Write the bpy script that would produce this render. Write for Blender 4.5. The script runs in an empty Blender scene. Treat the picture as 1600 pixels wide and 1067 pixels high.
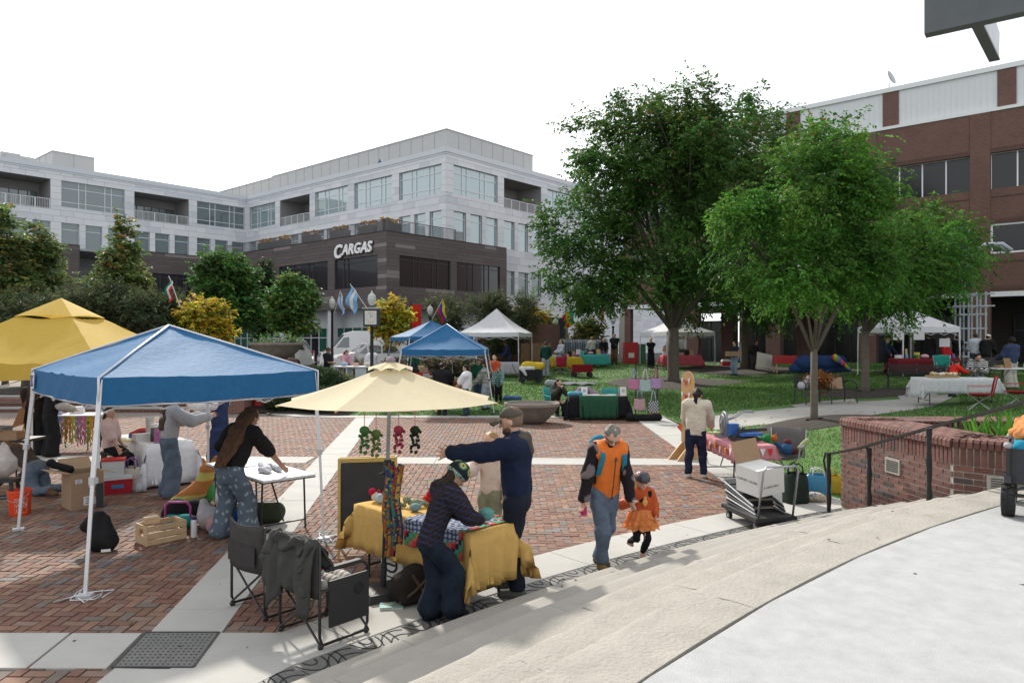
import bpy,math,random
import numpy as np
from mathutils import Vector,Matrix
R=random.Random(11)
rng=np.random.default_rng(11)
S=bpy.context.scene
C=S.collection
PI=math.pi
rad=math.radians
# - camera, light, exposure
FL,CH,CX,HY=1130.0,2.5,800.0,533.0
cd=bpy.data.cameras.new('camera');cam=bpy.data.objects.new('camera',cd);C.objects.link(cam)
cam.location=(0,0,CH);cam.rotation_euler=(rad(90),0,0)
cd.sensor_width=36;cd.lens=36*FL/1600;cd.clip_start=0.05;cd.clip_end=3000
S.camera=cam
SUN_EL,SUN_AZ=36.0,-24.0
W=bpy.data.worlds.new('World');S.world=W;W.use_nodes=True
nt=W.node_tree;bg=nt.nodes['Background']
sky=nt.nodes.new('ShaderNodeTexSky');sky.sky_type='NISHITA';sky.sun_disc=False
sky.sun_elevation=rad(SUN_EL);sky.sun_rotation=rad(SUN_AZ)
sky.dust_density=2.0;sky.air_density=1.0;sky.ozone_density=1.0
hs=nt.nodes.new('ShaderNodeHueSaturation');hs.inputs['Saturation'].default_value=0.25
nt.links.new(sky.outputs[0],hs.inputs['Color'])
mixn=nt.nodes.new('ShaderNodeMix');mixn.data_type='RGBA';mixn.inputs[0].default_value=0.72
mixn.inputs[7].default_value=(3.95,4.05,4.2,1)
nt.links.new(hs.outputs[0],mixn.inputs[6]);nt.links.new(mixn.outputs[2],bg.inputs['Color']);bg.inputs['Strength'].default_value=0.15
sl=bpy.data.lights.new('sun','SUN');so=bpy.data.objects.new('sun',sl);C.objects.link(so)
sl.energy=2.5;sl.angle=rad(2.5);sl.color=(1.0,0.95,0.86)
so.location=(-20,40,40)
_sd=Vector((math.sin(rad(SUN_AZ))*math.cos(rad(SUN_EL)),math.cos(rad(SUN_AZ))*math.cos(rad(SUN_EL)),math.sin(rad(SUN_EL))))
so.rotation_euler=_sd.to_track_quat('Z','Y').to_euler()
S.view_settings.view_transform='Standard';S.view_settings.look='None'
S.view_settings.exposure=1.1;S.view_settings.gamma=1.0;S.view_settings.use_curve_mapping=False
# - terrain
def _cl(a,lo=0.0,hi=1.0):return np.minimum(np.maximum(a,lo),hi)
def _ss(a):a=_cl(a);return a*a*(3-2*a)
def zg(x,y):
 x=np.asarray(x,float);y=np.asarray(y,float)
 a=1.15*_cl((y-24.0)/21.0)
 wl=_ss((x+9.5)/7.0)
 left=np.where(y>26.15,0.5,0.0)
 left=np.where(x>-9.6,0.5*_ss((y-24.5)/4),left)
 b=(0.6*_ss((x-4.4)/5.5)+0.45*_ss((x-9.5)/9.0))*_ss((y-11.0)/6.0)
 r=a*wl+left*(1-wl)
 return np.maximum(r,b)
def zgs(x,y):return float(zg(x,y))
def G(px,py):
 """point of the ground seen at photo pixel (px, py)"""
 dx,dz=(px-CX)/FL,-(py-HY)/FL
 prev=3.0
 for y in np.arange(3.0,140.0,0.1):
  if CH+dz*y<zgs(dx*y,y):
   lo,hi=prev,y
   for _ in range(12):
    m=(lo+hi)/2
    if CH+dz*m<zgs(dx*m,m):hi=m
    else:lo=m
   return Vector((dx*hi,hi,zgs(dx*hi,hi)))
  prev=y
 return Vector((dx*140,140,1))
def P(px,py,y):return Vector(((px-CX)/FL*y,y,CH-(py-HY)/FL*y))
def PZ(px,py,z):
 y=(CH-z)*FL/(py-HY);return Vector(((px-CX)/FL*y,y,z))
def on(x,y):return Vector((x,y,zgs(x,y)))
# - materials
MATS={}
def M(name,col=(.5,.5,.5),rough=.75,var=.12,scale=6.,bump=0.,bscale=40.,metal=0.,spec=.5,attr=False,trans=0.,coat=0.,det=6.,emit=0.,sheen=0.):
 if name in MATS:return MATS[name]
 m=bpy.data.materials.new(name);m.use_nodes=True;t=m.node_tree;n=t.nodes;L=t.links
 b=n['Principled BSDF'];out=n['Material Output']
 b.inputs['Roughness'].default_value=rough;b.inputs['Metallic'].default_value=metal
 b.inputs['Specular IOR Level'].default_value=spec;b.inputs['Coat Weight'].default_value=coat
 b.inputs['Sheen Weight'].default_value=sheen
 tc=n.new('ShaderNodeTexCoord')
 src=None
 if attr:
  a=n.new('ShaderNodeAttribute');a.attribute_name='col';src=a.outputs['Color']
 if var>0:
  nz=n.new('ShaderNodeTexNoise');nz.inputs['Scale'].default_value=scale;nz.inputs['Detail'].default_value=det
  nz.inputs['Roughness'].default_value=.65
  L.new(tc.outputs['Object'],nz.inputs['Vector'])
  mr=n.new('ShaderNodeMapRange');mr.inputs[1].default_value=.25;mr.inputs[2].default_value=.75
  mr.inputs[3].default_value=1-var;mr.inputs[4].default_value=1+var
  L.new(nz.outputs[0],mr.inputs[0])
  mx=n.new('ShaderNodeMix');mx.data_type='RGBA';mx.blend_type='MULTIPLY';mx.inputs[0].default_value=1
  if src:L.new(src,mx.inputs[6])
  else:mx.inputs[6].default_value=(*col,1)
  cb=n.new('ShaderNodeCombineColor')
  for i in range(3):L.new(mr.outputs[0],cb.inputs[i])
  L.new(cb.outputs[0],mx.inputs[7]);src=mx.outputs[2]
 if src:L.new(src,b.inputs['Base Color'])
 else:b.inputs['Base Color'].default_value=(*col,1)
 if bump>0:
  nb=n.new('ShaderNodeTexNoise');nb.inputs['Scale'].default_value=bscale;nb.inputs['Detail'].default_value=5
  L.new(tc.outputs['Object'],nb.inputs['Vector'])
  bp=n.new('ShaderNodeBump');bp.inputs['Strength'].default_value=bump;bp.inputs['Distance'].default_value=.02
  L.new(nb.outputs[0],bp.inputs['Height']);L.new(bp.outputs[0],b.inputs['Normal'])
 if emit:
  b.inputs['Emission Color'].default_value=(*col,1);b.inputs['Emission Strength'].default_value=emit
 if trans>0:
  tr=n.new('ShaderNodeBsdfTranslucent');ms=n.new('ShaderNodeMixShader');ms.inputs[0].default_value=trans
  if src:L.new(src,tr.inputs['Color'])
  else:tr.inputs['Color'].default_value=(*col,1)
  L.new(b.outputs[0],ms.inputs[1]);L.new(tr.outputs[0],ms.inputs[2]);L.new(ms.outputs[0],out.inputs['Surface'])
 MATS[name]=m;return m
def fab(col,name=None,**k):
 """cloth of one colour"""
 key=name or 'cloth_%02x%02x%02x'%tuple(int(min(1,c)*255)for c in col)
 kw=dict(rough=.9,var=.14,scale=14,bump=.25,bscale=120,spec=.15);kw.update(k)
 return M(key,col,**kw)
def plain(col,name=None,**k):
 key=name or 'paint_%02x%02x%02x'%tuple(int(min(1,c)*255)for c in col)
 kw=dict(rough=.5,var=.07,scale=10);kw.update(k)
 return M(key,col,**kw)
 # - objects
def tag(o,label=None,cat=None,group=None,kind=None):
 if label:o['label']=label
 if cat:o['category']=cat
 if group:o['group']=group
 if kind:o['kind']=kind
 return o
def thing(name,label,cat,loc=(0,0,0),rz=0.,group=None,kind=None):
 o=bpy.data.objects.new(name,None);C.objects.link(o);o.empty_display_size=.1
 o.location=loc;o.rotation_euler=(0,0,rad(rz));return tag(o,label,cat,group,kind)
def link(name,me,parent=None,loc=None,rot=None):
 o=bpy.data.objects.new(name,me);C.objects.link(o)
 if parent:o.parent=parent
 if loc is not None:o.location=loc
 if rot is not None:o.rotation_euler=rot
 return o
def copytree(o,parent=None):
 c=o.copy();C.objects.link(c)
 if parent:c.parent=parent
 for ch in list(o.children):copytree(ch,c)
 return c
def dup(o,loc,rz,label=None):
 c=copytree(o);c.location=loc;c.rotation_euler=(0,0,rad(rz))
 if label:c['label']=label
 return c
def npmesh(name,V,Fq,mats,cols=None,smooth=False,nper=4,vcols=None):
 """mesh from numpy arrays: V (n,3), Fq (m,nper)"""
 me=bpy.data.meshes.new(name);V=np.asarray(V,np.float32);Fq=np.asarray(Fq,np.int32)
 m=len(Fq);me.vertices.add(len(V));me.vertices.foreach_set('co',V.ravel())
 me.loops.add(m*nper);me.loops.foreach_set('vertex_index',Fq.ravel())
 me.polygons.add(m);me.polygons.foreach_set('loop_start',np.arange(m,dtype=np.int32)*nper)
 me.polygons.foreach_set('use_smooth',np.full(m,smooth))
 if cols is not None:
  a=me.attributes.new('col','FLOAT_COLOR','CORNER')
  c4=np.ones((m,4),np.float32);c4[:,:3]=cols
  a.data.foreach_set('color',np.repeat(c4,nper,axis=0).ravel())
 if vcols is not None:
  a=me.attributes.new('col','FLOAT_COLOR','POINT')
  c4=np.ones((len(V),4),np.float32);c4[:,:3]=vcols
  a.data.foreach_set('color',c4.ravel())
 me.update(calc_edges=True);me.validate()
 for mt in(mats if isinstance(mats,(list,tuple))else[mats]):me.materials.append(mt)
 return me
def basis(d,up=(0,0,1)):
 d=Vector(d).normalized();u=Vector(up)
 if abs(d.dot(u))>.98:u=Vector((1,0,0))
 s=d.cross(u).normalized();t=s.cross(d).normalized();return s,t,d
class MB:
 def __init__(s):s.v=[];s.f=[];s.m=[];s.c=[];s.mi=0;s.col=(1,1,1)
 def add(s,vs,fs):
  o=len(s.v);s.v+=[tuple(v)for v in vs]
  for f in fs:s.f.append([i+o for i in f]);s.m.append(s.mi);s.c.append(s.col)
  return s
 def box(s,c,d,rz=0.,mx=None,tap=1.0):
  hx,hy,hz=d[0]/2,d[1]/2,d[2]/2;cs,sn=math.cos(rad(rz)),math.sin(rad(rz));vs=[]
  for z in(-hz,hz):
   k=tap if z>0 else 1
   for x,y in((-hx,-hy),(hx,-hy),(hx,hy),(-hx,hy)):
    x*=k;y*=k
    p=Vector((x*cs-y*sn,x*sn+y*cs,z))
    if mx is not None:p=mx@p
    vs.append(p+Vector(c))
  return s.add(vs,[(3,2,1,0),(4,5,6,7),(0,1,5,4),(1,2,6,5),(2,3,7,6),(3,0,4,7)])
 def bar(s,p,q,w,h=None,up=(0,0,1)):
  p,q=Vector(p),Vector(q);h=h or w;a,b,d=basis(q-p,up);vs=[]
  for o in(p,q):
   for x,y in((-1,-1),(1,-1),(1,1),(-1,1)):vs.append(o+a*(x*w/2)+b*(y*h/2))
  return s.add(vs,[(0,1,2,3),(7,6,5,4),(4,5,1,0),(5,6,2,1),(6,7,3,2),(7,4,0,3)])
 def tube(s,pts,r,n=8,closed=False):
  pts=[Vector(p)for p in pts];rs=r if isinstance(r,(list,tuple))else[r]*len(pts);vs=[];N=len(pts)
  a0=None
  for i,p in enumerate(pts):
   d=(pts[(i+1)%N]-pts[i-1])if closed else(pts[min(i+1,N-1)]-pts[max(i-1,0)])
   if d.length<1e-9:d=Vector((0,0,1))
   d.normalize()
   if a0 is None:a0=basis(d)[0]
   a0=(a0-d*a0.dot(d));
   a0=a0.normalized()if a0.length>1e-6 else basis(d)[0]
   b=d.cross(a0)
   for k in range(n):
    t=2*PI*k/n;vs.append(p+a0*(math.cos(t)*rs[i])+b*(math.sin(t)*rs[i]))
  fs=[]
  for i in range(N if closed else N-1):
   j=(i+1)%N
   for k in range(n):k2=(k+1)%n;fs.append((i*n+k,i*n+k2,j*n+k2,j*n+k))
  if not closed:fs+=[tuple(range(n-1,-1,-1)),tuple(range((N-1)*n,N*n))]
  return s.add(vs,fs)
 def cyl(s,p,q,r,r2=None,n=12):return s.tube([p,q],[r,r if r2 is None else r2],n)
 def lathe(s,prof,n=20,c=(0,0,0),sx=1.,sy=1.):
  vs=[];c=Vector(c)
  for r,z in prof:
   for k in range(n):t=2*PI*k/n;vs.append(c+Vector((r*sx*math.cos(t),r*sy*math.sin(t),z)))
  fs=[];N=len(prof)
  for i in range(N-1):
   for k in range(n):k2=(k+1)%n;fs.append((i*n+k,i*n+k2,(i+1)*n+k2,(i+1)*n+k))
  if prof[0][0]>1e-6:fs.append(tuple(range(n-1,-1,-1)))
  if prof[-1][0]>1e-6:fs.append(tuple(range((N-1)*n,N*n)))
  return s.add(vs,fs)
 def ell(s,c,r,n=10,mx=None):
  r=(r,r,r)if not isinstance(r,(tuple,list))else r;vs=[];m=n//2+1
  for i in range(m+1):
   ph=PI*i/m
   for k in range(n):
    t=2*PI*k/n;p=Vector((r[0]*math.sin(ph)*math.cos(t),r[1]*math.sin(ph)*math.sin(t),-r[2]*math.cos(ph)))
    if mx is not None:p=mx@p
    vs.append(p+Vector(c))
  fs=[(i*n+k,i*n+(k+1)%n,(i+1)*n+(k+1)%n,(i+1)*n+k)for i in range(m)for k in range(n)]
  return s.add(vs,fs)
 def prism(s,poly,z0,z1):
  n=len(poly);vs=[(x,y,z0)for x,y in poly]+[(x,y,z1)for x,y in poly]
  fs=[tuple(range(n-1,-1,-1)),tuple(range(n,2*n))]+[(i,(i+1)%n,n+(i+1)%n,n+i)for i in range(n)]
  return s.add(vs,fs)
 def plate(s,poly,off):
  """prism from a planar polygon of 3D points, thickened along off"""
  n=len(poly);off=Vector(off);vs=[Vector(p)for p in poly]+[Vector(p)+off for p in poly]
  fs=[tuple(range(n-1,-1,-1)),tuple(range(n,2*n))]+[(i,(i+1)%n,n+(i+1)%n,n+i)for i in range(n)]
  return s.add(vs,fs)
 def sheet(s,g,thick=0.,closed=False):
  """surface through a grid of points g[i][j]; thick gives it a second side"""
  ni,nj=len(g),len(g[0]);vs=[Vector(p)for row in g for p in row]
  fs=[(i*nj+j,i*nj+j+1,(i+1)*nj+j+1,(i+1)*nj+j)for i in range(ni-1)for j in range(nj-1)]
  if closed:fs+=[(i*nj+nj-1,i*nj,(i+1)*nj,(i+1)*nj+nj-1)for i in range(ni-1)]
  if thick:
   nn=[Vector()for _ in vs]
   for f in fs:
    nrm=(vs[f[1]]-vs[f[0]]).cross(vs[f[3]]-vs[f[0]])
    for i in f:nn[i]+=nrm
   k=len(vs);v2=[v-(nv.normalized()if nv.length>1e-12 else Vector((0,0,1)))*thick for v,nv in zip(vs,nn)]
   f2=[tuple(i+k for i in reversed(f))for f in fs];rim=[]
   if not closed:
    for i in range(ni-1):
     rim+=[((i+1)*nj,(i+1)*nj+k,i*nj+k,i*nj),(i*nj+nj-1,i*nj+nj-1+k,(i+1)*nj+nj-1+k,(i+1)*nj+nj-1)]
   for j in range(nj-1 if not closed else nj):
    j2=(j+1)%nj;b=(ni-1)*nj
    rim+=[(j,j+k,j2+k,j2),(b+j2,b+j2+k,b+j+k,b+j)]
   vs=vs+v2;fs=fs+f2+rim
  return s.add(vs,fs)
 def mesh(s,name,mats,smooth=False):
  me=bpy.data.meshes.new(name);me.from_pydata([tuple(v)for v in s.v],[],s.f)
  for mt in(mats if isinstance(mats,(list,tuple))else[mats]):me.materials.append(mt)
  if s.f:
   me.polygons.foreach_set('material_index',s.m)
   me.polygons.foreach_set('use_smooth',[bool(smooth)]*len(s.f))
   if any(c!=(1,1,1)for c in s.c):
    a=me.attributes.new('col','FLOAT_COLOR','CORNER');fl=[]
    for f,c in zip(s.f,s.c):fl+=[c[0],c[1],c[2],1.]*len(f)
    a.data.foreach_set('color',fl)
  me.update();return me
 def build(s,name,mats,parent=None,smooth=False,loc=None,rot=None,auto=None):
  me=s.mesh(name,mats,smooth or auto is not None)
  if auto is not None:me.set_sharp_from_angle(angle=rad(auto))
  return link(name,me,parent,loc,rot)
def mb():return MB()
# - soft bodies: smooth distance field turned into one surface
def _nse(x,y,z,s):
 return(np.sin(x*s+1.3*np.sin(y*s*.7))*np.sin(y*s*1.1+1.7*np.sin(z*s*.6))+np.sin(z*s*.9+1.1*np.sin(x*s*.8)+2.))
def sdf(prims,res=.02,k=.03,wr=0.,ws=18.,cut=None):
 """prims: ('c',a,b,ra,rb[,axis,scale]) round cones or ('e',c,(rx,ry,rz)[,rotation matrix]) ellipsoids; returns (V, quads)"""
 lo=np.full(3,1e9);hi=-lo;bb=[]
 for p in prims:
  if p[0]=='c':
   a,b=np.array(p[1],float),np.array(p[2],float);r=max(p[3],p[4])
   l,h=np.minimum(a,b)-r,np.maximum(a,b)+r
  else:
   c=np.array(p[1],float);r=max(p[2]);l,h=c-r,c+r
  bb.append((l,h));lo=np.minimum(lo,l);hi=np.maximum(hi,h)
 pad=3*res+k;lo-=pad;hi+=pad
 n=np.ceil((hi-lo)/res).astype(int)+1
 D=np.full(n,.5,np.float32);ax=[lo[i]+np.arange(n[i])*res for i in range(3)]
 for p,(l,h)in zip(prims,bb):
  i0=np.maximum(((l-pad-k-lo)/res).astype(int),0);i1=np.minimum(((h+pad+k-lo)/res).astype(int)+2,n)
  X,Y,Z=np.meshgrid(ax[0][i0[0]:i1[0]],ax[1][i0[1]:i1[1]],ax[2][i0[2]:i1[2]],indexing='ij')
  if p[0]=='c':
   a,b=np.array(p[1],float),np.array(p[2],float);ab=b-a;L2=max(ab@ab,1e-9)
   qx,qy,qz=X-a[0],Y-a[1],Z-a[2]
   t=np.clip((qx*ab[0]+qy*ab[1]+qz*ab[2])/L2,0,1)
   dx,dy,dz=qx-t*ab[0],qy-t*ab[1],qz-t*ab[2]
   if len(p)>5:
    A=np.array(p[5],float);A/=np.linalg.norm(A);w=(dx*A[0]+dy*A[1]+dz*A[2])*(p[6]-1)
    dx,dy,dz=dx+w*A[0],dy+w*A[1],dz+w*A[2]
   d=np.sqrt(dx*dx+dy*dy+dz*dz)-(p[3]+(p[4]-p[3])*t)
  else:
   c=p[1];q=[X-c[0],Y-c[1],Z-c[2]]
   if len(p)>3:
    m=np.array(p[3]).T;q=[m[i][0]*q[0]+m[i][1]*q[1]+m[i][2]*q[2]for i in range(3)]
   rr=p[2];kk=np.sqrt((q[0]/rr[0])**2+(q[1]/rr[1])**2+(q[2]/rr[2])**2)
   d=(kk-1)*min(rr)
  sl_=tuple(slice(i0[i],i1[i])for i in range(3));o=D[sl_]
  hh=np.clip(.5+.5*(o-d)/k,0,1);D[sl_]=(o+(d-o)*hh-k*hh*(1-hh)).astype(np.float32)
 X,Y,Z=np.meshgrid(*ax,indexing='ij')
 if wr:D=D+wr*_nse(X,Y,Z,ws)+wr*.5*_nse(Y,Z,X,ws*2.1)
 if cut:
  for(pt,nr)in cut:
   nr=np.array(nr,float);nr/=np.linalg.norm(nr)
   D=np.maximum(D,(X-pt[0])*nr[0]+(Y-pt[1])*nr[1]+(Z-pt[2])*nr[2])
 D=D.astype(np.float64);neg=D<0
 cnt=np.zeros(np.array(D.shape)-1,int);sh=[(a,b,c)for a in(0,1)for b in(0,1)for c in(0,1)]
 sub=lambda A,o:A[o[0]:A.shape[0]-1+o[0],o[1]:A.shape[1]-1+o[1],o[2]:A.shape[2]-1+o[2]]
 for o in sh:cnt+=sub(neg,o)
 act=(cnt>0)&(cnt<8);idx=np.argwhere(act)
 if len(idx)==0:return np.zeros((0,3)),np.zeros((0,4),int)
 vid=np.full(act.shape,-1);vid[act]=np.arange(len(idx))
 acc=np.zeros((len(idx),3));w=np.zeros(len(idx))
 for i,a in enumerate(sh):
  for b in sh[i+1:]:
   if sum(abs(a[j]-b[j])for j in range(3))!=1:continue
   da=D[idx[:,0]+a[0],idx[:,1]+a[1],idx[:,2]+a[2]];db=D[idx[:,0]+b[0],idx[:,1]+b[1],idx[:,2]+b[2]]
   m=(da<0)!=(db<0);t=np.where(m,da/np.where(m,da-db,1),0)
   for j in range(3):acc[:,j]+=np.where(m,a[j]+t*(b[j]-a[j]),0)
   w+=m
 V=lo+(idx+acc/w[:,None])*res
 Q=[]
 for axs in range(3):
  e=[0,0,0];e[axs]=1
  A=neg[:-1 if axs==0 else None,:-1 if axs==1 else None,:-1 if axs==2 else None]
  B=neg[e[0]:,e[1]:,e[2]:]
  x=np.argwhere(A!=B);u,v=(axs+1)%3,(axs+2)%3
  ok=(x[:,u]>0)&(x[:,v]>0)&(x[:,u]<n[u]-1)&(x[:,v]<n[v]-1);x=x[ok]
  if len(x)==0:continue
  fl=A[x[:,0],x[:,1],x[:,2]];q=[]
  for du,dv in((-1,-1),(0,-1),(0,0),(-1,0)):
   y=x.copy();y[:,u]+=du;y[:,v]+=dv;q.append(vid[y[:,0],y[:,1],y[:,2]])
  q=np.stack(q,1);q=np.where(fl[:,None],q,q[:,::-1]);Q.append(q)
 Q=np.concatenate(Q);Q=Q[(Q>=0).all(1)]
 return V,Q
def soft(name,prims,mat,parent=None,res=.02,k=.03,wr=0.,ws=18.,cut=None,cf=None,loc=None,rot=None):
 V,Q=sdf(prims,res,k,wr,ws,cut)
 me=npmesh(name,V,Q,mat,smooth=True,vcols=cf(V)if cf else None)
 return link(name,me,parent,loc,rot)
 # = ground and paving
def struct(o):return tag(o,kind='structure')
def gridsheet(name,xs,ys,mat,dz=0.,mask=None,kind='structure',zf=zg):
 X,Y=np.meshgrid(xs,ys,indexing='ij');Z=zf(X,Y)+dz
 V=np.stack([X,Y,Z],-1).reshape(-1,3);nx,ny=len(xs),len(ys)
 i,j=np.meshgrid(np.arange(nx-1),np.arange(ny-1),indexing='ij');a=(i*ny+j).ravel()
 Fq=np.stack([a,a+ny,a+ny+1,a+1],1)
 if mask is not None:Fq=Fq[mask(V[Fq].mean(1))]
 return tag(link(name,npmesh(name,V,Fq,mat,smooth=True)),kind=kind)
asphalt=M('asphalt',(.06,.06,.062),.9,.25,2.,.2,80)
soil=M('mulch_dark',(.035,.026,.02),.95,.5,25.,.9,60)
mortar=M('joint_sand',(.16,.13,.11),.95,.2,30.)
xs=np.concatenate([[-1500,-600,-200,-100,-60],np.arange(-45,-10,1.5),np.arange(-10,-9.2,.1),np.arange(-9,30,.75),[31,35,45,60,100,200,600,1500]])
ys=np.concatenate([[-60,-20],np.arange(-4,24,1.),[24.5,25,25.5,26,26.1,26.2,27],np.arange(28,50,1.),[55,60,80,120,300,900,2500]])
gridsheet('ground',xs,ys,asphalt,-.12)
CC,RP,RO,RA=np.array([16.276,-10.243]),20.779,23.444,24.605
def rc(x,y):return np.hypot(x-CC[0],y-CC[1])
def dl(y):return-2.396-.115*y
BANDS={'diag':lambda x,y:(x>dl(y))&(x<dl(y)+.62),'crossA':lambda x,y:(y>5.53)&(y<6.2)&(x<-1.6),'crossB':lambda x,y:np.abs(y-15.28+.03*(x+5))<.4,'lawnside':lambda x,y:x>3.98-.02*(23.2-y)}
def inplaza(x,y):return(rc(x,y)>RA)&(y<23.7+.0*x)&(y>3.2)&(x<4.05)
def inbrick(x,y):
 m=inplaza(x,y)
 for f in BANDS.values():m&=~f(x,y)
 return m
base=gridsheet('paving_bed',np.arange(-34,6.01,.5),np.arange(2,26.2,.5),mortar,-.012,zf=lambda x,y:0*x)
BW=.108
BPAL=.66*np.array([.97,1.06,.98])*np.array([(.28,.125,.085),(.24,.10,.07),(.31,.155,.11),(.22,.10,.08),(.19,.135,.12),(.27,.145,.105),(.24,.145,.12),(.33,.175,.125)])
brickmat=M('clay_paver',(1,1,1),.85,.22,9.,.3,90,attr=True)
def brickbox(lx,ly,h):
 e=.004
 return(np.array([(-lx,-ly,-.03),(lx,-ly,-.03),(lx,ly,-.03),(-lx,ly,-.03),(-lx+e,-ly+e,h),(lx-e,-ly+e,h),(lx-e,ly-e,h),(-lx+e,ly-e,h)]),np.array([(4,5,6,7),(0,1,5,4),(1,2,6,5),(2,3,7,6),(3,0,4,7)]))
c,r=np.meshgrid(np.arange(-240,60),np.arange(28,240),indexing='ij');c=c.ravel();r=r.ravel();q=(c-r)%4
hc=np.stack([(c+1)*BW,(r+.5)*BW],1)[q==0];vc=np.stack([(c+.5)*BW,r*BW],1)[q==2]
def keep(p,dx,dy):return(inbrick(p[:,0]-dx,p[:,1]-dy)|inbrick(p[:,0]+dx,p[:,1]+dy)|inbrick(p[:,0],p[:,1]))&(np.abs(p[:,0])<.745*p[:,1]+.8)&(p[:,1]>4.3)
hc,vc=hc[keep(hc,BW*.95,0)],vc[keep(vc,0,BW*.95)]
bp=np.concatenate([np.c_[hc,np.zeros(len(hc))],np.c_[vc,np.ones(len(vc))]])
order=np.argsort(bp[:,1]+.15*np.abs(bp[:,0]+3));bp=bp[order]
n=len(bp);bcol=BPAL[rng.choice(8,n,p=[.2,.16,.15,.12,.1,.12,.09,.06])]*rng.uniform(.85,1.15,(n,1))
dark=rng.random(n)<.07;bcol[dark]=np.array((.13,.115,.115))*rng.uniform(.8,1.3,(dark.sum(),1))
bz=rng.normal(0,.0018,n);tl=rng.normal(0,.004,(n,2));NB=300
V0,F0=brickbox(BW-.005,BW/2-.005,0.)
V1=V0[:,[1,0,2]]*np.array([1,1,1]);F1=F0[:,::-1]
def bricks_mesh(name,B,cols,zz,tt):
 Vs,Fs=[],[]
 for i,(x,y,k)in enumerate(B):
  v=(V1 if k else V0).copy();v[4:,2]+=zz[i]+v[4:,0]*tt[i,0]+v[4:,1]*tt[i,1]
  v[:,0]+=x;v[:,1]+=y;Vs.append(v);Fs.append((F1 if k else F0)+i*8)
 return npmesh(name,np.concatenate(Vs),np.concatenate(Fs),brickmat,cols=np.repeat(cols,5,axis=0))
protos=[[],[]]
for k in(0,1):
 for j in range(12):
  me=bricks_mesh('brick',[(0,0,k)],np.array([BPAL[j%8]*(.85+.05*(j%7))]),[0.],np.zeros((1,2)));protos[k].append(me)
for i in range(NB):
 o=link('brick',protos[int(bp[i,2])][R.randrange(12)],base,(bp[i,0],bp[i,1],bz[i]),(tl[i,1],-tl[i,0],0))
tag(link('brick_field',bricks_mesh('brick_field',bp[NB:],bcol[NB:],bz[NB:],tl[NB:]),base),kind='stuff')
conc=M('concrete_slab',(.37,.36,.335),.88,.10,1.6,.15,130)
conc2=M('concrete_walk',(.30,.29,.27),.9,.12,1.2,.15,130)
slabroot=link('paving_band',mb().box((-6,10,-.35),(30,14,.04)).mesh('paving_band',conc));struct(slabroot)
def slab(poly,mat=conc,z=0.,parent=None,name='slab'):
 """one slab with a small chamfer, drawn slightly in from its joint"""
 b=mb();cxy=Vector((sum(p[0]for p in poly)/len(poly),sum(p[1]for p in poly)/len(poly)))
 vs=[];zz=z+.007+R.uniform(-.0012,.0012)
 for(ins,h)in((.004,-.04),(.004,-.004),(.009,0)):
  for p in poly:
   d=(cxy-Vector(p)).normalized();vs.append((p[0]+d.x*ins,p[1]+d.y*ins,zz+h))
 m=len(poly);fs=[tuple(range(2*m,3*m))]+[(k*m+i,k*m+(i+1)%m,(k+1)*m+(i+1)%m,(k+1)*m+i)for k in(0,1)for i in range(m)]
 b.add(vs,fs);return b.build(name,mat,parent or slabroot)
y=3.3
while y<23.6:
 L=1.15 if not(13.5<y<16.5)else .8
 if 4.6<y:slab([(dl(y),y),(dl(y)+.62,y),(dl(y+L)+.62,y+L),(dl(y+L),y+L)])
 y+=L
slab([(-3.70,5.53),(-3.10,5.53),(-3.17,6.2),(-3.77,6.2)]);slab([(-3.06,4.6),(-2.3,4.6),(-2.42,5.52),(-3.04,5.52)])
x=-3.715
for k in range(3):slab([(x-1.5,5.53),(x,5.53),(x-(.07 if k==0 else 0),6.2),(x-1.5,6.2)]);x-=1.5
x=-24.
while x<3.8:
 yc=lambda t:15.28-.03*(t+5)
 if not(x-.7<dl(15.3)+.3<x+2.):slab([(x,yc(x)-.4),(x+1.6,yc(x+1.6)-.4),(x+1.6,yc(x+1.6)+.4),(x,yc(x)+.4)])
 else:
  a_,b_=dl(15.3)-.1,dl(15.3)+.65
  if a_-x>.1:slab([(x,yc(x)-.4),(a_,yc(a_)-.4),(a_,yc(a_)+.4),(x,yc(x)+.4)])
  if x+1.6-b_>.1:slab([(b_,yc(b_)-.4),(x+1.6,yc(x+1.6)-.4),(x+1.6,yc(x+1.6)+.4),(b_,yc(b_)+.4)])
 x+=1.6
for y in np.arange(10.6,23.6,1.45):
 e=lambda t:3.98-.02*(23.2-t)
 slab([(e(y),y),(e(y)+1.05,y),(e(y+1.45)+1.05,y+1.45),(e(y+1.45),y+1.45)])
for x in np.arange(-6.0,5.0,1.6):slab([(x,23.7),(x+1.6,23.7),(x+1.6,24.25),(x,24.25)],z=.012)
for a in range(7):
 t0,t1=rad(180+a*11),rad(180+(a+1)*11);q=lambda t,r_:(-6+2.2*math.cos(-t+PI)*r_-0,25.8-2.1*r_*1+(1-abs(math.sin(t)))*0)
for k,(a,b)in enumerate([((-6,23.7),(-7.2,24.05)),((-7.2,24.05),(-8.2,24.7)),((-8.2,24.7),(-8.8,25.6))]):
 n_=Vector((b[1]-a[1],a[0]-b[0])).normalized()*-.55
 slab([a,b,(b[0]-n_.x,b[1]-n_.y),(a[0]-n_.x,a[1]-n_.y)],z=.012)
def pol(r_,a):return(CC[0]+r_*math.cos(rad(a)),CC[1]+r_*math.sin(rad(a)))
RG0,RG1=RO+.03,RO+.486
a=117.
while a<153:
 d=2.75 if int(a)%2 else 2.4
 slab([pol(RA,a),pol(RG1+.012,a),pol(RG1+.012,a+d/2),pol(RG1+.012,a+d),pol(RA,a+d),pol(RA,a+d/2)][::-1])
 a+=d
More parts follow.
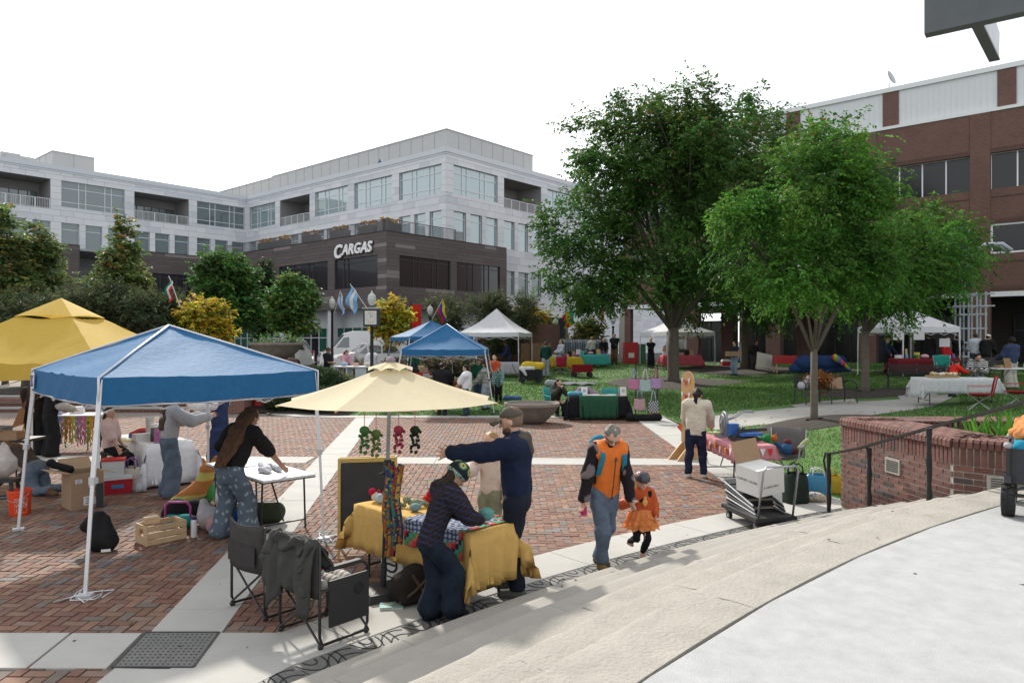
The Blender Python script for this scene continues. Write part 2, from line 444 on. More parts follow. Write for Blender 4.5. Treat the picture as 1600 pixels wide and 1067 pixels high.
slab([(-2.62,5.53),(-1.55,5.9),(-1.6,6.2),(-2.7,6.2)],z=.002);slab([(-3.05,5.53),(-2.0,5.0),(-1.55,5.86),(-2.6,5.51)],z=.001)
slab([(-3.0,4.5),(-2.0,4.55),(-2.0,4.98),(-3.03,5.5)],z=.001)
slab([(3.78,11.05),(4.9,11.05),(4.9,11.9),(3.80,11.9)],z=-.004)
iron=M('cast_iron',(.075,.075,.072),.55,.25,20.,.25,120,metal=.6)
ironlight=M('worn_iron',(.13,.128,.12),.6,.3,20.,.2,120)
black=plain((.012,.012,.013),'black_void',rough=.9)
dg=thing('drain_plate','square dark iron drain plate full of small round holes in the paving','drain cover',(-3.06,5.54,.004))
b=mb().plate([(0,0,0),(.62,0,0),(.55,.66,0),(-.08,.66,0)],(0,0,.006));b.build('plate',ironlight,dg)
b=mb()
for i in range(14):
 for j in range(11):
  v=.05+j*.056;u=.04+i*.041-v*.11
  b.cyl((u,v,.005),(u,v,.0075),.009,n=6)
tag(b.build('hole',black,dg),kind='stuff')
b=mb();b.bar((0,0,.004),(.62,0,.004),.02,.014);b.bar((.62,0,.004),(.55,.66,.004),.02,.014);b.bar((.55,.66,.004),(-.08,.66,.004),.02,.014);b.bar((-.08,.66,.004),(0,0,.004),.02,.014)
b.build('frame',iron,dg)
td=thing('trench_drain','curved iron trench drain with wave shaped slots at the foot of the steps','drain')
slotmat=M('slot_dark',(.022,.022,.022),.9,0)
a=117.4;SP=1.25
while a<152:
 b=mb();g=[[Vector((*pol(r_,a+SP*t/4*.985),.003))for r_ in(RG0,RG1)]for t in range(5)]
 b.sheet(g,.0,False);pl=b.build('grate_plate',ironlight,td)
 s=mb();n_=4
 for k in range(n_):
  rr=.05+k*.062
  for half in(0,1):
   pts=[]
   for t in range(15):
    th=PI*t/14;ax_=a+SP*(.25+.5*half)+math.degrees(rr*math.cos(th)/RO);rv=RG0+.014+rr*math.sin(th)*1.78
    if half:rv=RG1-.014-rr*math.sin(th)*1.78
    if RG0+.012<rv<RG1-.012 and a<ax_<a+SP:pts.append(Vector((*pol(rv,ax_),.0045)))
    else:
     if len(pts)>1:
      for i in range(len(pts)-1):s.bar(pts[i],pts[i+1],.012,.004)
     pts=[]
   for i in range(len(pts)-1):s.bar(pts[i],pts[i+1],.012,.004)
 tag(s.build('slot',slotmat,pl),kind='stuff');a+=SP
 # - stage steps: curved stone blocks
stone=M('limestone_step',(.285,.268,.24),.9,.12,2.5,.2,90)
stoner=M('limestone_rough',(.30,.28,.245),.95,.14,4.,.55,38)
joint=M('step_core',(.30,.29,.26),.95,.1,8.)
steps=thing('stage_steps','curved limestone steps leading up to the pale concrete stage','steps');steps['kind']='structure';del steps['category']
PH=.9;RISE=PH/6;RUN=(RO-RP-.44)/5
for k in range(6):
 r1=RO-k*RUN;r0=(r1-RUN-.03)if k<5 else RP+.012;z1=RISE*(k+1);z0=z1-RISE-.02
 a=116.0+R.uniform(0,2)
 while a<156:
  d=math.degrees(R.uniform(1.5,1.9)/r1);rough=k>=3;N=10;rows=[]
  dr=(r1-r0)
  prof=[(r1,z0),(r1,z1-.018),(r1-.005,z1-.006),(r1-.018,z1)]+[(r1-dr*t,z1)for t in(.14,.26,.38,.5,.64,.8,1.)]+[(r0,z0)]
  g=[]
  for i in range(N+1):
   aa=a+(d-.012)*i/N;row=[]
   for m_,(r_,z_)in enumerate(prof):
    p=pol(r_,aa);dz=0
    if rough and 1<m_<len(prof)-2:dz=.007*math.sin(p[0]*9+2*math.sin(p[1]*7))*math.sin(p[1]*8.3)+R.uniform(-.004,.004)
    if rough and m_ in(1,2,3):p=pol(r_+R.uniform(-.012,.006),aa)
    row.append(Vector((p[0],p[1],z_+dz)))
   g.append(row)
  b=mb().sheet(g);b.add(g[0],[tuple(range(len(prof)-1,-1,-1))]);b.add(g[-1],[tuple(range(len(prof)))])
  o=b.build('step_block',stoner if rough else stone,steps,auto=40);a+=d
 core=mb();gg=[]
 for i in range(41):
  aa=115.5+i;gg.append([Vector((*pol(r1-.012,aa),z0)),Vector((*pol(r1-.012,aa),z1-.012)),Vector((*pol(r0,aa),z1-.012))])
 core.sheet(gg);core.build('step_bed',joint,steps)
plat=M('stage_concrete',(.335,.338,.337),.85,.15,5.5,.3,120,det=12.)
g=[]
for i in range(97):
 aa=360*i/96;g.append([Vector((*pol(r_,aa),z_))for r_,z_ in((RP,-.1),(RP,PH-.006),(RP-.006,PH),(RP-3,PH),(RP-9,PH),(RP-16,PH),(.01,PH))])
struct(mb().sheet(g).build('stage_floor',plat,auto=30))
b=mb();gg=[[Vector((*pol(r_,115+i),PH-.03))for r_ in(RP-.001,RP+.02)]for i in range(42)];b.sheet(gg)
struct(b.build('stage_joint',black))
# - lawn, walks, mulch
def grassmat(name,c1,c2):
 m=M(name,c1,.95,.0);t=m.node_tree;n=t.nodes;b=n['Principled BSDF'];L=t.links
 tc=n.new('ShaderNodeTexCoord');n1=n.new('ShaderNodeTexNoise');n1.inputs['Scale'].default_value=.35;n1.inputs['Detail'].default_value=8
 n2=n.new('ShaderNodeTexNoise');n2.inputs['Scale'].default_value=14;n2.inputs['Detail'].default_value=4
 for q_ in(n1,n2):L.new(tc.outputs['Object'],q_.inputs['Vector'])
 ad=n.new('ShaderNodeMath');ad.operation='ADD';L.new(n1.outputs[0],ad.inputs[0]);L.new(n2.outputs[0],ad.inputs[1])
 mr=n.new('ShaderNodeMapRange');mr.inputs[1].default_value=.75;mr.inputs[2].default_value=1.3;L.new(ad.outputs[0],mr.inputs[0])
 mx=n.new('ShaderNodeMix');mx.data_type='RGBA';mx.inputs[6].default_value=(*c1,1);mx.inputs[7].default_value=(*c2,1)
 L.new(mr.outputs[0],mx.inputs[0]);L.new(mx.outputs[2],b.inputs['Base Color'])
 bp_=n.new('ShaderNodeBump');bp_.inputs['Strength'].default_value=.6;L.new(n2.outputs[0],bp_.inputs['Height']);L.new(bp_.outputs[0],b.inputs['Normal'])
 return m
lawnm=grassmat('lawn_turf',(.04,.105,.016),(.075,.15,.026))
gridsheet('lawn',np.linspace(-5.5,34,80),np.linspace(24.25,47,46),lawnm,.0)
gridsheet('lawn_bank',np.linspace(5.05,40,70),np.linspace(11.05,24.25,27),lawnm,.0)
gridsheet('hedge_bed',np.linspace(-9.4,-5.5,16),np.linspace(24.6,47,40),soil,.0,mask=lambda p:p[:,1]>23.8+.32*np.maximum(-5.5-p[:,0],0)**1.2)
def strip(name,left,right,mat,dz,n=24,seam=None):
 """ribbon on the terrain between two photo polylines"""
 def res(px):
  p=[G(*q_)for q_ in px];d=[0]
  for i in range(1,len(p)):d.append(d[-1]+(p[i]-p[i-1]).length)
  return[Vector((np.interp(t,d,[q_.x for q_ in p]),np.interp(t,d,[q_.y for q_ in p]),0))for t in np.linspace(0,d[-1],n)]
 A,B=res(left),res(right);g=[]
 for a_,b_ in zip(A,B):g.append([Vector((p.x,p.y,zgs(p.x,p.y)+dz))for p in[a_.lerp(b_,t/4)for t in range(5)]])
 return struct(mb().sheet(g).build(name,mat,smooth=True))
strip('walk',[(1098,652),(1126,648),(1250,636),(1334,627),(1400,624),(1500,614)],[(1118,672),(1149,667),(1252,657),(1311,654),(1366,648),(1460,634)],conc2,.008)
strip('bench_pad',[(1236,633),(1334,623)],[(1246,637),(1340,629)],conc2,.012,6)
strip('bench_pad',[(1398,612),(1452,604)],[(1408,626),(1466,617)],conc2,.012,6)
def mulch(px,py,rx,ry,name='mulch_ring'):
 p=G(px,py);g=[]
 for k in range(33):
  t=2*PI*k/32;row=[]
  for s_ in(1.,.93,.6,.15):
   w=1+.06*math.sin(3*t+px);x_,y_=p.x+rx*w*s_*math.cos(t),p.y+ry*w*s_*math.sin(t)
   row.append(Vector((x_,y_,zgs(x_,y_)+.012+.09*(1-s_*s_))))
  g.append(row)
 return struct(mb().sheet(g).build(name,soil,smooth=True)),p
 # = buildings
UX,UY=.651,.759
class Face:
 """a wall plane in its building's frame: origin, direction, outward normal; p(t, z, out)"""
 def __init__(s,root,o,d,n,W0,Wd):s.root,s.o,s.d,s.n,s.W0,s.Wd=root,Vector((*o,0)),Vector((*d,0)),Vector((*n,0)),W0,Wd
 def p(s,t,z,out=0.):v=s.o+s.d*t+s.n*out;return Vector((v.x,v.y,z))
 def t(s,px):
  k=(px-CX)/FL;return(k*s.W0[1]-s.W0[0])/(s.Wd[0]-k*s.Wd[1])
 def rect(s,b,t0,t1,z0,z1,out=0.):
  b.add([s.p(t0,z0,out),s.p(t1,z0,out),s.p(t1,z1,out),s.p(t0,z1,out)],[(0,1,2,3)if s.d.cross(Vector((0,0,1))).dot(s.n)>0 else(3,2,1,0)])
 def slab(s,b,t0,t1,z0,z1,o0,o1):
  v=[s.p(t,z,o)for o in(o0,o1)for t,z in((t0,z0),(t1,z0),(t1,z1),(t0,z1))]
  b.add(v,[(3,2,1,0),(4,5,6,7),(0,1,5,4),(1,2,6,5),(2,3,7,6),(3,0,4,7)])
 def rot(s):return math.atan2(s.d.y,s.d.x)
_unit={}
def unitbox(name,mat,col=None):
 k=(name,mat.name,col)
 if k not in _unit:
  b=mb()
  if col:b.col=col
  _unit[k]=b.box((.5,0,.5),(1,1,1)).mesh(name,mat)
 return _unit[k]
def wallcells(f,L,z0,z1,ops,mat,name='wall',depth=.35,out=-.03):
 ts=sorted({0,L}|{t for o in ops for t in o[:2]if 0<t<L});zs=sorted({z0,z1}|{z for o in ops for z in o[2:4]if z0<z<z1});b=mb()
 for a,c_ in zip(ts,ts[1:]):
  for e,g in zip(zs,zs[1:]):
   m,q_=(a+c_)/2,(e+g)/2
   if not any(o[0]<m<o[1]and o[2]<q_<o[3]for o in ops):f.rect(b,a,c_,e,g,out)
 for o in ops:
  a,c_,e,g=o[:4];dp=depth
  b.add([f.p(a,e,out),f.p(a,g,out),f.p(a,g,-dp),f.p(a,e,-dp)],[(0,1,2,3)]);b.add([f.p(c_,e,out),f.p(c_,g,out),f.p(c_,g,-dp),f.p(c_,e,-dp)],[(3,2,1,0)])
  b.add([f.p(a,g,out),f.p(c_,g,out),f.p(c_,g,-dp),f.p(a,g,-dp)],[(0,1,2,3)]);b.add([f.p(a,e,out),f.p(c_,e,out),f.p(c_,e,-dp),f.p(a,e,-dp)],[(3,2,1,0)])
 return b.build(name,mat,f.root)
def clad(f,L,z0,z1,ops,row,wmin,wmax,pal,acc,gap=.018,proud=.012,oddp=.0,oddc=None):
 """running-bond cladding panels around the openings -> acc list"""
 zs=sorted({z0,z1}|{z for o in ops for z in o[2:4]if z0<z<z1});rows=[]
 for a,c_ in zip(zs,zs[1:]):
  k=max(1,round((c_-a)/row));rows+=[(a+(c_-a)*i/k,a+(c_-a)*(i+1)/k)for i in range(k)]
 for e,g in rows:
  m=(e+g)/2;segs=[(0,L)]
  for o in ops:
   if o[2]<m<o[3]:
    ns=[]
    for a,c_ in segs:
     if o[1]<=a or o[0]>=c_:ns.append((a,c_));continue
     if o[0]>a:ns.append((a,o[0]))
     if o[1]<c_:ns.append((o[1],c_))
    segs=ns
  for a,c_ in segs:
   t=a
   while t<c_-.05:
    w=R.uniform(wmin,wmax)
    if t==a:w*=R.uniform(.4,1)
    if c_-t-w<wmin*.4:w=c_-t
    col=oddc if R.random()<oddp else R.choice(pal)
    acc.append((f,t+gap/2,min(c_,t+w)-gap/2,e+gap/2,g-gap/2,proud,col));t+=w
def place_panels(root,acc,mat,name='panel',nmax=300):
 acc.sort(key=lambda q_:-(q_[2]-q_[1])/(root.location.y+q_[0].p(q_[1],0).length*.6))
 for(f,a,c_,e,g,pr,col)in acc[:nmax]:
  o=link(name,unitbox(name,mat,col),root,f.p(a,e,-.02),(0,0,f.rot()));o.scale=(c_-a,.04+pr*2,g-e)
 b=mb()
 for(f,a,c_,e,g,pr,col)in acc[nmax:]:b.col=col;f.slab(b,a,c_,e,g,-.03,pr)
 if acc[nmax:]:tag(b.build(name,mat,root),kind='stuff')
def window(f,t0,t1,z0,z1,cols,rows,frame,glass,dep=-.22,fw=.06,name='window'):
 """framed window: cols/rows are fractions of the mullion lines; each pane is a child"""
 b=mb();cs=[0]+list(cols)+[1];rs=[0]+list(rows)+[1];T=lambda q_:t0+(t1-t0)*q_;Z=lambda q_:z0+(z1-z0)*q_
 for q_ in cs:f.slab(b,max(t0,T(q_)-fw/2),min(t1,T(q_)+fw/2),z0,z1,dep-.05,dep+.07)
 for q_ in rs:f.slab(b,t0,t1,max(z0,Z(q_)-fw/2),min(z1,Z(q_)+fw/2),dep-.045,dep+.06)
 w=b.build(name,frame,f.root)
 for a,c_ in zip(cs,cs[1:]):
  for e,g in zip(rs,rs[1:]):
   o=link('pane',unitbox('pane',glass),w,f.p(T(a),Z(e),dep),(R.uniform(-.004,.004),0,f.rot()+R.uniform(-.004,.004)));o.scale=(T(c_)-T(a),.02,Z(g)-Z(e))
 return w
def railing(f,t0,t1,z,out,mat,h=1.05,parent=None,sp=.14,name='railing'):
 b=mb()
 f.slab(b,t0,t1,z+h-.05,z+h,out-.03,out+.03);f.slab(b,t0,t1,z+.05,z+.09,out-.02,out+.02)
 t=t0
 while t<t1:f.slab(b,t,t+.025,z+.05,z+h-.03,out-.012,out+.012);t+=sp
 t=t0
 while t<=t1+.01:f.slab(b,t-.03,t+.03,z,z+h,out-.03,out+.03);t+=max(1.2,(t1-t0)/5)
 return b.build(name,mat,parent or f.root)
def glassm(name,tint,refl=.55,rough=.02):
 m=M(name,tint,rough,0.);t=m.node_tree;n=t.nodes;b=n['Principled BSDF'];b.inputs['Roughness'].default_value=.25
 g=n.new('ShaderNodeBsdfGlossy');g.inputs['Roughness'].default_value=rough;g.inputs['Color'].default_value=(.9,.97,.98,1)
 lw=n.new('ShaderNodeLayerWeight');lw.inputs['Blend'].default_value=refl
 ms=n.new('ShaderNodeMixShader');t.links.new(lw.outputs['Fresnel'],ms.inputs[0]);t.links.new(b.outputs[0],ms.inputs[1]);t.links.new(g.outputs[0],ms.inputs[2])
 t.links.new(ms.outputs[0],n['Material Output'].inputs['Surface']);return m
gl_pale=glassm('glass_pale',(.17,.25,.26),.62);gl_dim=glassm('glass_dim',(.09,.125,.13),.42);gl_dark=glassm('glass_dark',(.014,.014,.018),.26)
gl_black=glassm('glass_black',(.008,.008,.010),.10);gl_green=glassm('glass_green',(.015,.09,.055),.3)
alu=plain((.62,.64,.65),'aluminium_frame',rough=.4);dkalu=plain((.05,.045,.05),'bronze_frame',rough=.4);white=plain((.72,.73,.73),'white_trim')
panelm=M('cement_panel',(1,1,1),.8,.05,1.5,.05,60,attr=True);backm=M('panel_backing',(.24,.25,.265),.9,.05)
plankm=M('terracotta_plank',(1,1,1),.75,.08,1.2,.05,60,attr=True);backb=M('plank_backing',(.04,.035,.035),.9,.05)
LP=[(.59,.61,.63),(.555,.575,.605),(.62,.635,.65),(.51,.535,.565),(.60,.615,.64)]
BP=[(.098,.078,.076),(.092,.073,.071),(.105,.084,.082),(.088,.07,.068)]
penth=M('metal_siding',(.42,.425,.42),.6,.04,2.)
# --- pale office block
off=thing('office_building','pale grey panelled office block with wide grid windows and a roof penthouse','building',(-5.8,63.5,0),math.degrees(math.atan2(UY,UX)))
wu,wv=(UX,UY),(-UY,UX)
fR=Face(off,(0,0),(1,0),(0,-1),(-5.8,63.5),wu);fL=Face(off,(0,0),(0,1),(-1,0),(-5.8,63.5),wv)
LI=33.6;iw=(-5.8+wv[0]*LI,63.5+wv[1]*LI)
fW=Face(off,(0,LI),(-1,0),(0,-1),iw,(-UX,-UY))
Z0,ZR,Z4a,Z4b,Z3a,Z3b,Z2a,Z2b=.4,19.6,15.65,18.2,11.4,14.1,6.95,9.3
GC,GR=(.21,.315,.62,.73),(.2,.73)
acc=[]
def bays(f,L,spans,loggia,low=True):
 ops,win=[],[]
 for i,(a,c_)in enumerate(spans):
  ops.append((a,c_,Z4a-(.35 if i in loggia else 0),Z4b));win.append(('log' if i in loggia else 'grid',a,c_,Z4a,Z4b));w=c_-a
  for q0,q1 in((0,.27),(.37,.63),(.73,1)):
   ops.append((a+w*q0,a+w*q1,Z3a,Z3b));win.append(('tall',a+w*q0,a+w*q1,Z3a,Z3b))
   if low:ops.append((a+w*q0,a+w*q1,Z2a,Z2b));win.append(('tall2',a+w*q0,a+w*q1,Z2a,Z2b))
 return ops,win
def fill(f,L,ops,win,gA,gB,extra=()):
 wallcells(f,L,Z0,ZR-.25,ops,backm);clad(f,L,Z0,ZR-.45,ops,.62,1.0,2.6,LP,acc)
 b=mb();f.slab(b,-.12,L+.0,ZR-.45,ZR,-.4,.10);f.slab(b,-.06,L,ZR-.62,ZR-.46,-.2,.05);b.build('cornice',M('cornice_pale',(.52,.55,.58),.6,.05),off)
 for k,a,c_,e,g in win:
  if k=='grid':window(f,a,c_,e,g,GC,GR,alu,gA)
  elif k in('tall','tall2'):window(f,a,c_,e,g,(),(.76,),alu,gA if k=='tall' else gl_dim)
  else:
   b=mb();D_=3.2;e-=.35
   f.rect(b,a,c_,e,g,-D_)
   for s_,w_ in((a,1),(c_,-1)):b.add([f.p(s_,e,-.3),f.p(s_,g,-.3),f.p(s_,g,-D_),f.p(s_,e,-D_)],[(0,1,2,3)])
   b.add([f.p(a,g,-.3),f.p(c_,g,-.3),f.p(c_,g,-D_),f.p(a,g,-D_)],[(0,1,2,3)]);b.add([f.p(a,e,-.3),f.p(c_,e,-.3),f.p(c_,e,-D_),f.p(a,e,-D_)],[(0,1,2,3)])
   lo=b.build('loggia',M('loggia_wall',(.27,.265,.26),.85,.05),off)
   railing(f,a+.05,c_-.05,e,-.12,alu,1.0,lo)
   if gB:window(f,a+.5*(c_-a)*.1,c_-.1,e,e+2.0,(.15,.3,.45,.6,.75,.9),(.75,),dkalu,gl_dim,dep=-D_+.15)
T=fR.t;per=T(787.5)-T(708.75);wd=T(777.5)-T(708.75);s0=T(708.75);LRr=s0+per*6
sp=[(s0+per*i,s0+per*i+(wd if i!=1 else T(845.6)-T(787.5)))for i in range(6)]
ops,win=bays(fR,LRr,sp,{1})
fill(fR,LRr,ops+[(sp[2][0]-.5,sp[2][0]+3.6,Z0,5.0)],win,gl_pale,0)
T=fL.t;sp=[(T(690),T(623.75)),(T(612.5),T(553.75)),(T(543.75),T(492.5)),(T(483.75),T(437.5)),(T(430),T(390))]
ops,win=bays(fL,LI,sp,{3},False);fill(fL,LI,ops,win,gl_pale,1)
T=fW.t;LWw=T(0)+12;sp=[(T(382),T(308)),(T(295),T(210)),(T(194.5),T(96)),(T(78.75),T(-30))]
ops,win=bays(fW,LWw,sp,{1,3},True);fill(fW,LWw,ops,win,gl_dim,1)
b=mb();fR.slab(b,sp[0][0],sp[0][0]+.01,0,.01,-2,-1.9);
b=mb();b.box((LRr/2,LI/2+4,19.0),(LRr-.6,LI+8,.3));b.box((-LWw/2,LI+9,19.0),(LWw,17.4,.3));b.build('roof',M('roof_membrane',(.35,.35,.35),.9),off)
b=mb();b.box((LRr+1,LI/2,9.5),(2,LI,19));b.box((LRr/2,LI+14,9.5),(LRr,1,19));b.build('rear_wall',backm,off)
place_panels(off,acc,panelm)
def pent(px,zt,setx,sety,lx,ly,name='penthouse'):
 b=mb();b.box((setx+lx/2,sety+ly/2,(19+zt)/2),(abs(lx),abs(ly),zt-19));b.box((setx+lx/2,sety+ly/2,zt+.04),(abs(lx)+.12,abs(ly)+.12,.1))
 o=b.build(name,penth,off);bb=mb();n_=int(abs(lx)/1.6)
 for i in range(1,n_):bb.box((setx+lx*i/n_,sety-.012,(19+zt)/2),(.05,.02,zt-19))
 n_=int(abs(ly)/1.6)
 for i in range(1,n_):bb.box((setx-.012,sety+ly*i/n_,(19+zt)/2),(.02,.05,zt-19))
 tag(bb.build('siding_seam',M('seam_grey',(.33,.335,.335),.6),o),kind='stuff');return o
def loc_of(px,y):
 x=(px-CX)/FL*y+5.8;yy=y-63.5;return x*UX+yy*UY,-x*UY+yy*UX
a=loc_of(698,67.7);e=loc_of(805.5,67.7+11.3);pent(0,22.35,a[0],a[1],e[0]-a[0],30)
a=loc_of(432.5,87);pent(0,22.3,a[0],a[1],14,14);a=loc_of(82,75.3);pent(0,22.3,a[0],a[1],4.0,6)
for px,y_,w_ in((14,70,1.6),(30,70,2.2)):
 a=loc_of(px,y_);mb().box((a[0],a[1],19.9),(w_,1.2,1.5 if w_<2 else .9)).build('rooftop_unit',penth,off)
a=loc_of(587,70.5);mb().lathe([(.13,19.2),(.13,19.75),(.2,19.8),(.18,20.05),(.07,20.25),(.03,20.35),(0,20.37)],10,(a[0]+.5,a[1],0)).build('roof_vent',plain((.03,.07,.12),'vent_blue'),off)
# --- dark clad annex in front
BX=(-9.87,56.9);ann=thing('annex_building','dark brown clad annex with ribbon windows and a railed roof terrace','building',(*BX,0),math.degrees(math.atan2(UY,UX)))
gR=Face(ann,(0,0),(1,0),(0,-1),BX,wu);gL=Face(ann,(0,0),(0,1),(-1,0),BX,wv)
bl=Vector((-33.96-BX[0],72-BX[1]));sI=-bl.x*UY+bl.y*UX
gW=Face(ann,(0,sI),(-1,0),(0,-1),(BX[0]+wv[0]*sI,BX[1]+wv[1]*sI),(-UX,-UY))
ZB0,ZB1=5.2,11.2;acc=[]
def afill(f,L,ops,cw):
 wallcells(f,L,ZB0,ZB1,ops,backb,depth=.4);clad(f,L,ZB0,ZB1,ops,.3,1.2,3.4,BP,acc,.014,.01,.07,(.20,.175,.17))
 for o,c_ in zip(ops,cw):window(f,o[0],o[1],o[2],o[3],c_,(.86,),dkalu,gl_dark,dep=-.15,fw=.05)
 b=mb();f.slab(b,-.02,L,ZB1,ZB1+.06,-.35,.04);b.build('coping',backb,ann)
T=gR.t;LA=T(791.6)
afill(gR,LA,[(T(624.2),T(703.8),6.9,9.4),(T(713.6),T(781.3),6.9,9.4)],[(.27,.38,.65,.75),(.26,.38,.64,.75)])
T=gL.t
afill(gL,sI,[(T(590),T(523),6.9,9.4),(T(512),T(436),6.9,9.4),(T(425),T(405),6.9,9.4)],[(.7,.8),(.3,.4,.7,.8),(.5,)])
T=gW.t
afill(gW,T(222),[(T(300),T(238),6.4,9.2)],[(.2,.4,.6,.8)])
gW2=Face(ann,(-T(124),sI),(-1,0),(0,-1),(gW.W0[0]-UX*T(124),gW.W0[1]-UY*T(124)),(-UX,-UY));afill(gW2,22,[],[])
b=mb();gW2.slab(b,-.05,.0,ZB0-5,ZB1,-7,.0);b.build('side_wall',backb,ann)
place_panels(ann,acc,plankm,'cladding_plank')
b=mb();b.box((LA/2,sI/2+3.8,ZB1-.35),(LA-.8,sI+6.6,.2));b.box((-14,sI+4,ZB1-.35),(28,8,.2));b.box((LA/2,sI/2+.4,ZB0+.06),(LA-.2,sI+.4,.12));b.box((-14,sI+3.4,ZB0+.06),(28,6.6,.12));b.build('terrace_deck',M('deck_grey',(.3,.3,.3)),ann)
b=mb();gR.slab(b,LA-.1,LA,ZB0,ZB1,-8,0);b.build('end_wall',backb,ann)
rl=plain((.10,.10,.105),'rail_grey')
railing(gL,.3,sI,ZB1+.06,-.35,rl,1.0);railing(gR,.3,8.,ZB1+.06,-.35,rl,1.0)
wb=M('storefront_band',(.5,.53,.55),.5)
for f,L,cols in((gR,LA,0),(gL,sI,1)):
 b=mb();f.slab(b,1.5,L,3.7,4.4,-1.9,-1.6);f.slab(b,1.5,L,4.4,5.2,-1.85,-1.7);b.build('fascia',wb,ann)
 t=1.5
 while t<L-1.5:window(f,t,t+2.5,.6,3.7,(.5,),(.72,),alu,gl_green if cols and R.random()<.75 else gl_dark,dep=-1.7,fw=.07,name='storefront_window');t+=2.5
for f,t in((gL,.2),(gL,7.5),(gL,15),(gR,7),(gR,13.5)):
 b=mb();f.slab(b,t,t+.6,.3,5.2,-.8,-.2);b.build('pillar',panelm if False else M('pillar_pale',(.5,.51,.52),.8),ann)
for k,px in enumerate((604+10,560,515,470,425,400)):
 f=gR if k==0 else gL;t=1.2 if k==0 else gL.t(px)
 pl=tag(mb().build('terrace_planter',dkalu),['box planter of yellow flowers at the corner of the brown building terrace','flower planter behind the terrace rail straight above the wall letters','flower planter on the terrace just left of the wall letters','middle flower planter along the left terrace rail','flower planter on the terrace above the green street tree','last flower planter where the two brown wings meet'][k],'planter','planters along the terrace railing')
 wp=ann.matrix_basis if False else Matrix.Translation(ann.location)@Matrix.Rotation(ann.rotation_euler.z,4,'Z')
 pl.location=wp@f.p(t,ZB1-.22,-1.1);pl.rotation_euler=(0,0,ann.rotation_euler.z+f.rot())
 b2=mb().box((0,0,.55),(1.9,.7,1.1),tap=1.06);pl.data=b2.mesh('terrace_planter',rl)
 b3=mb()
 for i in range(60):
  b3.col=R.choice([(.55,.32,.03),(.25,.04,.04),(.08,.14,.04),(.5,.25,.05)]);b3.ell((R.uniform(-.9,.9),R.uniform(-.3,.3),1.12+R.uniform(0,.38)),R.uniform(.05,.12),5)
 tag(b3.build('flowers',M('flower_mix',(1,1,1),.9,attr=True),pl),kind='stuff')
def text_mesh(txt,size,ext,mat,name,shear=0.,offset=0.,bevel=0.,font_scale=1.):
 cu=bpy.data.curves.new(name,'FONT');cu.body=txt;cu.size=size;cu.extrude=ext;cu.shear=shear;cu.offset=offset;cu.align_x='LEFT';cu.resolution_u=3
 o=bpy.data.objects.new(name,cu);C.objects.link(o);dg_=bpy.context.evaluated_depsgraph_get();me=bpy.data.meshes.new_from_object(o.evaluated_get(dg_));me.name=name
 bpy.data.objects.remove(o);bpy.data.curves.remove(cu);me.materials.clear();me.materials.append(mat);return me
def letters(txt,size,ext,mat,parent,loc,rot,name='letter',off=.02,adv=.66,first=1.,shear=.15,bold=.03,back=None,sp=None):
 """separate solid letters along the local x of rot"""
 rm=rot.to_matrix()if not isinstance(rot,Matrix)else rot;x=0.
 for i,ch in enumerate(txt):
  if ch==' ':x+=size*.35;continue
  s_=size*(first if i==0 else 1)
  me=text_mesh(ch,s_,ext,mat,name,shear,bold*s_);o=link(name,me,parent)
  o.matrix_local=Matrix.Translation(Vector(loc)+rm@Vector((x,-(s_-size)*.55,off)))@rm.to_4x4()
  wd_=max(v.co.x for v in me.vertices)
  if back:
   m2=text_mesh(ch,s_,ext*.5,back,'letter_outline',shear,(bold+.055)*s_);o2=link('letter_outline',m2,o);o2.location=(0,0,-off*.8)
  x+=wd_+size*(.06 if sp is None else sp)
 return x
def wallrot(d,n):
 d,n=Vector(d).normalized(),Vector(n).normalized();return Matrix((d,(0,0,1),n)).transposed()
t1=gL.t(523.5);z=9.72;dW,nW=Vector((-wv[0],-wv[1],0)),Vector((-UX,-UY,0))
pw=Vector((BX[0]+wv[0]*t1,BX[1]+wv[1]*t1,z))+nW*.02
sg=thing('building_sign','white raised block letters with dark edges on the brown wall','sign',pw)
letters('CARGAS',1.18,.06,plain((.8,.8,.8),'letter_white'),sg,(0,0,0),wallrot(dW,nW),off=.12,first=1.3,shear=.18,bold=.03,back=plain((.012,.012,.014),'letter_edge'),sp=-.02)
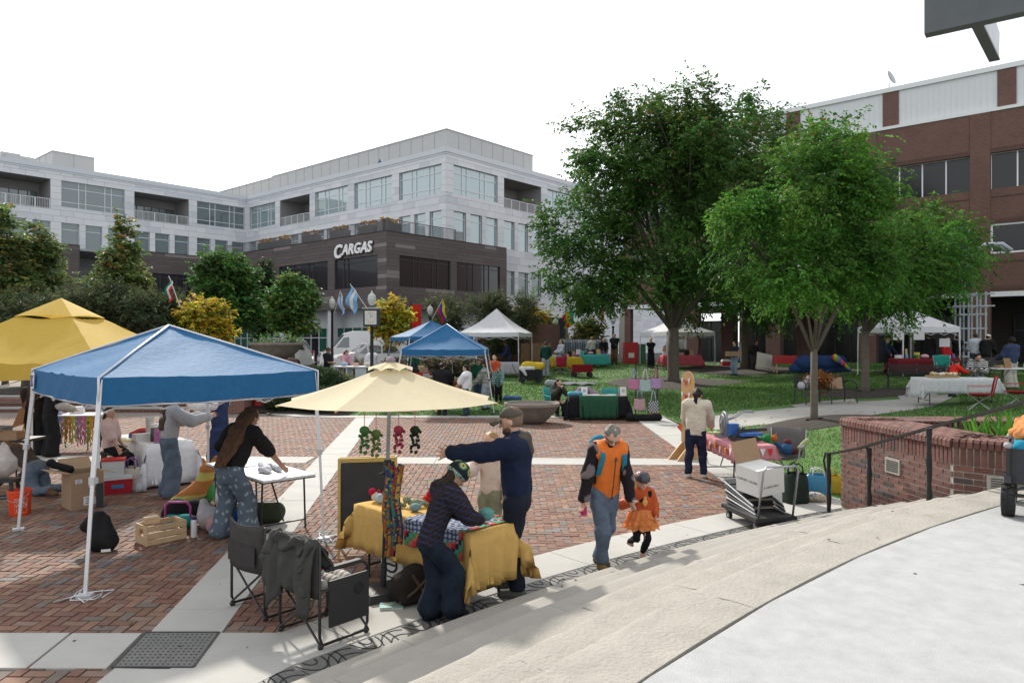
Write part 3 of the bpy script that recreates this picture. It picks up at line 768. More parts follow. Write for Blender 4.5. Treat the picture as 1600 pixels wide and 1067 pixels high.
# --- brick building on the right, arcade below, metal attic above
def brickwork(name,c1,c2,mc,bw=.215,bh=.075):
 m=M(name,c1,.9,0.);t=m.node_tree;n=t.nodes;L=t.links;b=n['Principled BSDF']
 tc=n.new('ShaderNodeTexCoord');sx=n.new('ShaderNodeSeparateXYZ');ad=n.new('ShaderNodeMath');cx_=n.new('ShaderNodeCombineXYZ');br=n.new('ShaderNodeTexBrick')
 L.new(tc.outputs['Object'],sx.inputs[0]);L.new(sx.outputs[0],ad.inputs[0]);L.new(sx.outputs[1],ad.inputs[1]);L.new(ad.outputs[0],cx_.inputs[0]);L.new(sx.outputs[2],cx_.inputs[1])
 L.new(cx_.outputs[0],br.inputs['Vector']);br.inputs['Scale'].default_value=1;br.inputs['Brick Width'].default_value=bw;br.inputs['Row Height'].default_value=bh;br.inputs['Mortar Size'].default_value=.006
 br.inputs['Color1'].default_value=(*c1,1);br.inputs['Color2'].default_value=(*c2,1);br.inputs['Mortar'].default_value=(*mc,1)
 nz=n.new('ShaderNodeTexNoise');nz.inputs['Scale'].default_value=.8;nz.inputs['Detail'].default_value=6;L.new(tc.outputs['Object'],nz.inputs['Vector'])
 mr=n.new('ShaderNodeMapRange');mr.inputs[3].default_value=.75;mr.inputs[4].default_value=1.25;L.new(nz.outputs[0],mr.inputs[0])
 mx=n.new('ShaderNodeMix');mx.data_type='RGBA';mx.blend_type='MULTIPLY';mx.inputs[0].default_value=1;cc=n.new('ShaderNodeCombineColor')
 for i in range(3):L.new(mr.outputs[0],cc.inputs[i])
 L.new(br.outputs[0],mx.inputs[6]);L.new(cc.outputs[0],mx.inputs[7]);L.new(mx.outputs[2],b.inputs['Base Color'])
 bp_=n.new('ShaderNodeBump');bp_.inputs['Strength'].default_value=.5;bp_.inputs['Distance'].default_value=.01;bp_.invert=True;L.new(br.outputs['Fac'],bp_.inputs['Height']);L.new(bp_.outputs[0],b.inputs['Normal'])
 return m
bkw=brickwork('brickwork',(.15,.07,.052),(.115,.055,.042),(.17,.14,.125))
bkd=brickwork('brickwork_soldier',(.10,.04,.03),(.075,.032,.026),(.15,.125,.11),.075,.215)
B0=(26.6,42.);bk=thing('brick_building','red brick building with ribbon windows and a pale metal attic storey','building',(*B0,0),math.degrees(math.atan2(wv[1],wv[0])))
fB=Face(bk,(0,0),(1,0),(0,1),B0,wv)
T0,T1,PER=-14.,23.4,6.0;sh=-T0
fB.o=Vector((T0,0,0));LB=T1-T0
piers=[sh-1.0+PER*k for k in range(-2,5)];ops=[]
for p0 in piers:ops+=[(p0+1.0,p0+PER,11.2,13.25),(p0+1.0,p0+PER,7.5,9.2),(p0+1.0,p0+PER,.5,5.05)]
ops=[o for o in ops if o[0]<LB-.5];ops=[(max(o[0],.05),min(o[1],LB-.6),o[2],o[3])for o in ops]
wallcells(fB,LB,.5,15.7,ops,bkw,depth=.45,out=0)
for o in ops:
 if o[2]>10:window(fB,*o,(.25,.5,.75),(),white,gl_black,dep=-.3,fw=.07)
 elif o[2]>7:window(fB,o[0]+.0,o[1],o[2],o[3],(.5,),(),white,gl_black,dep=-.12,fw=.2)
for p0 in piers:
 e=min(p0+PER,LB-.02)
 if p0+1>LB:continue
 for z in(13.25,9.2,5.35):b=mb();fB.slab(b,p0+1.0,e,z+.02,z+.3,-.05,.02);b.build('soldier_course',bkd,bk)
 for z in(10.72,7.0):b=mb();fB.slab(b,p0+1.0,e,z,z+.06,-.05,.03);b.build('brick_ledge',bkd,bk)
 b=mb();fB.slab(b,p0,p0+1.0,.5,15.68,-.3,.045);b.build('pier',bkw,bk)
 b=mb();fB.slab(b,p0+1.0,e,5.05,5.33,-.4,.06);b.build('arcade_lintel',white,bk)
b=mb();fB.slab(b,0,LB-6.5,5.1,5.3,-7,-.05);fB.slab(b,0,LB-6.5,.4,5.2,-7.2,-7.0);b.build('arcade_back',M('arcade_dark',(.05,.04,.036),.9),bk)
for k,p0 in enumerate(piers[:-1]):window(fB,p0+1.2,p0+5.6,.9,4.2,(.25,.5,.75),(.7,),dkalu,gl_black,dep=-6.9,fw=.08,name='shopfront')
for p0 in piers[3:]:
 if p0+1<LB:b=mb();fB.slab(b,p0,p0+1.,.5,5.1,-7.0,-6.0);b.build('rear_pier',bkw,bk)
b=mb();fB.slab(b,0,LB,15.4,15.6,-14,-.1);fB.slab(b,LB-.2,LB,5.2,15.7,-14,-.0);fB.slab(b,LB-7,LB,5.1,5.3,-14,-.1);b.build('end_wall',bkw,bk)
attic=M('attic_siding',(.60,.62,.62),.6,.03,3.);b=mb()
fB.slab(b,0,LB-.3,15.75,18.1,-12,-.35);ao=b.build('attic',attic,bk)
b=mb();fB.slab(b,0,LB-.2,18.0,18.28,-12,-.22);fB.slab(b,0,LB,15.62,15.8,-.6,.06);b.build('attic_trim',M('attic_white',(.66,.68,.68),.5,.03),ao)
b=mb();t=0
while t<LB-.5:fB.slab(b,t,t+.05,15.8,18.0,-.36,-.335);t+=.3
tag(b.build('siding_rib',attic,ao),kind='stuff')
for t in(sh-1.74-.45-6,sh-1.74-.45,sh+4.26-.45,sh+10.25-.45,sh+16.2):
 b=mb();fB.slab(b,t,t+.9,15.82,17.98,-.4,-.28);b.build('attic_pier',bkw,ao)
dish=thing('satellite_dish','small mesh satellite dish on the roof edge of the brick building','antenna',Vector((26.6+wv[0]*4.35-UX*-.35,42+wv[1]*4.35+.3,16.9)),60)
b=mb().cyl((0,0,0),(0,0,1.75),.035);b.bar((0,0,1.6),(.5,-.5,1.35),.03);b.build('mast',alu,dish)
b=mb();b.lathe([(.45,.12),(.36,.07),(.2,.02),(0,0),(0,-.02),(.2,0),(.37,.05),(.46,.1)],16);o=b.build('dish',M('mesh_grey',(.3,.31,.31),.5),dish);o.location=(0,-.06,2.0);o.rotation_euler=(rad(70),0,rad(-20))
b=mb().cyl((0,-.06,2.0),(.12,-.55,2.1),.015);b.build('feed_arm',alu,dish)
ds=thing('stage_canopy','dark steel canopy beam with a short bracket overhead above the stage','canopy',(0,0,0))
steel=M('dark_steel',(.085,.095,.10),.45,.15,3.,metal=.3);steelg=M('galvanised',(.5,.52,.54),.45,.2,6.,metal=.3)
p0=Vector((3.42,6.,5.05));dv=Vector((.80,-.60,0));du=Vector((.651,.759,0));nq=Vector((-.6,-.8,0))*-.11
b=mb();b.plate([p0,p0+dv*7,p0+dv*7+Vector((0,0,.8)),p0+Vector((0,0,.8))],nq);b.build('beam',steel,ds)
q0=p0+dv*.33+nq+Vector((0,0,.02));b=mb();w=dv*.07
b.plate([q0,q0+du*.95,q0+du*1.0+Vector((0,0,.25)),q0+Vector((0,0,.32))],w);b.build('bracket',steelg,ds)
b=mb();b.plate([q0-Vector((0,0,.02))-dv*.005,q0+du*.95-Vector((0,0,.02))-dv*.005,q0+du*.95+w*1.1-Vector((0,0,.02)),q0+w*1.1-Vector((0,0,.02))],(0,0,.02));b.build('bracket_flange',steel,ds)
b=mb();b.bar(p0+dv*6.9+Vector((0,0,-4.2)),p0+dv*6.9,.2,.2);b.build('post',steel,ds)
# = vegetation
leafm=M('leaf',(1,1,1),.55,0,attr=True,trans=.46,spec=.22)
barkm=M('bark',(.085,.068,.052),.95,.3,6.,.8,25);barkl=M('bark_pale',(.115,.095,.075),.95,.3,6.,.6,25)
def nrm(a):return a/np.maximum(np.linalg.norm(a,axis=1,keepdims=True),1e-9)
def leafquads(p,d,up,L,w):
 """diamond leaves: base p, direction d, normal hint up"""
 s=nrm(np.cross(d,up));L=L[:,None];n_=np.cross(s,d)
 V=np.stack([p,p+d*L*.45+s*L*w+n_*L*.06,p+d*L-n_*L*.1,p+d*L*.45-s*L*w+n_*L*.06],1).reshape(-1,3)
 return V,np.arange(len(V)).reshape(-1,4)
def sprays(P_,D_,nl,slen,L,w,droop,pal,prob,tip=None,jit=.25):
 """leafy twigs: base points, directions; nl leaves each"""
 n_=len(P_);k=np.tile(np.arange(nl),n_);i=np.repeat(np.arange(n_),nl);t=(k+rng.random(len(k)))/nl
 sl_=slen*rng.uniform(.6,1.2,n_)[i];D=nrm(D_)[i];up=np.array([0,0,1.]);s=nrm(np.cross(D,up)+rng.normal(0,.15,D.shape))
 p=P_[i]+D*(sl_*t)[:,None];p[:,2]-=droop*sl_*t*t
 sg_=np.where(k%2==0,1,-1)[:,None]
 d=nrm(D*.6+s*sg_*.75+rng.normal(0,jit,D.shape)-up*(.25+droop*.5))
 hint=nrm(up+rng.normal(0,.55,D.shape));LL=L*rng.uniform(.65,1.25,len(k))
 V,Fq=leafquads(p,d,hint,LL,w)
 pi_=rng.choice(len(pal),n_,p=prob)[i];other=rng.random(len(i))<.25;pi_[other]=rng.choice(len(pal),other.sum(),p=prob)
 c_=np.array(pal)[pi_]*rng.uniform(.7,1.35,(len(i),1))
 if tip is not None:m=tip(p)>rng.random(len(p));c_[m]=np.array([(.22,.085,.03),(.20,.13,.03),(.16,.13,.03)])[rng.integers(0,3,m.sum())]
 return V,Fq,c_
def inell(E,n_,bias=.45):
 """points in a union of ellipsoids, denser towards the surface; returns points and outward directions"""
 vol=np.array([(e[3]*e[5])**1.1 for e in E]);k=rng.choice(len(E),n_,p=vol/vol.sum());u=nrm(rng.normal(size=(n_,3)))
 r_=rng.random(n_)**bias;E=np.array(E,float);return E[k,:3]+u*E[k,3:]*r_[:,None],u
ZEL=[(.042,.11,.02),(.058,.14,.024),(.034,.085,.018),(.075,.15,.028)]
def tree(name,label,base,E,trunk_r,fork,ncl,nsp,nl,slen,L,pal,prob,bark=barkm,w=.28,droop=.35,group=None,cat='tree',limbs=9,csig=.45,tip=None,lean=(0,0),bias=.45,th=None,jit=.25):
 base=Vector(base);t=thing(name,label,cat,base,0,group);E=[tuple(e)for e in E]
 cl,cu=inell(E,ncl,bias);i=rng.integers(0,ncl,nsp);Pp=cl[i]+rng.normal(0,csig,(nsp,3))*np.array([1,1,.7]);D=cu[i]*np.array([1,1,.55])+rng.normal(0,.5,(nsp,3))+np.array([0,0,.1])
 V,Fq,c_=sprays(Pp,D,nl,slen,L,w,droop,pal,prob,tip,jit);c_=c_*np.repeat((rng.uniform(.72,1.3,(ncl,1))*(1+rng.normal(0,.08,(ncl,3))))[i],nl,axis=0)
 b=mb();top=Vector((lean[0],lean[1],fork));tr=[trunk_r*1.35,trunk_r*1.05,trunk_r,trunk_r*.9]
 b.tube([(0,0,-.1),(lean[0]*.1,lean[1]*.1,.25),(lean[0]*.5,lean[1]*.5,fork*.55),top],tr,10);b.build('trunk',bark,t,True)
 b=mb();order_=np.argsort(rng.random(ncl))[:limbs*5]
 mains=[]
 for j in range(limbs):
  e=Vector(cl[order_[j]]);e=Vector((e.x,e.y,max(e.z,fork*1.25)));m1=top.lerp(e,.35)+Vector((0,0,(e-top).length*.1));m2=top.lerp(e,.7)+Vector((R.uniform(-.1,.1),R.uniform(-.1,.1),(e-top).length*.07))
  r_=trunk_r*R.uniform(.42,.6);pts=[top-Vector((0,0,.15)),m1,m2,e];b.tube(pts,[r_,r_*.7,r_*.42,r_*.15],6);mains.append(pts)
 for j in order_[limbs:]:
  e=Vector(cl[j]);pts=min(mains,key=lambda q_:min((q_[1]-e).length,(q_[2]-e).length));s_=pts[1].lerp(pts[2],R.random());m=s_.lerp(e,.5)+Vector((0,0,.12));r_=trunk_r*.17
  b.tube([s_,m,e],[r_,r_*.6,r_*.2],5)
 b.build('branches',bark,t,True)
 o=link('crown',npmesh('crown',V,Fq,leafm,cols=c_),t);return t
 # --- the big zelkovas on the lawn
def crownpx(base,y,blobs):
 """crown ellipsoids from photo extents at a distance: (px, py, rx_px, rz_px, depth factor)"""
 out=[]
 for px,py,rx,rz,dd,dy in blobs:
  c_=P(px,py,y+dy);s_=(y+dy)/FL;out.append((c_.x-base.x,c_.y-base.y,c_.z-base.z,rx*s_,rx*s_*dd,rz*s_))
 return out
tipz=lambda z0:(lambda p:np.clip((p[:,2]-z0)*.07,0,.16)*(rng.random(len(p))<.5))
_,p=mulch(1052,598,3.2,2.6);T1=p
tree('zelkova_tree','tallest broad green tree on the lawn with forking dark trunk',p,crownpx(p,p.y,[(1035,300,150,150,.95,0),(935,395,80,95,1,0),(1105,245,120,115,1,1),(960,260,85,90,1,-.5),(1095,195,85,62,1,0),(1010,205,70,50,1,0),(1150,360,95,90,1,0),(930,450,65,45,1,-1),(1010,440,70,45,1,-1),(1100,440,80,50,1,0),(880,360,30,60,1,0)]),.27,2.6,310,11500,9,.62,.17,ZEL,[.35,.25,.25,.15],tip=tipz(9.2),limbs=13,csig=.42,group='green trees on the lawn')
_,p=mulch(1165,578,3.6,3.0)
tree('zelkova_tree','dark tree behind the tallest one, reddish leaf tips at its top',p,crownpx(p,p.y,[(1180,290,110,110,1,0),(1240,300,100,100,1,0),(1160,400,120,80,1,0),(1280,260,70,65,1,0),(1170,470,90,40,1,-1),(1080,440,50,60,1,0)]),.28,3.2,200,6500,9,.65,.19,ZEL,[.35,.25,.25,.15],tip=tipz(8.),limbs=11,csig=.5,group='green trees on the lawn')
_,p=mulch(1272,660,1.55,1.0);T2=p
ZELB=[(.058,.165,.022),(.08,.20,.028),(.045,.12,.02),(.11,.21,.035)]
tree('zelkova_tree','bright green young tree with slim straight trunk beside the walk',p,crownpx(p,p.y,[(1270,300,62,85,1,0),(1180,300,52,34,1,0),(1145,345,30,20,1,0),(1200,395,62,44,1,0),(1300,228,42,36,1,0),(1345,300,55,42,1,0),(1380,350,42,38,1,0),(1330,415,72,52,1,0),(1245,435,80,38,1,0),(1400,262,18,14,1,0),(1170,450,36,22,1,0)]),.09,1.9,150,4600,10,.46,.115,ZELB,[.3,.3,.25,.15],bark=barkl,tip=tipz(6.5),limbs=11,csig=.24,w=.25,droop=.5,group='green trees on the lawn')
_,p=mulch(1352,614,2.2,1.6)
tree('zelkova_tree','slim tree half hidden behind the bright green young tree',p,crownpx(p,p.y,[(1370,420,90,85,1,0),(1430,400,85,80,1,0),(1330,440,60,60,1,0)]),.13,2.2,110,3200,10,.5,.13,ZELB,[.3,.3,.25,.15],bark=barkl,limbs=8,csig=.35,w=.25,droop=.45,group='green trees on the lawn')
_,p=mulch(1424,580,1.8,1.5)
tree('zelkova_tree','rightmost green tree, growing in front of the white tent by the brick pier',p,crownpx(p,p.y,[(1445,400,75,75,1,0),(1480,390,38,40,1,0),(1420,450,60,45,1,0)]),.12,2.3,90,2600,10,.55,.15,ZELB,[.3,.3,.25,.15],bark=barkm,limbs=8,csig=.4,w=.25,droop=.45,group='green trees on the lawn')
# --- street trees at the left
OLV=[(.12,.18,.06),(.16,.22,.07),(.09,.14,.05),(.26,.24,.06),(.28,.16,.04)];OP=[.34,.28,.22,.11,.05]
GRN=[(.07,.165,.04),(.09,.20,.045),(.055,.13,.035),(.17,.20,.04)];GP=[.34,.3,.28,.08]
YEL=[(.50,.36,.03),(.42,.34,.04),(.28,.30,.045),(.14,.21,.035)];YP=[.4,.3,.18,.12]
def street(px,yb,y,blobs,label,pal,prob,n_,group='street trees',name='street_tree',L=.2,tr=.13,fork=1.6,bark=barkm,**k):
 x=(px-CX)/FL*y;b_=on(x,y)
 return tree(name,label,b_,crownpx(b_,y,[(q_[0],q_[1],q_[2]*.74,q_[3]*.82,1,0)for q_ in blobs]),tr,fork,max(40,n_//18),n_,8,.36,L,pal,prob,bark=bark,group=group,droop=.15,csig=.2,**k)
street(8,0,33,[(4,345,14,30,1,0),(6,385,28,40,1,0),(10,430,42,45,1,0),(25,470,52,40,1,0)],'tapering autumn tinged tree cut by the left picture edge',OLV,OP,1900,bias=.7)
street(66,0,35,[(60,350,11,24,1,0),(62,385,24,34,1,0),(68,425,38,40,1,0),(75,470,46,35,1,0)],'pointed autumn tinged tree next to the one at the picture edge',OLV,OP,1800,bias=.7)
street(197,0,34,[(190,365,11,24,1,0),(190,395,26,28,1,0),(190,430,44,35,1,0),(190,470,56,36,1,0)],'broad pointed tree standing alone behind the yellow canopy',OLV,OP,2300,bias=.7)
street(357,0,37,[(350,430,58,42,1,0),(365,480,52,42,1,0)],'dense bright green round tree behind the blue canopy peak',GRN,GP,2800)
street(412,0,42,[(408,450,28,48,1,0),(415,500,26,40,1,0)],'dark narrow tree squeezed between two green trees',[(.03,.055,.022),(.04,.065,.026)],[.5,.5],1300)
street(457,0,36,[(458,470,40,42,1,0),(460,500,34,28,1,0)],'light green oval tree behind the large concrete planter',GRN,[.3,.35,.2,.15],1700)
street(322,0,30,[(318,490,34,32,1,0),(330,515,26,22,1,0)],'small golden tree at the end of the left shrubs',YEL,YP,1100,L=.16,tr=.06,fork=.8)
street(607,0,37,[(600,498,20,28,1,0),(622,495,17,32,1,0),(612,515,26,20,1,0)],'small tree with bright yellow leaves beside the street clock',YEL,[.38,.27,.15,.2],1100,L=.17,tr=.05,fork=1.3)
street(838,0,50,[(838,495,22,16,1,0),(820,490,16,12,1,0)],'low yellow shrub tree behind the tall white tent',YEL,YP,500,L=.2,tr=.05,fork=.8)
street(925,0,47,[(922,520,24,24,1,0),(905,535,16,14,1,0)],'yellow green shrub in front of the pale building',[(.16,.18,.04),(.10,.14,.035),(.2,.19,.05)],[.4,.35,.25],600,L=.22,tr=.05,fork=.6)
# --- dark junipers with wind-swept limbs
JUN=[(.05,.075,.035),(.06,.09,.04),(.08,.095,.042),(.10,.11,.05)]
def juniper(px,y,blobs,label,n_):
 x=(px-CX)/FL*y;b_=on(x,y);return tree('juniper',label,b_,crownpx(b_,y,blobs),.16,.9,max(30,n_//20),n_,10,.5,.16,JUN,[.3,.3,.22,.18],group='dark junipers',droop=-.15,csig=.22,w=.16,cat='juniper',limbs=7,jit=.4)
juniper(165,30,[(150,485,60,40,1,0),(225,490,45,28,1,0),(255,500,30,20,1,0)],'dark spreading juniper behind the right half of the yellow canopy',2600)
juniper(40,30,[(30,500,60,32,1,0),(95,490,45,26,1,0)],'dark juniper low behind the left part of the yellow canopy',2000)
juniper(280,31,[(285,500,34,26,1,0),(255,480,24,20,1,0),(300,520,40,20,1,0)],'dark juniper left of the small golden tree',1400)
juniper(705,44,[(700,492,30,26,1,0),(690,515,40,22,1,0)],'dark juniper behind the lamp with the tricolour flag',1100)
juniper(790,43,[(760,480,34,20,1,0),(800,475,32,18,1,0),(820,490,26,16,1,0),(780,520,50,30,1,0)],'ragged dark juniper rising over the tall white tent',2200)
# --- hedge, bushes and beds
def bush(name,label,c_,E,n_,L,pal,prob,nl=8,slen=.25,cat='shrub',group=None,droop=.0,w=.3,bias=.2):
 t=thing(name,label,cat,c_,0,group);p_,u=inell(E,n_,bias);p_[:,2]=np.maximum(p_[:,2],.02);V,Fq,cc=sprays(p_,u*np.array([1,1,.6])+np.array([0,0,.5])+rng.normal(0,.3,p_.shape),nl,slen,L,w,droop,pal,prob)
 link('foliage',npmesh('foliage',V,Fq,leafm,cols=cc),t);b=mb()
 for k in range(7):e=E[k%len(E)];b.tube([(e[0]+R.uniform(-.2,.2),e[1],-.05),(e[0]+R.uniform(-.5,.5)*e[3],e[1]+R.uniform(-.5,.5)*e[4],e[2]+e[5]*.4)],[.025,.008],5)
 b.build('stem',barkm,t);return t
HED=[(.02,.05,.018),(.028,.065,.02),(.035,.075,.025)]
for px,y,rx,rz,lab in((505,25.6,1.0,.62,'low clipped dark evergreen mound by the paving edge'),(490,27.2,1.35,1.0,'taller clipped dark evergreen mound behind the low one')):
 bush('evergreen_mound',lab,on((px-CX)/FL*y,y),[(0,0,rz*.55,rx,rx*.8,rz*.6)],2600,.07,HED,[.4,.35,.25],nl=9,slen=.12,group='clipped evergreen mounds')
FLW=[(.10,.14,.03),(.13,.17,.04),(.25,.20,.04),(.30,.06,.05),(.07,.11,.03)]
for k,(px,y,rx,rz,lab)in enumerate(((470,31,1.0,.55,'flower bed clump under the left edge of the large concrete planter'),(502,33,1.1,.75,'red and yellow flower clump left of the man in black'),(515,30,.9,.6,'flower clump in front of the man looking at his phone'))):
 bush('flower_clump',lab,on((px-CX)/FL*y,y),[(0,0,rz*.5,rx,rx*.7,rz*.6)],500,.11,FLW,[.3,.25,.2,.1,.15],group='flower bed clumps')
ROS=[(.07,.08,.035),(.16,.11,.08),(.24,.17,.14),(.05,.07,.03)]
for k,px in enumerate((615,640,668,694,718,560)):
 y=36.5+(k%2)*.8;bush('rose_bush',['faded rose bush beside the trunk of the yellow tree','faded rose bush left under the rear blue tent','middle faded rose bush behind the blue tents','faded rose bush behind the nearer blue tent','faded rose bush at the left leg of the tall white tent','faded rose bush behind the woman in pink'][k],on((px-CX)/FL*y,y),[(0,0,.45,.75,.5,.5)],330,.12,ROS,[.3,.25,.2,.25],group='faded rose bushes')
for k,(px,y)in enumerate(((700,24.9),(520,25.3),(545,24.95))):pass
bush('ground_cover','low dark ground cover leaves beside the red bin',on(-8.0,25.75),[(0,0,.15,.75,.5,.25),(.8,.0,.12,.6,.4,.2)],500,.10,HED,[.3,.4,.3])
def blades(name,xs,ys,n_,hgt,parent=None,pal=((.042,.115,.018),(.06,.145,.024),(.095,.16,.035)),mask=None,wid=.008):
 x,y=rng.uniform(*xs,n_),rng.uniform(*ys,n_)
 if mask is not None:m=mask(x,y);x,y=x[m],y[m]
 z=zg(x,y);n_=len(x);h=hgt*rng.uniform(.5,1.3,n_);a=rng.uniform(0,2*PI,n_);w=wid*(y/14)
 p=np.stack([x,y,z-.005],1);s=np.stack([np.cos(a),np.sin(a),0*a],1)*w[:,None];tip_=p+np.stack([rng.normal(0,.4,n_)*h,rng.normal(0,.4,n_)*h,h],1)
 V=np.stack([p-s,p+s,tip_],1).reshape(-1,3);c_=np.array(pal)[rng.integers(0,len(pal),n_)]*rng.uniform(.7,1.3,(n_,1))
 return tag(link(name,npmesh(name,V,np.arange(3*n_).reshape(-1,3),leafm,cols=c_,nper=3)),kind='stuff')
def onwalk(x,y):
 px,py=CX+x/y*FL,HY-(zg(x,y)-CH)/y*FL
 up=np.interp(px,[1098,1126,1250,1334,1400,1500],[652,648,636,627,613,606]);lo=np.interp(px,[1118,1149,1252,1311,1366,1460],[672,667,657,654,648,634])
 return(px>1096)&(px<1500)&(py>up-5)&(py<lo)
for xs_,ys_,n_,nm in(((5.1,19),(11.1,24.2),60000,'grass_bank'),((-5.2,22),(24.3,34),70000,'grass_front'),((-3,26),(34,46),25000,'grass_back')):
 blades(nm,xs_,ys_,n_,.055,mask=lambda x,y:~onwalk(x,y)&(np.hypot(x-T2.x,(y-T2.y)*1.4)>1.5)&(np.hypot(x-T1.x,(y-T1.y)*1.2)>3.1))
n_=420;x,y=rng.uniform(-3,16,n_),rng.uniform(13,36,n_);m=(x>5.2)|(y>24.4);x,y=x[m],y[m];p_=np.stack([x,y,zg(x,y)+.035],1)
V,Fq=leafquads(p_,nrm(rng.normal(size=p_.shape)*np.array([1,1,.1])),np.tile([0,0,1.],(len(p_),1)),np.full(len(p_),.12),.3)
tag(link('fallen_leaves',npmesh('fallen_leaves',V,Fq,leafm,cols=np.array([(.3,.12,.03),(.32,.2,.05),(.25,.15,.08)])[rng.integers(0,3,len(p_))])),kind='stuff')
# = people
SK={k:M('skin_'+k,c_,.55,.06,20.,.1,80,spec=.35)for k,c_ in dict(fair=(.52,.32,.235),mid=(.40,.235,.16),tan=(.30,.165,.105),dark=(.13,.07,.045)).items()}
def np3(*a):return np.array(a,float)
def un(v):v=np.asarray(v,float);return v/max(np.linalg.norm(v),1e-9)
def ik(S_,T_,l1,l2,pole):
 S_,T_=np.asarray(S_,float),np.asarray(T_,float);d=T_-S_;L=np.linalg.norm(d);L2=min(L,(l1+l2)*.998);u=d/max(L,1e-9);T_=S_+u*L2
 a=(l1*l1-l2*l2+L2*L2)/(2*L2);hgt=math.sqrt(max(l1*l1-a*a,0));p_=np.asarray(pole,float);p_=un(p_-u*(p_@u));return S_+u*a+p_*hgt,T_
def rotax(v,ax_,deg):return np.array(Matrix.Rotation(rad(deg),3,Vector(ax_))@Vector(v))
def hairmat(c_):return M('hair_%02x%02x%02x'%tuple(int(x*255)for x in c_),c_,.6,.35,60.,.1,150,spec=.1)
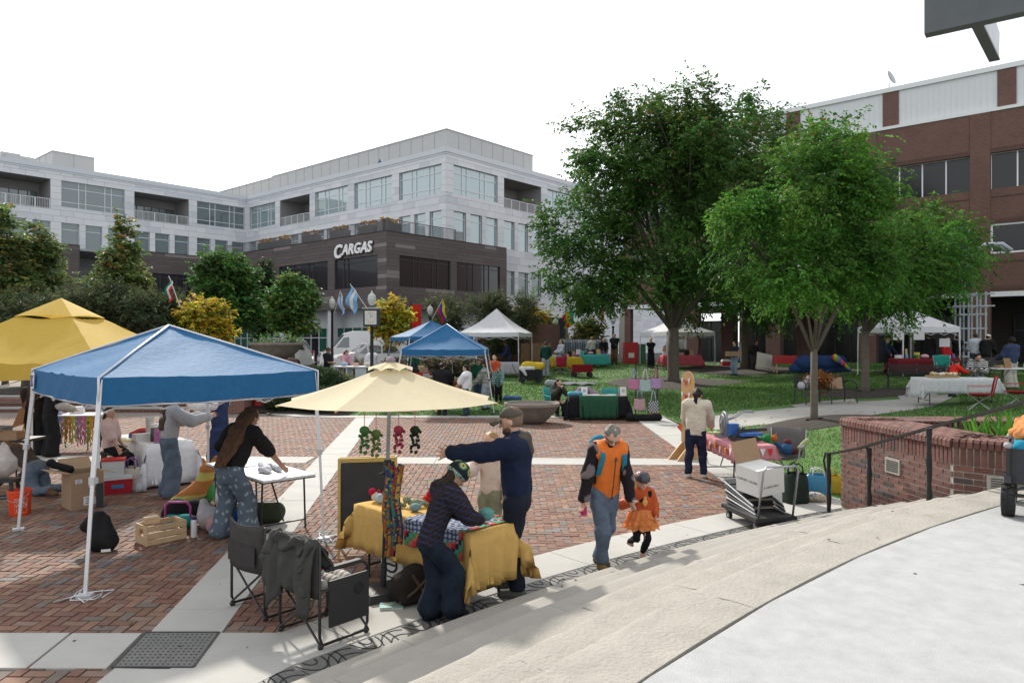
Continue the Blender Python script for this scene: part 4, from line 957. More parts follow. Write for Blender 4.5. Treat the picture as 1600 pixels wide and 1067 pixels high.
def person(label,pos,rz,h=1.7,w=1.,lean=0.,side=0.,pel=(0,0,.525),feet=((-.06,0,0),(.06,0,0)),fdir=(0,0),hands=((-.16,.03,.455),(.16,.03,.455)),elb=((-.5,-1,-.2),(.5,-1,-.2)),knee=(0,1,.1),head=(0,0),skin='fair',hair=(.05,.03,.02),style='short',top=None,bot=None,shoe=(.03,.03,.03),res=.026,fine=False,group=None,twist=0.,headk=1.,handdir=(None,None),open_=(0,0),extra=None):
 t=thing('person',label,'person',pos,rz,group);U=np3(0,0,1)
 sd=rotax(rotax(U,(1,0,0),-lean),(0,1,0),side);rt=rotax((1,0,0),(0,0,1),twist);rt=un(rt-sd*(rt@sd));fw=np.cross(sd,rt)*1.;fw=un(np.cross(U,rt))if abs(lean)<5 else un(np.cross(sd,rt))
 Pv=np3(*pel)*h;neck=Pv+sd*.32*h;hu=rotax(rotax(sd*.35+U*.65,rt,-head[0]),(0,0,1),0);hu=un(hu)
 hf=rotax(fw*1.,U,head[1]);hf=rotax(hf,np.cross(hf,U),-head[0]if True else 0);hf=un(hf);hr=un(np.cross(hf,hu));hu=un(np.cross(hr,hf));hc=neck+(sd*.5+hu*.5)*(.088+.055*(headk-1))*h+hf*.012*h;q=h*headk
 Rm=np.stack([hr,hf,hu],1)
 sh_=[Pv+sd*.285*h+rt*s_*.105*h*w for s_ in(-1,1)];hp=[Pv+rt*s_*.052*h*w-sd*.02*h for s_ in(-1,1)]
 el,wr_=[],[]
 for i in(0,1):
  e,q_=ik(sh_[i],np3(*hands[i])*h,.172*h,.152*h,elb[i]);el.append(e);wr_.append(q_)
 kn,an=[],[]
 for i in(0,1):
  k_,a_=ik(hp[i],np3(*feet[i])*h+np3(0,0,.045*h),.236*h,.230*h,knee);kn.append(k_);an.append(a_)
 toe=[]
 for i in(0,1):f_=rotax((0,1,0),(0,0,1),fdir[i]);toe.append(f_)
 body=[('c',Pv+sd*.0,Pv+sd*.24*h,.078*h*w,.092*h*w,fw,1.45),('c',sh_[0]*.8+sh_[1]*.2,sh_[0]*.2+sh_[1]*.8,.05*h,.05*h),('c',neck-sd*.03*h,hc-hu*.03*h,.036*h,.033*h),('e',hc+hu*.012*q,(.047*q,.057*q,.064*q),Rm),('c',hc+hf*.022*q-hu*.036*q,hc+hf*.03*q-hu*.048*q,.026*q,.017*q)]
 if fine:
  body+=[('c',hc+hf*.054*q+hu*.004*q,hc+hf*.066*q-hu*.016*q,.006*q,.009*q),('c',hc+hf*.05*q+hu*.016*q-hr*.02*q,hc+hf*.05*q+hu*.016*q+hr*.02*q,.007*q,.007*q),('c',hc+hf*.05*q-hu*.03*q-hr*.012*q,hc+hf*.05*q-hu*.03*q+hr*.012*q,.007*q,.007*q)]
 else:body+=[('c',hc+hf*.05*h,hc+hf*.062*h-hu*.014*h,.008*h,.012*h)]
 body+=[('e',hc+hr*s_*.047*q-hf*.004*q,(.008*q,.014*q,.018*q),Rm)for s_ in(-1,1)]
 for i in(0,1):
  s_=(-1,1)[i]
  body+=[('c',sh_[i],el[i],.034*h,.026*h),('c',el[i],wr_[i],.027*h,.017*h),('c',hp[i],kn[i],.054*h*min(w,1),.036*h),('c',kn[i],an[i],.037*h,.024*h),('c',an[i]-U*.02*h,an[i]+toe[i]*.065*h-U*.026*h,.022*h,.016*h)]
  hd=un(handdir[i])if handdir[i]is not None else un(wr_[i]-el[i]);pn=un(np.cross(hd,fw if abs(hd@fw)<.9 else U));
  if open_[i]:pn=un(np.cross(hd,U))
  sx=un(np.cross(pn,hd));palm=wr_[i]+hd*.03*h
  body.append(('c',wr_[i]+hd*.008*h,wr_[i]+hd*.042*h,.021*h,.022*h,pn,1.9))
  if fine:
   for j in range(4):
    b0=wr_[i]+hd*.048*h+sx*(j-1.5)*.0115*h;sp_=sx*(j-1.5)*(.35 if open_[i]else .08);cur=pn*(.05 if open_[i]else .45)*s_
    b1=b0+un(hd+sp_+cur*.5)*.024*h*(1,1.1,1.08,.85)[j];b2=b1+un(hd+sp_+cur*1.4)*.022*h*(1,1.1,1.05,.8)[j]
    body+=[('c',b0-hd*.01*h,b1,.0062*h,.0056*h),('c',b1,b2,.0056*h,.0046*h)]
   b0=wr_[i]+hd*.018*h+sx*.018*h;b1=b0+un(hd*.7+sx)*.022*h;body+=[('c',b0,b1,.0078*h,.0066*h),('c',b1,b1+un(hd+sx*.4)*.018*h,.0066*h,.005*h)]
  else:body.append(('c',wr_[i]+hd*.045*h,wr_[i]+hd*.085*h+pn*.012*h,.017*h,.011*h,pn,1.6))
 soft('body',body,SK[skin],t,res*(.62 if fine else .85),.012 if fine else .02)
 if fine:
  for s_ in(-1,1):
   e=mb();m_=Matrix(Rm.tolist());e.ell(hc+hf*.049*q+hu*.006*q+hr*s_*.019*q,(.0085*q,.006*q,.005*q),8,m_);e.build('eye',plain((.045,.03,.025),'eye_dark',rough=.2),t,True)
 J=dict(P=Pv,sd=sd,fw=fw,rt=rt,neck=neck,sh=sh_,el=el,wr=wr_,hp=hp,kn=kn,an=an,toe=toe,hc=hc,hf=hf,hu=hu,hr=hr,Rm=Rm,h=h,t=t)
 # --- trousers / skirt
 if bot:
  kind=bot.get('kind','pants');flat=max(feet[0][2],feet[1][2])<.02 and Pv[2]>.42*h;g=bot.get('ease',.008)*h;cu=bot.get('cuff',.0);pr=[('c',Pv-sd*.02*h,Pv+sd*bot.get('waist',.07)*h,.086*h*w+g,.078*h*w+g,fw,1.35)]
  for i in(0,1):
   en=an[i]+(kn[i]-an[i])*(cu+(.0 if flat else .12))
   fl={'pants':(.057,.044,.033),'wide':(.058,.056,.068),'slim':(.056,.040,.029),'short':(.062,.052,.05)}.get(kind,(.06,.047,.036))
   pr.append(('c',hp[i],kn[i],fl[0]*h*w+g,fl[1]*h+g));
   if kind!='short':pr.append(('c',kn[i],en,fl[1]*h+g,fl[2]*h+g))
  cuts=[(Pv+sd*bot.get('waist',.07)*h,sd)]+([(np3(0,0,(.012 if kind=='wide' else .042)*h),(0,0,-1))]if flat else[])
  soft(bot.get('name','trousers'),pr,bot['mat'],t,res*.85,.022,.0045 if not fine else .0065,26.,cuts if not bot.get('nocut')else None,bot.get('cf'))
 for i in(0,1):
  if shoe is None:break
  f_=toe[i];a_=an[i];sx=un(np.cross(f_,U))
  soft('shoe',[('c',a_-U*.022*h-f_*.016*h,a_+f_*.085*h-U*.030*h,.030*h,.024*h),('c',a_-U*.0*h,a_-U*.03*h,.028*h,.03*h)],shoe if not isinstance(shoe,tuple)else fab(shoe),t,res*.8,.02,0,cut=[(a_-U*.045*h,(0,0,-1))])
  # --- top
 if top:
  for lay in(top if isinstance(top,list)else[top]):
   g=lay.get('ease',.010)*h;hem=lay.get('hem',-.02);sl_=lay.get('sleeve',.95);pr=[('c',Pv+sd*(hem+.03)*h,Pv+sd*.24*h,.084*h*w+g*lay.get('flare',1.),.094*h*w+g,fw,1.38),('c',sh_[0]*.85+sh_[1]*.15,sh_[0]*.15+sh_[1]*.85,.050*h+g,.050*h+g)]
   if lay.get('neck'):pr.append(('c',neck-sd*.04*h,neck+(hc-neck)*lay['neck'],.045*h+g*.5,.040*h+g*.5))
   for i in(0,1):
    if sl_>0:
     u_=min(sl_/.5,1.);e1=sh_[i]+(el[i]-sh_[i])*u_;pr.append(('c',sh_[i],e1,.040*h+g,(.034 if u_==1 else .038)*h+g*1.1))
     if sl_>.5:e2=el[i]+(wr_[i]-el[i])*min((sl_-.5)/.45,1.);pr.append(('c',el[i],e2,.034*h+g,.026*h+g*.8))
   if lay.get('hood'):pr+=[('c',neck-fw*.03*h-rt*.05*h-sd*.01*h,neck-fw*.03*h+rt*.05*h-sd*.01*h,.038*h,.038*h),('c',neck-fw*.05*h-sd*.01*h,neck-fw*.075*h-sd*.07*h,.045*h,.03*h)]
   cuts=[(Pv+sd*hem*h,-sd)]
   if lay.get('skirt'):pr.append(('c',Pv+sd*.1*h,Pv-U*lay['skirt']*h,.08*h,.12*h));cuts=[(Pv-U*lay['skirt']*h,(0,0,-1))]
   if not(el[0][2]<(Pv+sd*hem*h)[2]or el[1][2]<(Pv+sd*hem*h)[2]or wr_[0][2]<(Pv+sd*hem*h)[2]or wr_[1][2]<(Pv+sd*hem*h)[2]):soft(lay.get('name','shirt'),pr,lay['mat'],t,res*.85,.02,lay.get('wr',.006),lay.get('ws',23.),cuts,lay.get('cf')and(lambda V,f_=lay['cf']:f_(V,J)))
   else:
    nb=3 if lay.get('neck')else 2
    soft(lay.get('name','shirt'),pr,lay['mat'],t,res*.85,.02,lay.get('wr',.0045),lay.get('ws',19.),None,lay.get('cf')and(lambda V,f_=lay['cf']:f_(V,J)))
    # --- hair
 if style:
  hm=hairmat(hair);r_=.066*h;pr=[('e',hc+hu*.02*q-hf*.012*q,(.052*q,.060*q,.062*q),Rm)];cuts=[(hc+hf*.034*q+hu*.012*q,hf*.72-hu*.70)]
  if style=='short':pass
  elif style=='curly':pr=[('e',hc+hu*.03*h-hf*.012*h,(.064*h,.068*h,.068*h),Rm)]
  elif style=='bob':pr+=[('c',hc-hf*.025*q+hr*s_*.03*q,hc-hf*.03*q-hu*.085*q+hr*s_*.035*q,.032*q,.026*q)for s_ in(-1,1)];cuts=[(hc+hf*.012*h+hu*.03*h,hf)]if False else[]
  elif style in('long','verylong'):
   n_=.2 if style=='long' else .33
   bk_=neck-fw*(.075 if style=='long' else .105)*h-sd*n_*h*.95+(hf-fw)*0
   for s_ in(-1,0,1):pr+=[('c',hc-hf*.035*h+hr*s_*.03*h,neck-fw*.045*h+rt*s_*.045*h-sd*.03*h,.036*h,.036*h),('c',neck-fw*.045*h+rt*s_*.045*h-sd*.03*h,bk_+rt*s_*.04*h,.036*h,.020*h)]
   cuts=[]
  elif style=='pony':pr+=[('c',hc-hf*.055*h+hu*.02*h,hc-hf*.085*h-hu*.04*h,.022*h,.024*h),('c',hc-hf*.085*h-hu*.04*h,neck-fw*.06*h-sd*.12*h,.024*h,.01*h)];cuts=[]
  elif style=='bun':pr+=[('e',hc-hf*.058*h+hu*.035*h,(.03*h,.03*h,.03*h))]
  if not cuts or style in('bob','long','verylong','pony'):
   cuts=[(hc+hf*.026*q,hf*.97-hu*.13)]
  if style=='bald':pass
  else:soft('hair',pr,hm,t,res*.7,.016,.0055,48.,cuts)
 if extra:extra(J)
 return t
def stripes(c1,c2,per=.06,duty=.4,ax_=2):
 def f(V,J):
  u=(V-J['P'])@J['sd'];m=((u/per)%1)<duty;return np.where(m[:,None],np.array(c1),np.array(c2))
 return f
attrfab=M('printed_cloth',(1,1,1),.9,.08,20.,.2,120,attr=True,spec=.15)
denim=fab((.095,.125,.165),'denim',var=.3,scale=9,bump=.35);denimd=fab((.035,.05,.085),'denim_dark',var=.2);blackf=fab((.012,.012,.013),'black_cloth');navy=fab((.014,.02,.045),'navy_cloth')
def capfn(col,brimcol=None,yaw=0):
 def f(J):
  h=J['h'];hc,hf,hu,hr=J['hc'],J['hf'],J['hu'],J['hr']
  soft('cap',[('e',hc+hu*.028*h-hf*.006*h,(.056*h,.064*h,.058*h),J['Rm'])],col,J['t'],.012,.01,.001,30,[(hc+hu*.028*h,-hu+hf*.1)])
  b=mb();g=[]
  for i in range(7):
   u=(i/6-.5)*2;row=[]
   for j in range(4):
    d=.045+.075*j/3*math.sqrt(max(0,1-(u*.8)**2));row.append(hc+hu*(.03-.006*j-.018*u*u)*h+hr*u*.05*h*(1-.1*j/3)+hf*d*h)
   g.append(row)
  b.sheet(g,.004);b.build('cap_brim',col,J['t'],True)
 return f
def beanie(mat):
 def f(J):
  h=J['h'];soft('hat',[('e',J['hc']+J['hu']*.03*h-J['hf']*.008*h,(.06*h,.067*h,.066*h),J['Rm'])],mat,J['t'],.014,.01,.002,60,[(J['hc']+J['hu']*.012*h,-J['hu']+J['hf']*.25)])
 return f
def jadd(name,prims,mat,J,res=.014,k=.015,wr=.002,ws=30,cut=None,cf=None):return soft(name,prims,mat,J['t'],res,k,wr,ws,cut,cf)
# ---- 1 man in cap and navy jacket
def ex(J):
 capfn(fab((.085,.075,.06),'cap_olive'))(J);h=J['h'];hc,hf,hu,hr=J['hc'],J['hf'],J['hu'],J['hr']
 jadd('beard',[('c',hc+hf*.03*h-hu*.045*h,hc+hf*.045*h-hu*.05*h,.026*h,.016*h),('c',hc+hf*.02*h-hu*.04*h+hr*.03*h,hc+hf*.02*h-hu*.04*h-hr*.03*h,.018*h,.018*h)],hairmat((.10,.06,.04)),J,.01,.012,.002,80)
person('man in olive cap and navy jacket reaching one open hand across the yellow table',(0.05,7.2,0),82,1.83,w=1.08,lean=2,feet=((-.07,-.01,0),(.07,.03,0)),hands=((-.10,.37,.765),(.16,.02,.45)),elb=((-.2,-.3,-1),(.6,-1,-.2)),head=(12,-4),style='short',hair=(.16,.11,.08),skin='fair',top=[dict(name='hoodie',mat=fab((.075,.065,.052),'hoodie_brown'),hem=-.06,sleeve=0,hood=True,neck=.1,ease=.002,wr=.003),dict(name='jacket',mat=fab((.010,.016,.04),'jacket_navy',rough=.8),hem=.0,sleeve=.97,ease=.019,wr=.009,ws=22)],bot=dict(mat=fab((.012,.015,.024),'jeans_black'),kind='pants'),shoe=(.10,.10,.09),res=.02,fine=True,open_=(1,0),extra=ex)
# ---- 2 girl
person('young girl in pink tee and sage trousers half hidden behind the man in the cap',(-.24,8.55,0),150,1.40,headk=1.15,feet=((-.05,0,0),(.05,0,0)),hands=((-.14,.03,.47),(.05,.085,.83)),elb=((-.5,-1,-.2),(.6,.3,-1)),head=(14,12),hair=(.30,.19,.09),style='long',skin='fair',top=dict(name='tee',mat=fab((.60,.50,.44),'tee_pink'),sleeve=.5,hem=.0,ease=.02),bot=dict(mat=fab((.20,.21,.15),'sage_cloth'),kind='wide',waist=.08),shoe=(.2,.2,.2),res=.019,fine=True)
# ---- 3 knitter
def cfk(V,J):
 u=(V-J['P'])@J['sd'];m=((u/.052)%1)<.3;m2=((u/.052)%1>.55)&((u/.052)%1<.72);c_=np.tile([.014,.012,.016],(len(V),1));c_[m]=(.026,.029,.065);c_[m2]=(.035,.022,.02);return c_
def ex(J):
 h=J['h'];hc,hf,hu,hr=J['hc'],J['hf'],J['hu'],J['hr'];cs=[]
 for a_ in range(5):cs.append(rotax(hf*.8+hu*.55,hu,36+72*a_))
 cs.append(hu*1.)
 def cf(V):
  d=V-(hc+hu*.03*h);d=d/np.linalg.norm(d,axis=1,keepdims=True);an_=np.min([np.degrees(np.arccos(np.clip(d@un(c_),-1,1)))for c_ in cs],axis=0);lat=np.degrees(np.arcsin(np.clip(d@hu,-1,1)))
  col=np.tile([.012,.014,.02],(len(V),1));col[an_<25]=(.05,.14,.09);col[an_<19]=(.24,.26,.10);col[an_<13]=(.42,.36,.10);col[an_<7]=(.02,.018,.02)
  e=lat<-12;col[e]=np.where((np.floor(np.arctan2(d[e]@hr,d[e]@hf)*14)%2==0)[:,None],np.array([.3,.42,.34]),np.array([.012,.014,.02]));return col
 jadd('crochet_hat',[('e',hc+hu*.025*h-hf*.006*h,(.068*h,.074*h,.074*h),J['Rm'])],attrfab,J,.009,.01,.0016,120,[(hc-hu*.006*h,-hu+hf*.2)],cf)
 jadd('beard',[('c',hc+hf*.03*h-hu*.045*h,hc+hf*.048*h-hu*.055*h,.028*h,.018*h)],hairmat((.03,.02,.015)),J,.011,.012,.002,80)
person('person in crocheted flower hat and striped jumper knitting at the yellow table',(-.66,6.47,0),-58,1.47,lean=21,pel=(0,-.05,.512),feet=((-.05,-.04,.0),(.07,.06,.03)),fdir=(10,-10),w=.86,hands=((-.055,.25,.60),(.05,.26,.59)),elb=((-1,-.4,-.6),(1,-.4,-.6)),head=(24,-30),hair=(.03,.02,.015),style='bob',skin='mid',extra=ex,top=dict(name='jumper',mat=attrfab,cf=cfk,hem=-.05,sleeve=.93,ease=.02,wr=.007,ws=15,neck=.2),bot=dict(mat=fab((.012,.018,.03),'wide_denim',var=.25),kind='wide',ease=.006),shoe=(.012,.013,.02),res=.019,fine=True)
tag(soft('yarn_ball',[('e',(0,0,0),(.075,.065,.062)),('c',(-.02,.02,-.03),(-.09,.05,-.06),.028,.02)],fab((.12,.30,.27),'teal_yarn',bump=.7,bscale=150),res=.011,wr=.003,ws=120,loc=(-.24,6.72,.90)),'teal ball of yarn held in the knitting person\'s hands','yarn')
# ---- 4 woman in orange vest
def cfs(V,J):
 n_=_nse(V[:,0],V[:,1],V[:,2],26.);c_=np.tile([.016,.013,.016],(len(V),1));c_[n_>.75]=(.15,.12,.125);return c_
def ex(J):
 h=J['h'];hc,hf,hu,hr=J['hc'],J['hf'],J['hu'],J['hr'];sd,fw,rt=J['sd'],J['fw'],J['rt'];Pv=J['P'];gl=mb()
 for s_ in(-1,1):
  c_=hc+hf*.058*h+hu*.004*h+hr*s_*.021*h;gl.tube([c_+hr*.016*h*math.cos(a_)+hu*.012*h*math.sin(a_)for a_ in np.linspace(0,2*PI,9)[:-1]],.0022*h,5,True);gl.bar(c_+hr*s_*.017*h,hc+hr*s_*.05*h+hu*.004*h,.004*h)
 gl.build('glasses',plain((.015,.015,.02),'glasses_black'),J['t'])
 bk_=fab((.02,.17,.24),'backpack_teal');c0=Pv+sd*.2*h-fw*.13*h
 jadd('backpack',[('c',c0-sd*.1*h,c0+sd*.08*h,.085*h,.07*h,fw,1.5),('c',c0-sd*.08*h-fw*.04*h,c0-fw*.04*h,.05*h,.045*h)],bk_,J,.014,.02,.003,22)
 b=mb()
 for s_ in(-1,1):b.sheet([[Vector(p+o)for o in(rt*-.018*h,rt*.018*h)]for p in(Pv+sd*.27*h+rt*s_*.075*h-fw*.085*h,Pv+sd*.345*h+rt*s_*.07*h-fw*.02*h,Pv+sd*.325*h+rt*s_*.075*h+fw*.055*h,Pv+sd*.26*h+rt*s_*.083*h+fw*.085*h,Pv+sd*.14*h+rt*s_*.1*h+fw*.07*h,Pv+sd*.1*h+rt*s_*.115*h)],.006)
 b.build('backpack_strap',bk_,J['t'],True);b=mb()
 b.tube([Vector(Pv+sd*z_*h+fw*(.108 if z_>.05 else .102)*h)for z_ in np.linspace(-.02,.27,8)],.004*h,5);b.build('zip',plain((.03,.03,.03),'zip_dark'),J['t'])
 o=link('number',text_mesh('26',.05,.001,plain((.02,.02,.02),'print_black'),'number'),J['t']);o.matrix_local=Matrix.Translation(Vector(Pv+sd*.255*h-rt*.1*h+fw*.113*h))@Matrix((rt*-1,sd,fw)).transposed().to_4x4()if False else Matrix.Translation(Vector(Pv+sd*.245*h-rt*-.02*h+fw*.118*h))@Matrix((-rt,sd,fw)).transposed().to_4x4()
person('grey haired woman in bright orange vest and jeans leading a child up the steps',(1.04,8.02,.0),203,1.64,w=.98,lean=10,pel=(0,-.02,.515),feet=((.0,-.10,.0),(.05,.03,.0)),fdir=(12,-8),hands=((-.135,.10,.47),(.185,.02,.455)),elb=((-.5,-1,0),(.6,-1,-.2)),head=(34,-12),hair=(.17,.155,.14),style='short',skin='fair',top=[dict(name='hoodie',mat=attrfab,cf=cfs,hem=-.045,sleeve=.96,ease=.012,neck=.15,hood=True),dict(name='vest',mat=fab((.62,.15,.025),'vest_orange',rough=.6,var=.1),hem=-.01,sleeve=0,ease=.022,wr=.007,ws=14,neck=.05)],bot=dict(mat=denim,kind='pants'),shoe=fab((.16,.11,.04),'shoe_tan'),res=.019,fine=True,extra=ex)
b=mb();b.lathe([(.032,0),(.036,.01),(.036,.17),(.030,.19),(.022,.2)],14);o=thing('water_bottle','pink water bottle with a green cap in the orange vest woman\'s hand','bottle',(.785,7.93,.60),0);b.build('bottle_body',plain((.52,.02,.15),'bottle_pink',rough=.3),o,auto=40)
b=mb();b.lathe([(.024,.2),(.026,.205),(.024,.235),(.012,.25)],12);b.bar((.0,.0,.235),(.03,0,.262),.012);b.build('bottle_cap',plain((.08,.5,.05),'cap_green',rough=.3),o,auto=40)
# ---- 5 child in tutu and helmet
def ex(J):
 h=J['h'];hc,hf,hu,hr=J['hc'],J['hf'],J['hu'],J['hr'];Pv,sd=J['P'],J['sd']
 def cf(V):n_=_nse(V[:,0],V[:,1],V[:,2],34.);c_=np.tile([.035,.035,.045],(len(V),1));c_[n_>1.0]=(.30,.07,.05);return c_
 jadd('helmet',[('e',hc+hu*.045*h-hf*.004*h,(.096*h,.112*h,.095*h),J['Rm'])],M('helmet_shell',(1,1,1),.3,0,attr=True),J,.011,.01,0,30,[(hc+hu*.035*h,-hu-hf*.12)],cf)
 b=mb()
 for a_ in range(6):p=hc+hu*.12*h+rotax(hf,hu,a_*60+20)*.055*h;b.ell(p,(.012*h,.012*h,.008*h),6)
 tag(b.build('helmet_vent',black,J['t']),kind='stuff')
 tul=fab((.80,.30,.10),'tulle_orange',trans=.4,bump=.0,var=.2)
 for k,(z0,z1,r0,r1)in enumerate(((.12,.0,.085,.17),(.06,-.07,.10,.20),(-.01,-.13,.11,.215))):
  g=[]
  for i in range(61):
   a_=2*PI*i/60;row=[]
   for j in range(5):
    u=j/4;rr=(r0+(r1-r0)*u**.7)*h*(1+.14*u*math.sin(a_*15+k)+.08*u*math.sin(a_*7+2*k));row.append(Pv+np3(rr*math.cos(a_),rr*.85*math.sin(a_),(z0+(z1-z0)*u+.012*math.sin(a_*11+k)*u)*h))
   g.append(row)
  mb().sheet(g).build('tutu_tier',tul,J['t'],True)
 b=mb();c_=Pv+sd*.2*h+J['fw']*.122*h;b.ell(c_,(.035*h,.012*h,.05*h),8);b.ell(c_+np3(0,.0,.055*h),(.022*h,.012*h,.022*h),8);b.build('print',fab((.6,.3,.1),'print_orange'),J['t'],True)
person('small child in speckled helmet and fluffy orange tutu holding a hand',(1.50,8.4,0),192,.95,w=1.05,headk=1.4,pel=(0,0,.49),feet=((-.02,.0,0),(.10,-.13,.12)),fdir=(0,0),hands=((-.15,.07,.52),(.16,.10,.70)),elb=((-.8,-1,-.5),(.6,-1,-.5)),head=(12,4),hair=(.55,.40,.20),style='bob',skin='fair',top=[dict(name='tee',mat=blackf,sleeve=0,hem=.02,ease=.02),dict(name='jacket',mat=fab((.42,.075,.02),'jacket_quilt',rough=.5,bump=.8,bscale=30),sleeve=.93,hem=.0,ease=.028,wr=.005,ws=30)],bot=dict(mat=blackf,kind='slim'),shoe=(.42,.24,.18),res=.017,fine=True,extra=ex)
# ---- 6 woman with very long hair
def cfj(V):n_=_nse(V[:,0]*1.,V[:,1],V[:,2],60.);c_=np.tile([.085,.11,.14],(len(V),1));c_[n_>1.15]=(.27,.30,.33);return c_
person('woman with very long brown hair leaning over the white folding table',(-3.52,9.25,0),-22,1.72,lean=20,side=6,pel=(0,-.06,.51),feet=((-.10,-.06,0),(.09,.02,0)),hands=((-.16,.10,.52),(.22,.27,.475)),elb=((-1,-.2,.2),(.8,-.6,.1)),head=(14,-14),hair=(.085,.045,.025),style='verylong',skin='tan',top=dict(name='tee',mat=fab((.014,.013,.013),'tee_black'),sleeve=.5,hem=.01,ease=.016,wr=.006),bot=dict(mat=attrfab,cf=cfj,kind='wide',name='jeans'),shoe=(.5,.48,.44),res=.02,fine=True)
# ---- the other people
def gp(px,py):return G(px,py)
def at(px,y):x=(px-CX)/FL*y;return on(x,y)
wht=fab((.62,.62,.64),'white_cloth');gryh=fab((.34,.34,.35),'hoodie_grey');crm=fab((.52,.47,.38),'cream_knit',bump=.9,bscale=45)
def T(col,name='shirt',**k):d=dict(name=name,mat=fab(col)if isinstance(col,tuple)else col,sleeve=.95,hem=-.03,ease=.013);d.update(k);return d
def B(col,kind='pants',**k):d=dict(mat=fab(col)if isinstance(col,tuple)else col,kind=kind);d.update(k);return d
A_DN=((-.15,.04,.46),(.15,.04,.46));A_FW=((-.08,.20,.60),(.08,.20,.60));A_TB=((-.12,.22,.53),(.12,.24,.53));A_FOLD=((.06,.12,.66),(-.06,.13,.65));A_FACE=((-.03,.13,.80),(.03,.13,.80))
sitf=((-.09,.22,0),(.09,.22,0))
person('woman in grey sweatshirt and jeans standing at the white cloth table under the blue canopy',at(264,11.65),-48,1.70,lean=4,hands=((-.04,.28,.74),(.15,.30,.75)),elb=((-.6,-.4,-1),(.6,-.4,-1)),head=(10,-10),hair=(.07,.045,.03),style='long',top=T(gryh,'sweatshirt',ease=.022,wr=.008,ws=14,hem=.03),bot=B(denim,'wide'),shoe=(.5,.48,.46),res=.021,fine=True)
person('woman in white shirt and navy overalls reaching left under the blue canopy',at(344,13.3),78,1.68,lean=4,feet=((-.09,0,0),(.09,.04,0)),hands=((-.02,.33,.77),(.10,.30,.72)),elb=((-.6,-.4,-1),(.6,-.4,-1)),head=(8,0),hair=(.10,.06,.04),style='bun',top=[T(wht,'blouse',ease=.02,wr=.007,hem=.05),T((.022,.035,.085),'overalls_bib',sleeve=0,hem=-.03,ease=.022)],bot=B((.022,.035,.085),'wide',ease=.014),shoe=(.05,.05,.06),res=.021,fine=True)
def ex(J):jadd('braid',[('c',J['hc']-J['hf']*.07,J['neck']-J['fw']*.09,.03,.025),('c',J['neck']-J['fw']*.09,J['P']-J['fw']*.13+J['sd']*.1,.025,.012)],hairmat((.045,.03,.022)),J,.012,.01,.003,70)
person('girl in pink tee with a long braid sitting on a black stool',at(176,12.3),-80,1.36,lean=-2,pel=(0,-.03,.53),feet=((-.08,.2,.12),(.08,.22,.12)),hands=((-.12,.08,.52),(.12,.10,.52)),elb=((-.6,-1,0),(.6,-1,0)),head=(0,-12),hair=(.045,.03,.022),style='short',skin='mid',top=T((.50,.36,.34),'tee',sleeve=.5,ease=.025,hem=-.03,wr=.006),bot=B(blackf,'pants'),shoe=(.03,.03,.03),res=.019,fine=True,extra=ex)
person('woman in brown top and jeans kneeling and bending over beside the orange bucket',at(52,11.9),72,1.66,lean=62,pel=(0,-.02,.27),feet=((-.07,-.30,.02),(.07,-.30,.02)),fdir=(180,180),knee=(0,1,-.6),hands=((-.12,.30,.12),(.10,.30,.12)),elb=((-.6,-.4,.4),(.6,-.4,.4)),head=(16,0),hair=(.11,.065,.035),style='bob',skin='fair',top=T((.05,.038,.034),'top',hem=.03,ease=.014),bot=B(denim,'pants'),shoe=(.10,.06,.035),res=.02,fine=True)
def ex(J):
 b=mb();b.plate([(-.42,-.10,.62),(-.20,-.12,.70),(-.16,-.12,1.02),(-.26,-.10,1.05)],(0,.09,0));b.tube([(-.2,-.1,1.0),(-.1,-.05,1.4),(-.25,-.02,1.02)],.012,5);b.build('shoulder_bag',fab((.20,.10,.045),'bag_brown',rough=.6),J['t'])
person('person in black with a brown shoulder bag behind the fringed table',at(55,15.9),20,1.74,hands=A_TB,top=T((.022,.014,.012),'coat',hem=-.06,ease=.02),bot=B(blackf,'wide'),head=(25,0),style='long',res=.024,extra=ex)
person('person in black trousers and cropped jacket with grey sleeves at the fringed table',at(78,15.7),-42,1.70,lean=8,hands=((-.10,.22,.58),(.12,.22,.60)),top=[T((.30,.29,.27),'sweater',ease=.02),T(blackf,'jacket',sleeve=.3,ease=.026)],bot=B(blackf,'wide',ease=.016),head=(30,0),style='bun',res=.024)
def ex(J):
 h=J['h'];b=mb();b.tube([J['hc']+rotax(J['hr'],J['hf'],a_)*.056*h for a_ in np.linspace(0,-180,9)],.008*h,5);b.build('headband',blackf,J['t'],True)
cable=M('cable_knit',(.50,.45,.36),.95,.15,22.,1.0,38)
person('woman in cream cable sweater working at the pink cloth table',at(1087,13.25),-18,1.64,lean=7,side=2,feet=((-.085,0,0),(.085,.03,0)),hands=((-.10,.22,.55),(.15,.25,.56)),elb=((-.9,-.6,-.2),(.9,-.6,-.2)),head=(28,-14),hair=(.02,.016,.015),style='pony',skin='tan',top=T(cable,'sweater',hem=-.05,ease=.022,wr=.007,ws=17,neck=.12),bot=B((.016,.02,.042),'slim'),shoe=(.45,.42,.38),res=.02,fine=True,extra=ex)
FARS=.03
person('woman in dark olive sweater sitting behind the bowl planter with hands at her mouth',on(1.52,24.35),200,1.66,lean=22,pel=(0,-.1,.28),feet=((-.08,.18,0),(.08,.18,0)),hands=((-.025,.19,.56),(.025,.19,.56)),elb=((-.8,0,-1),(.8,0,-1)),head=(4,10),hair=(.03,.02,.018),style='long',top=T((.04,.04,.028),'sweater',ease=.02),bot=B((.014,.014,.018)),res=.022,fine=True)
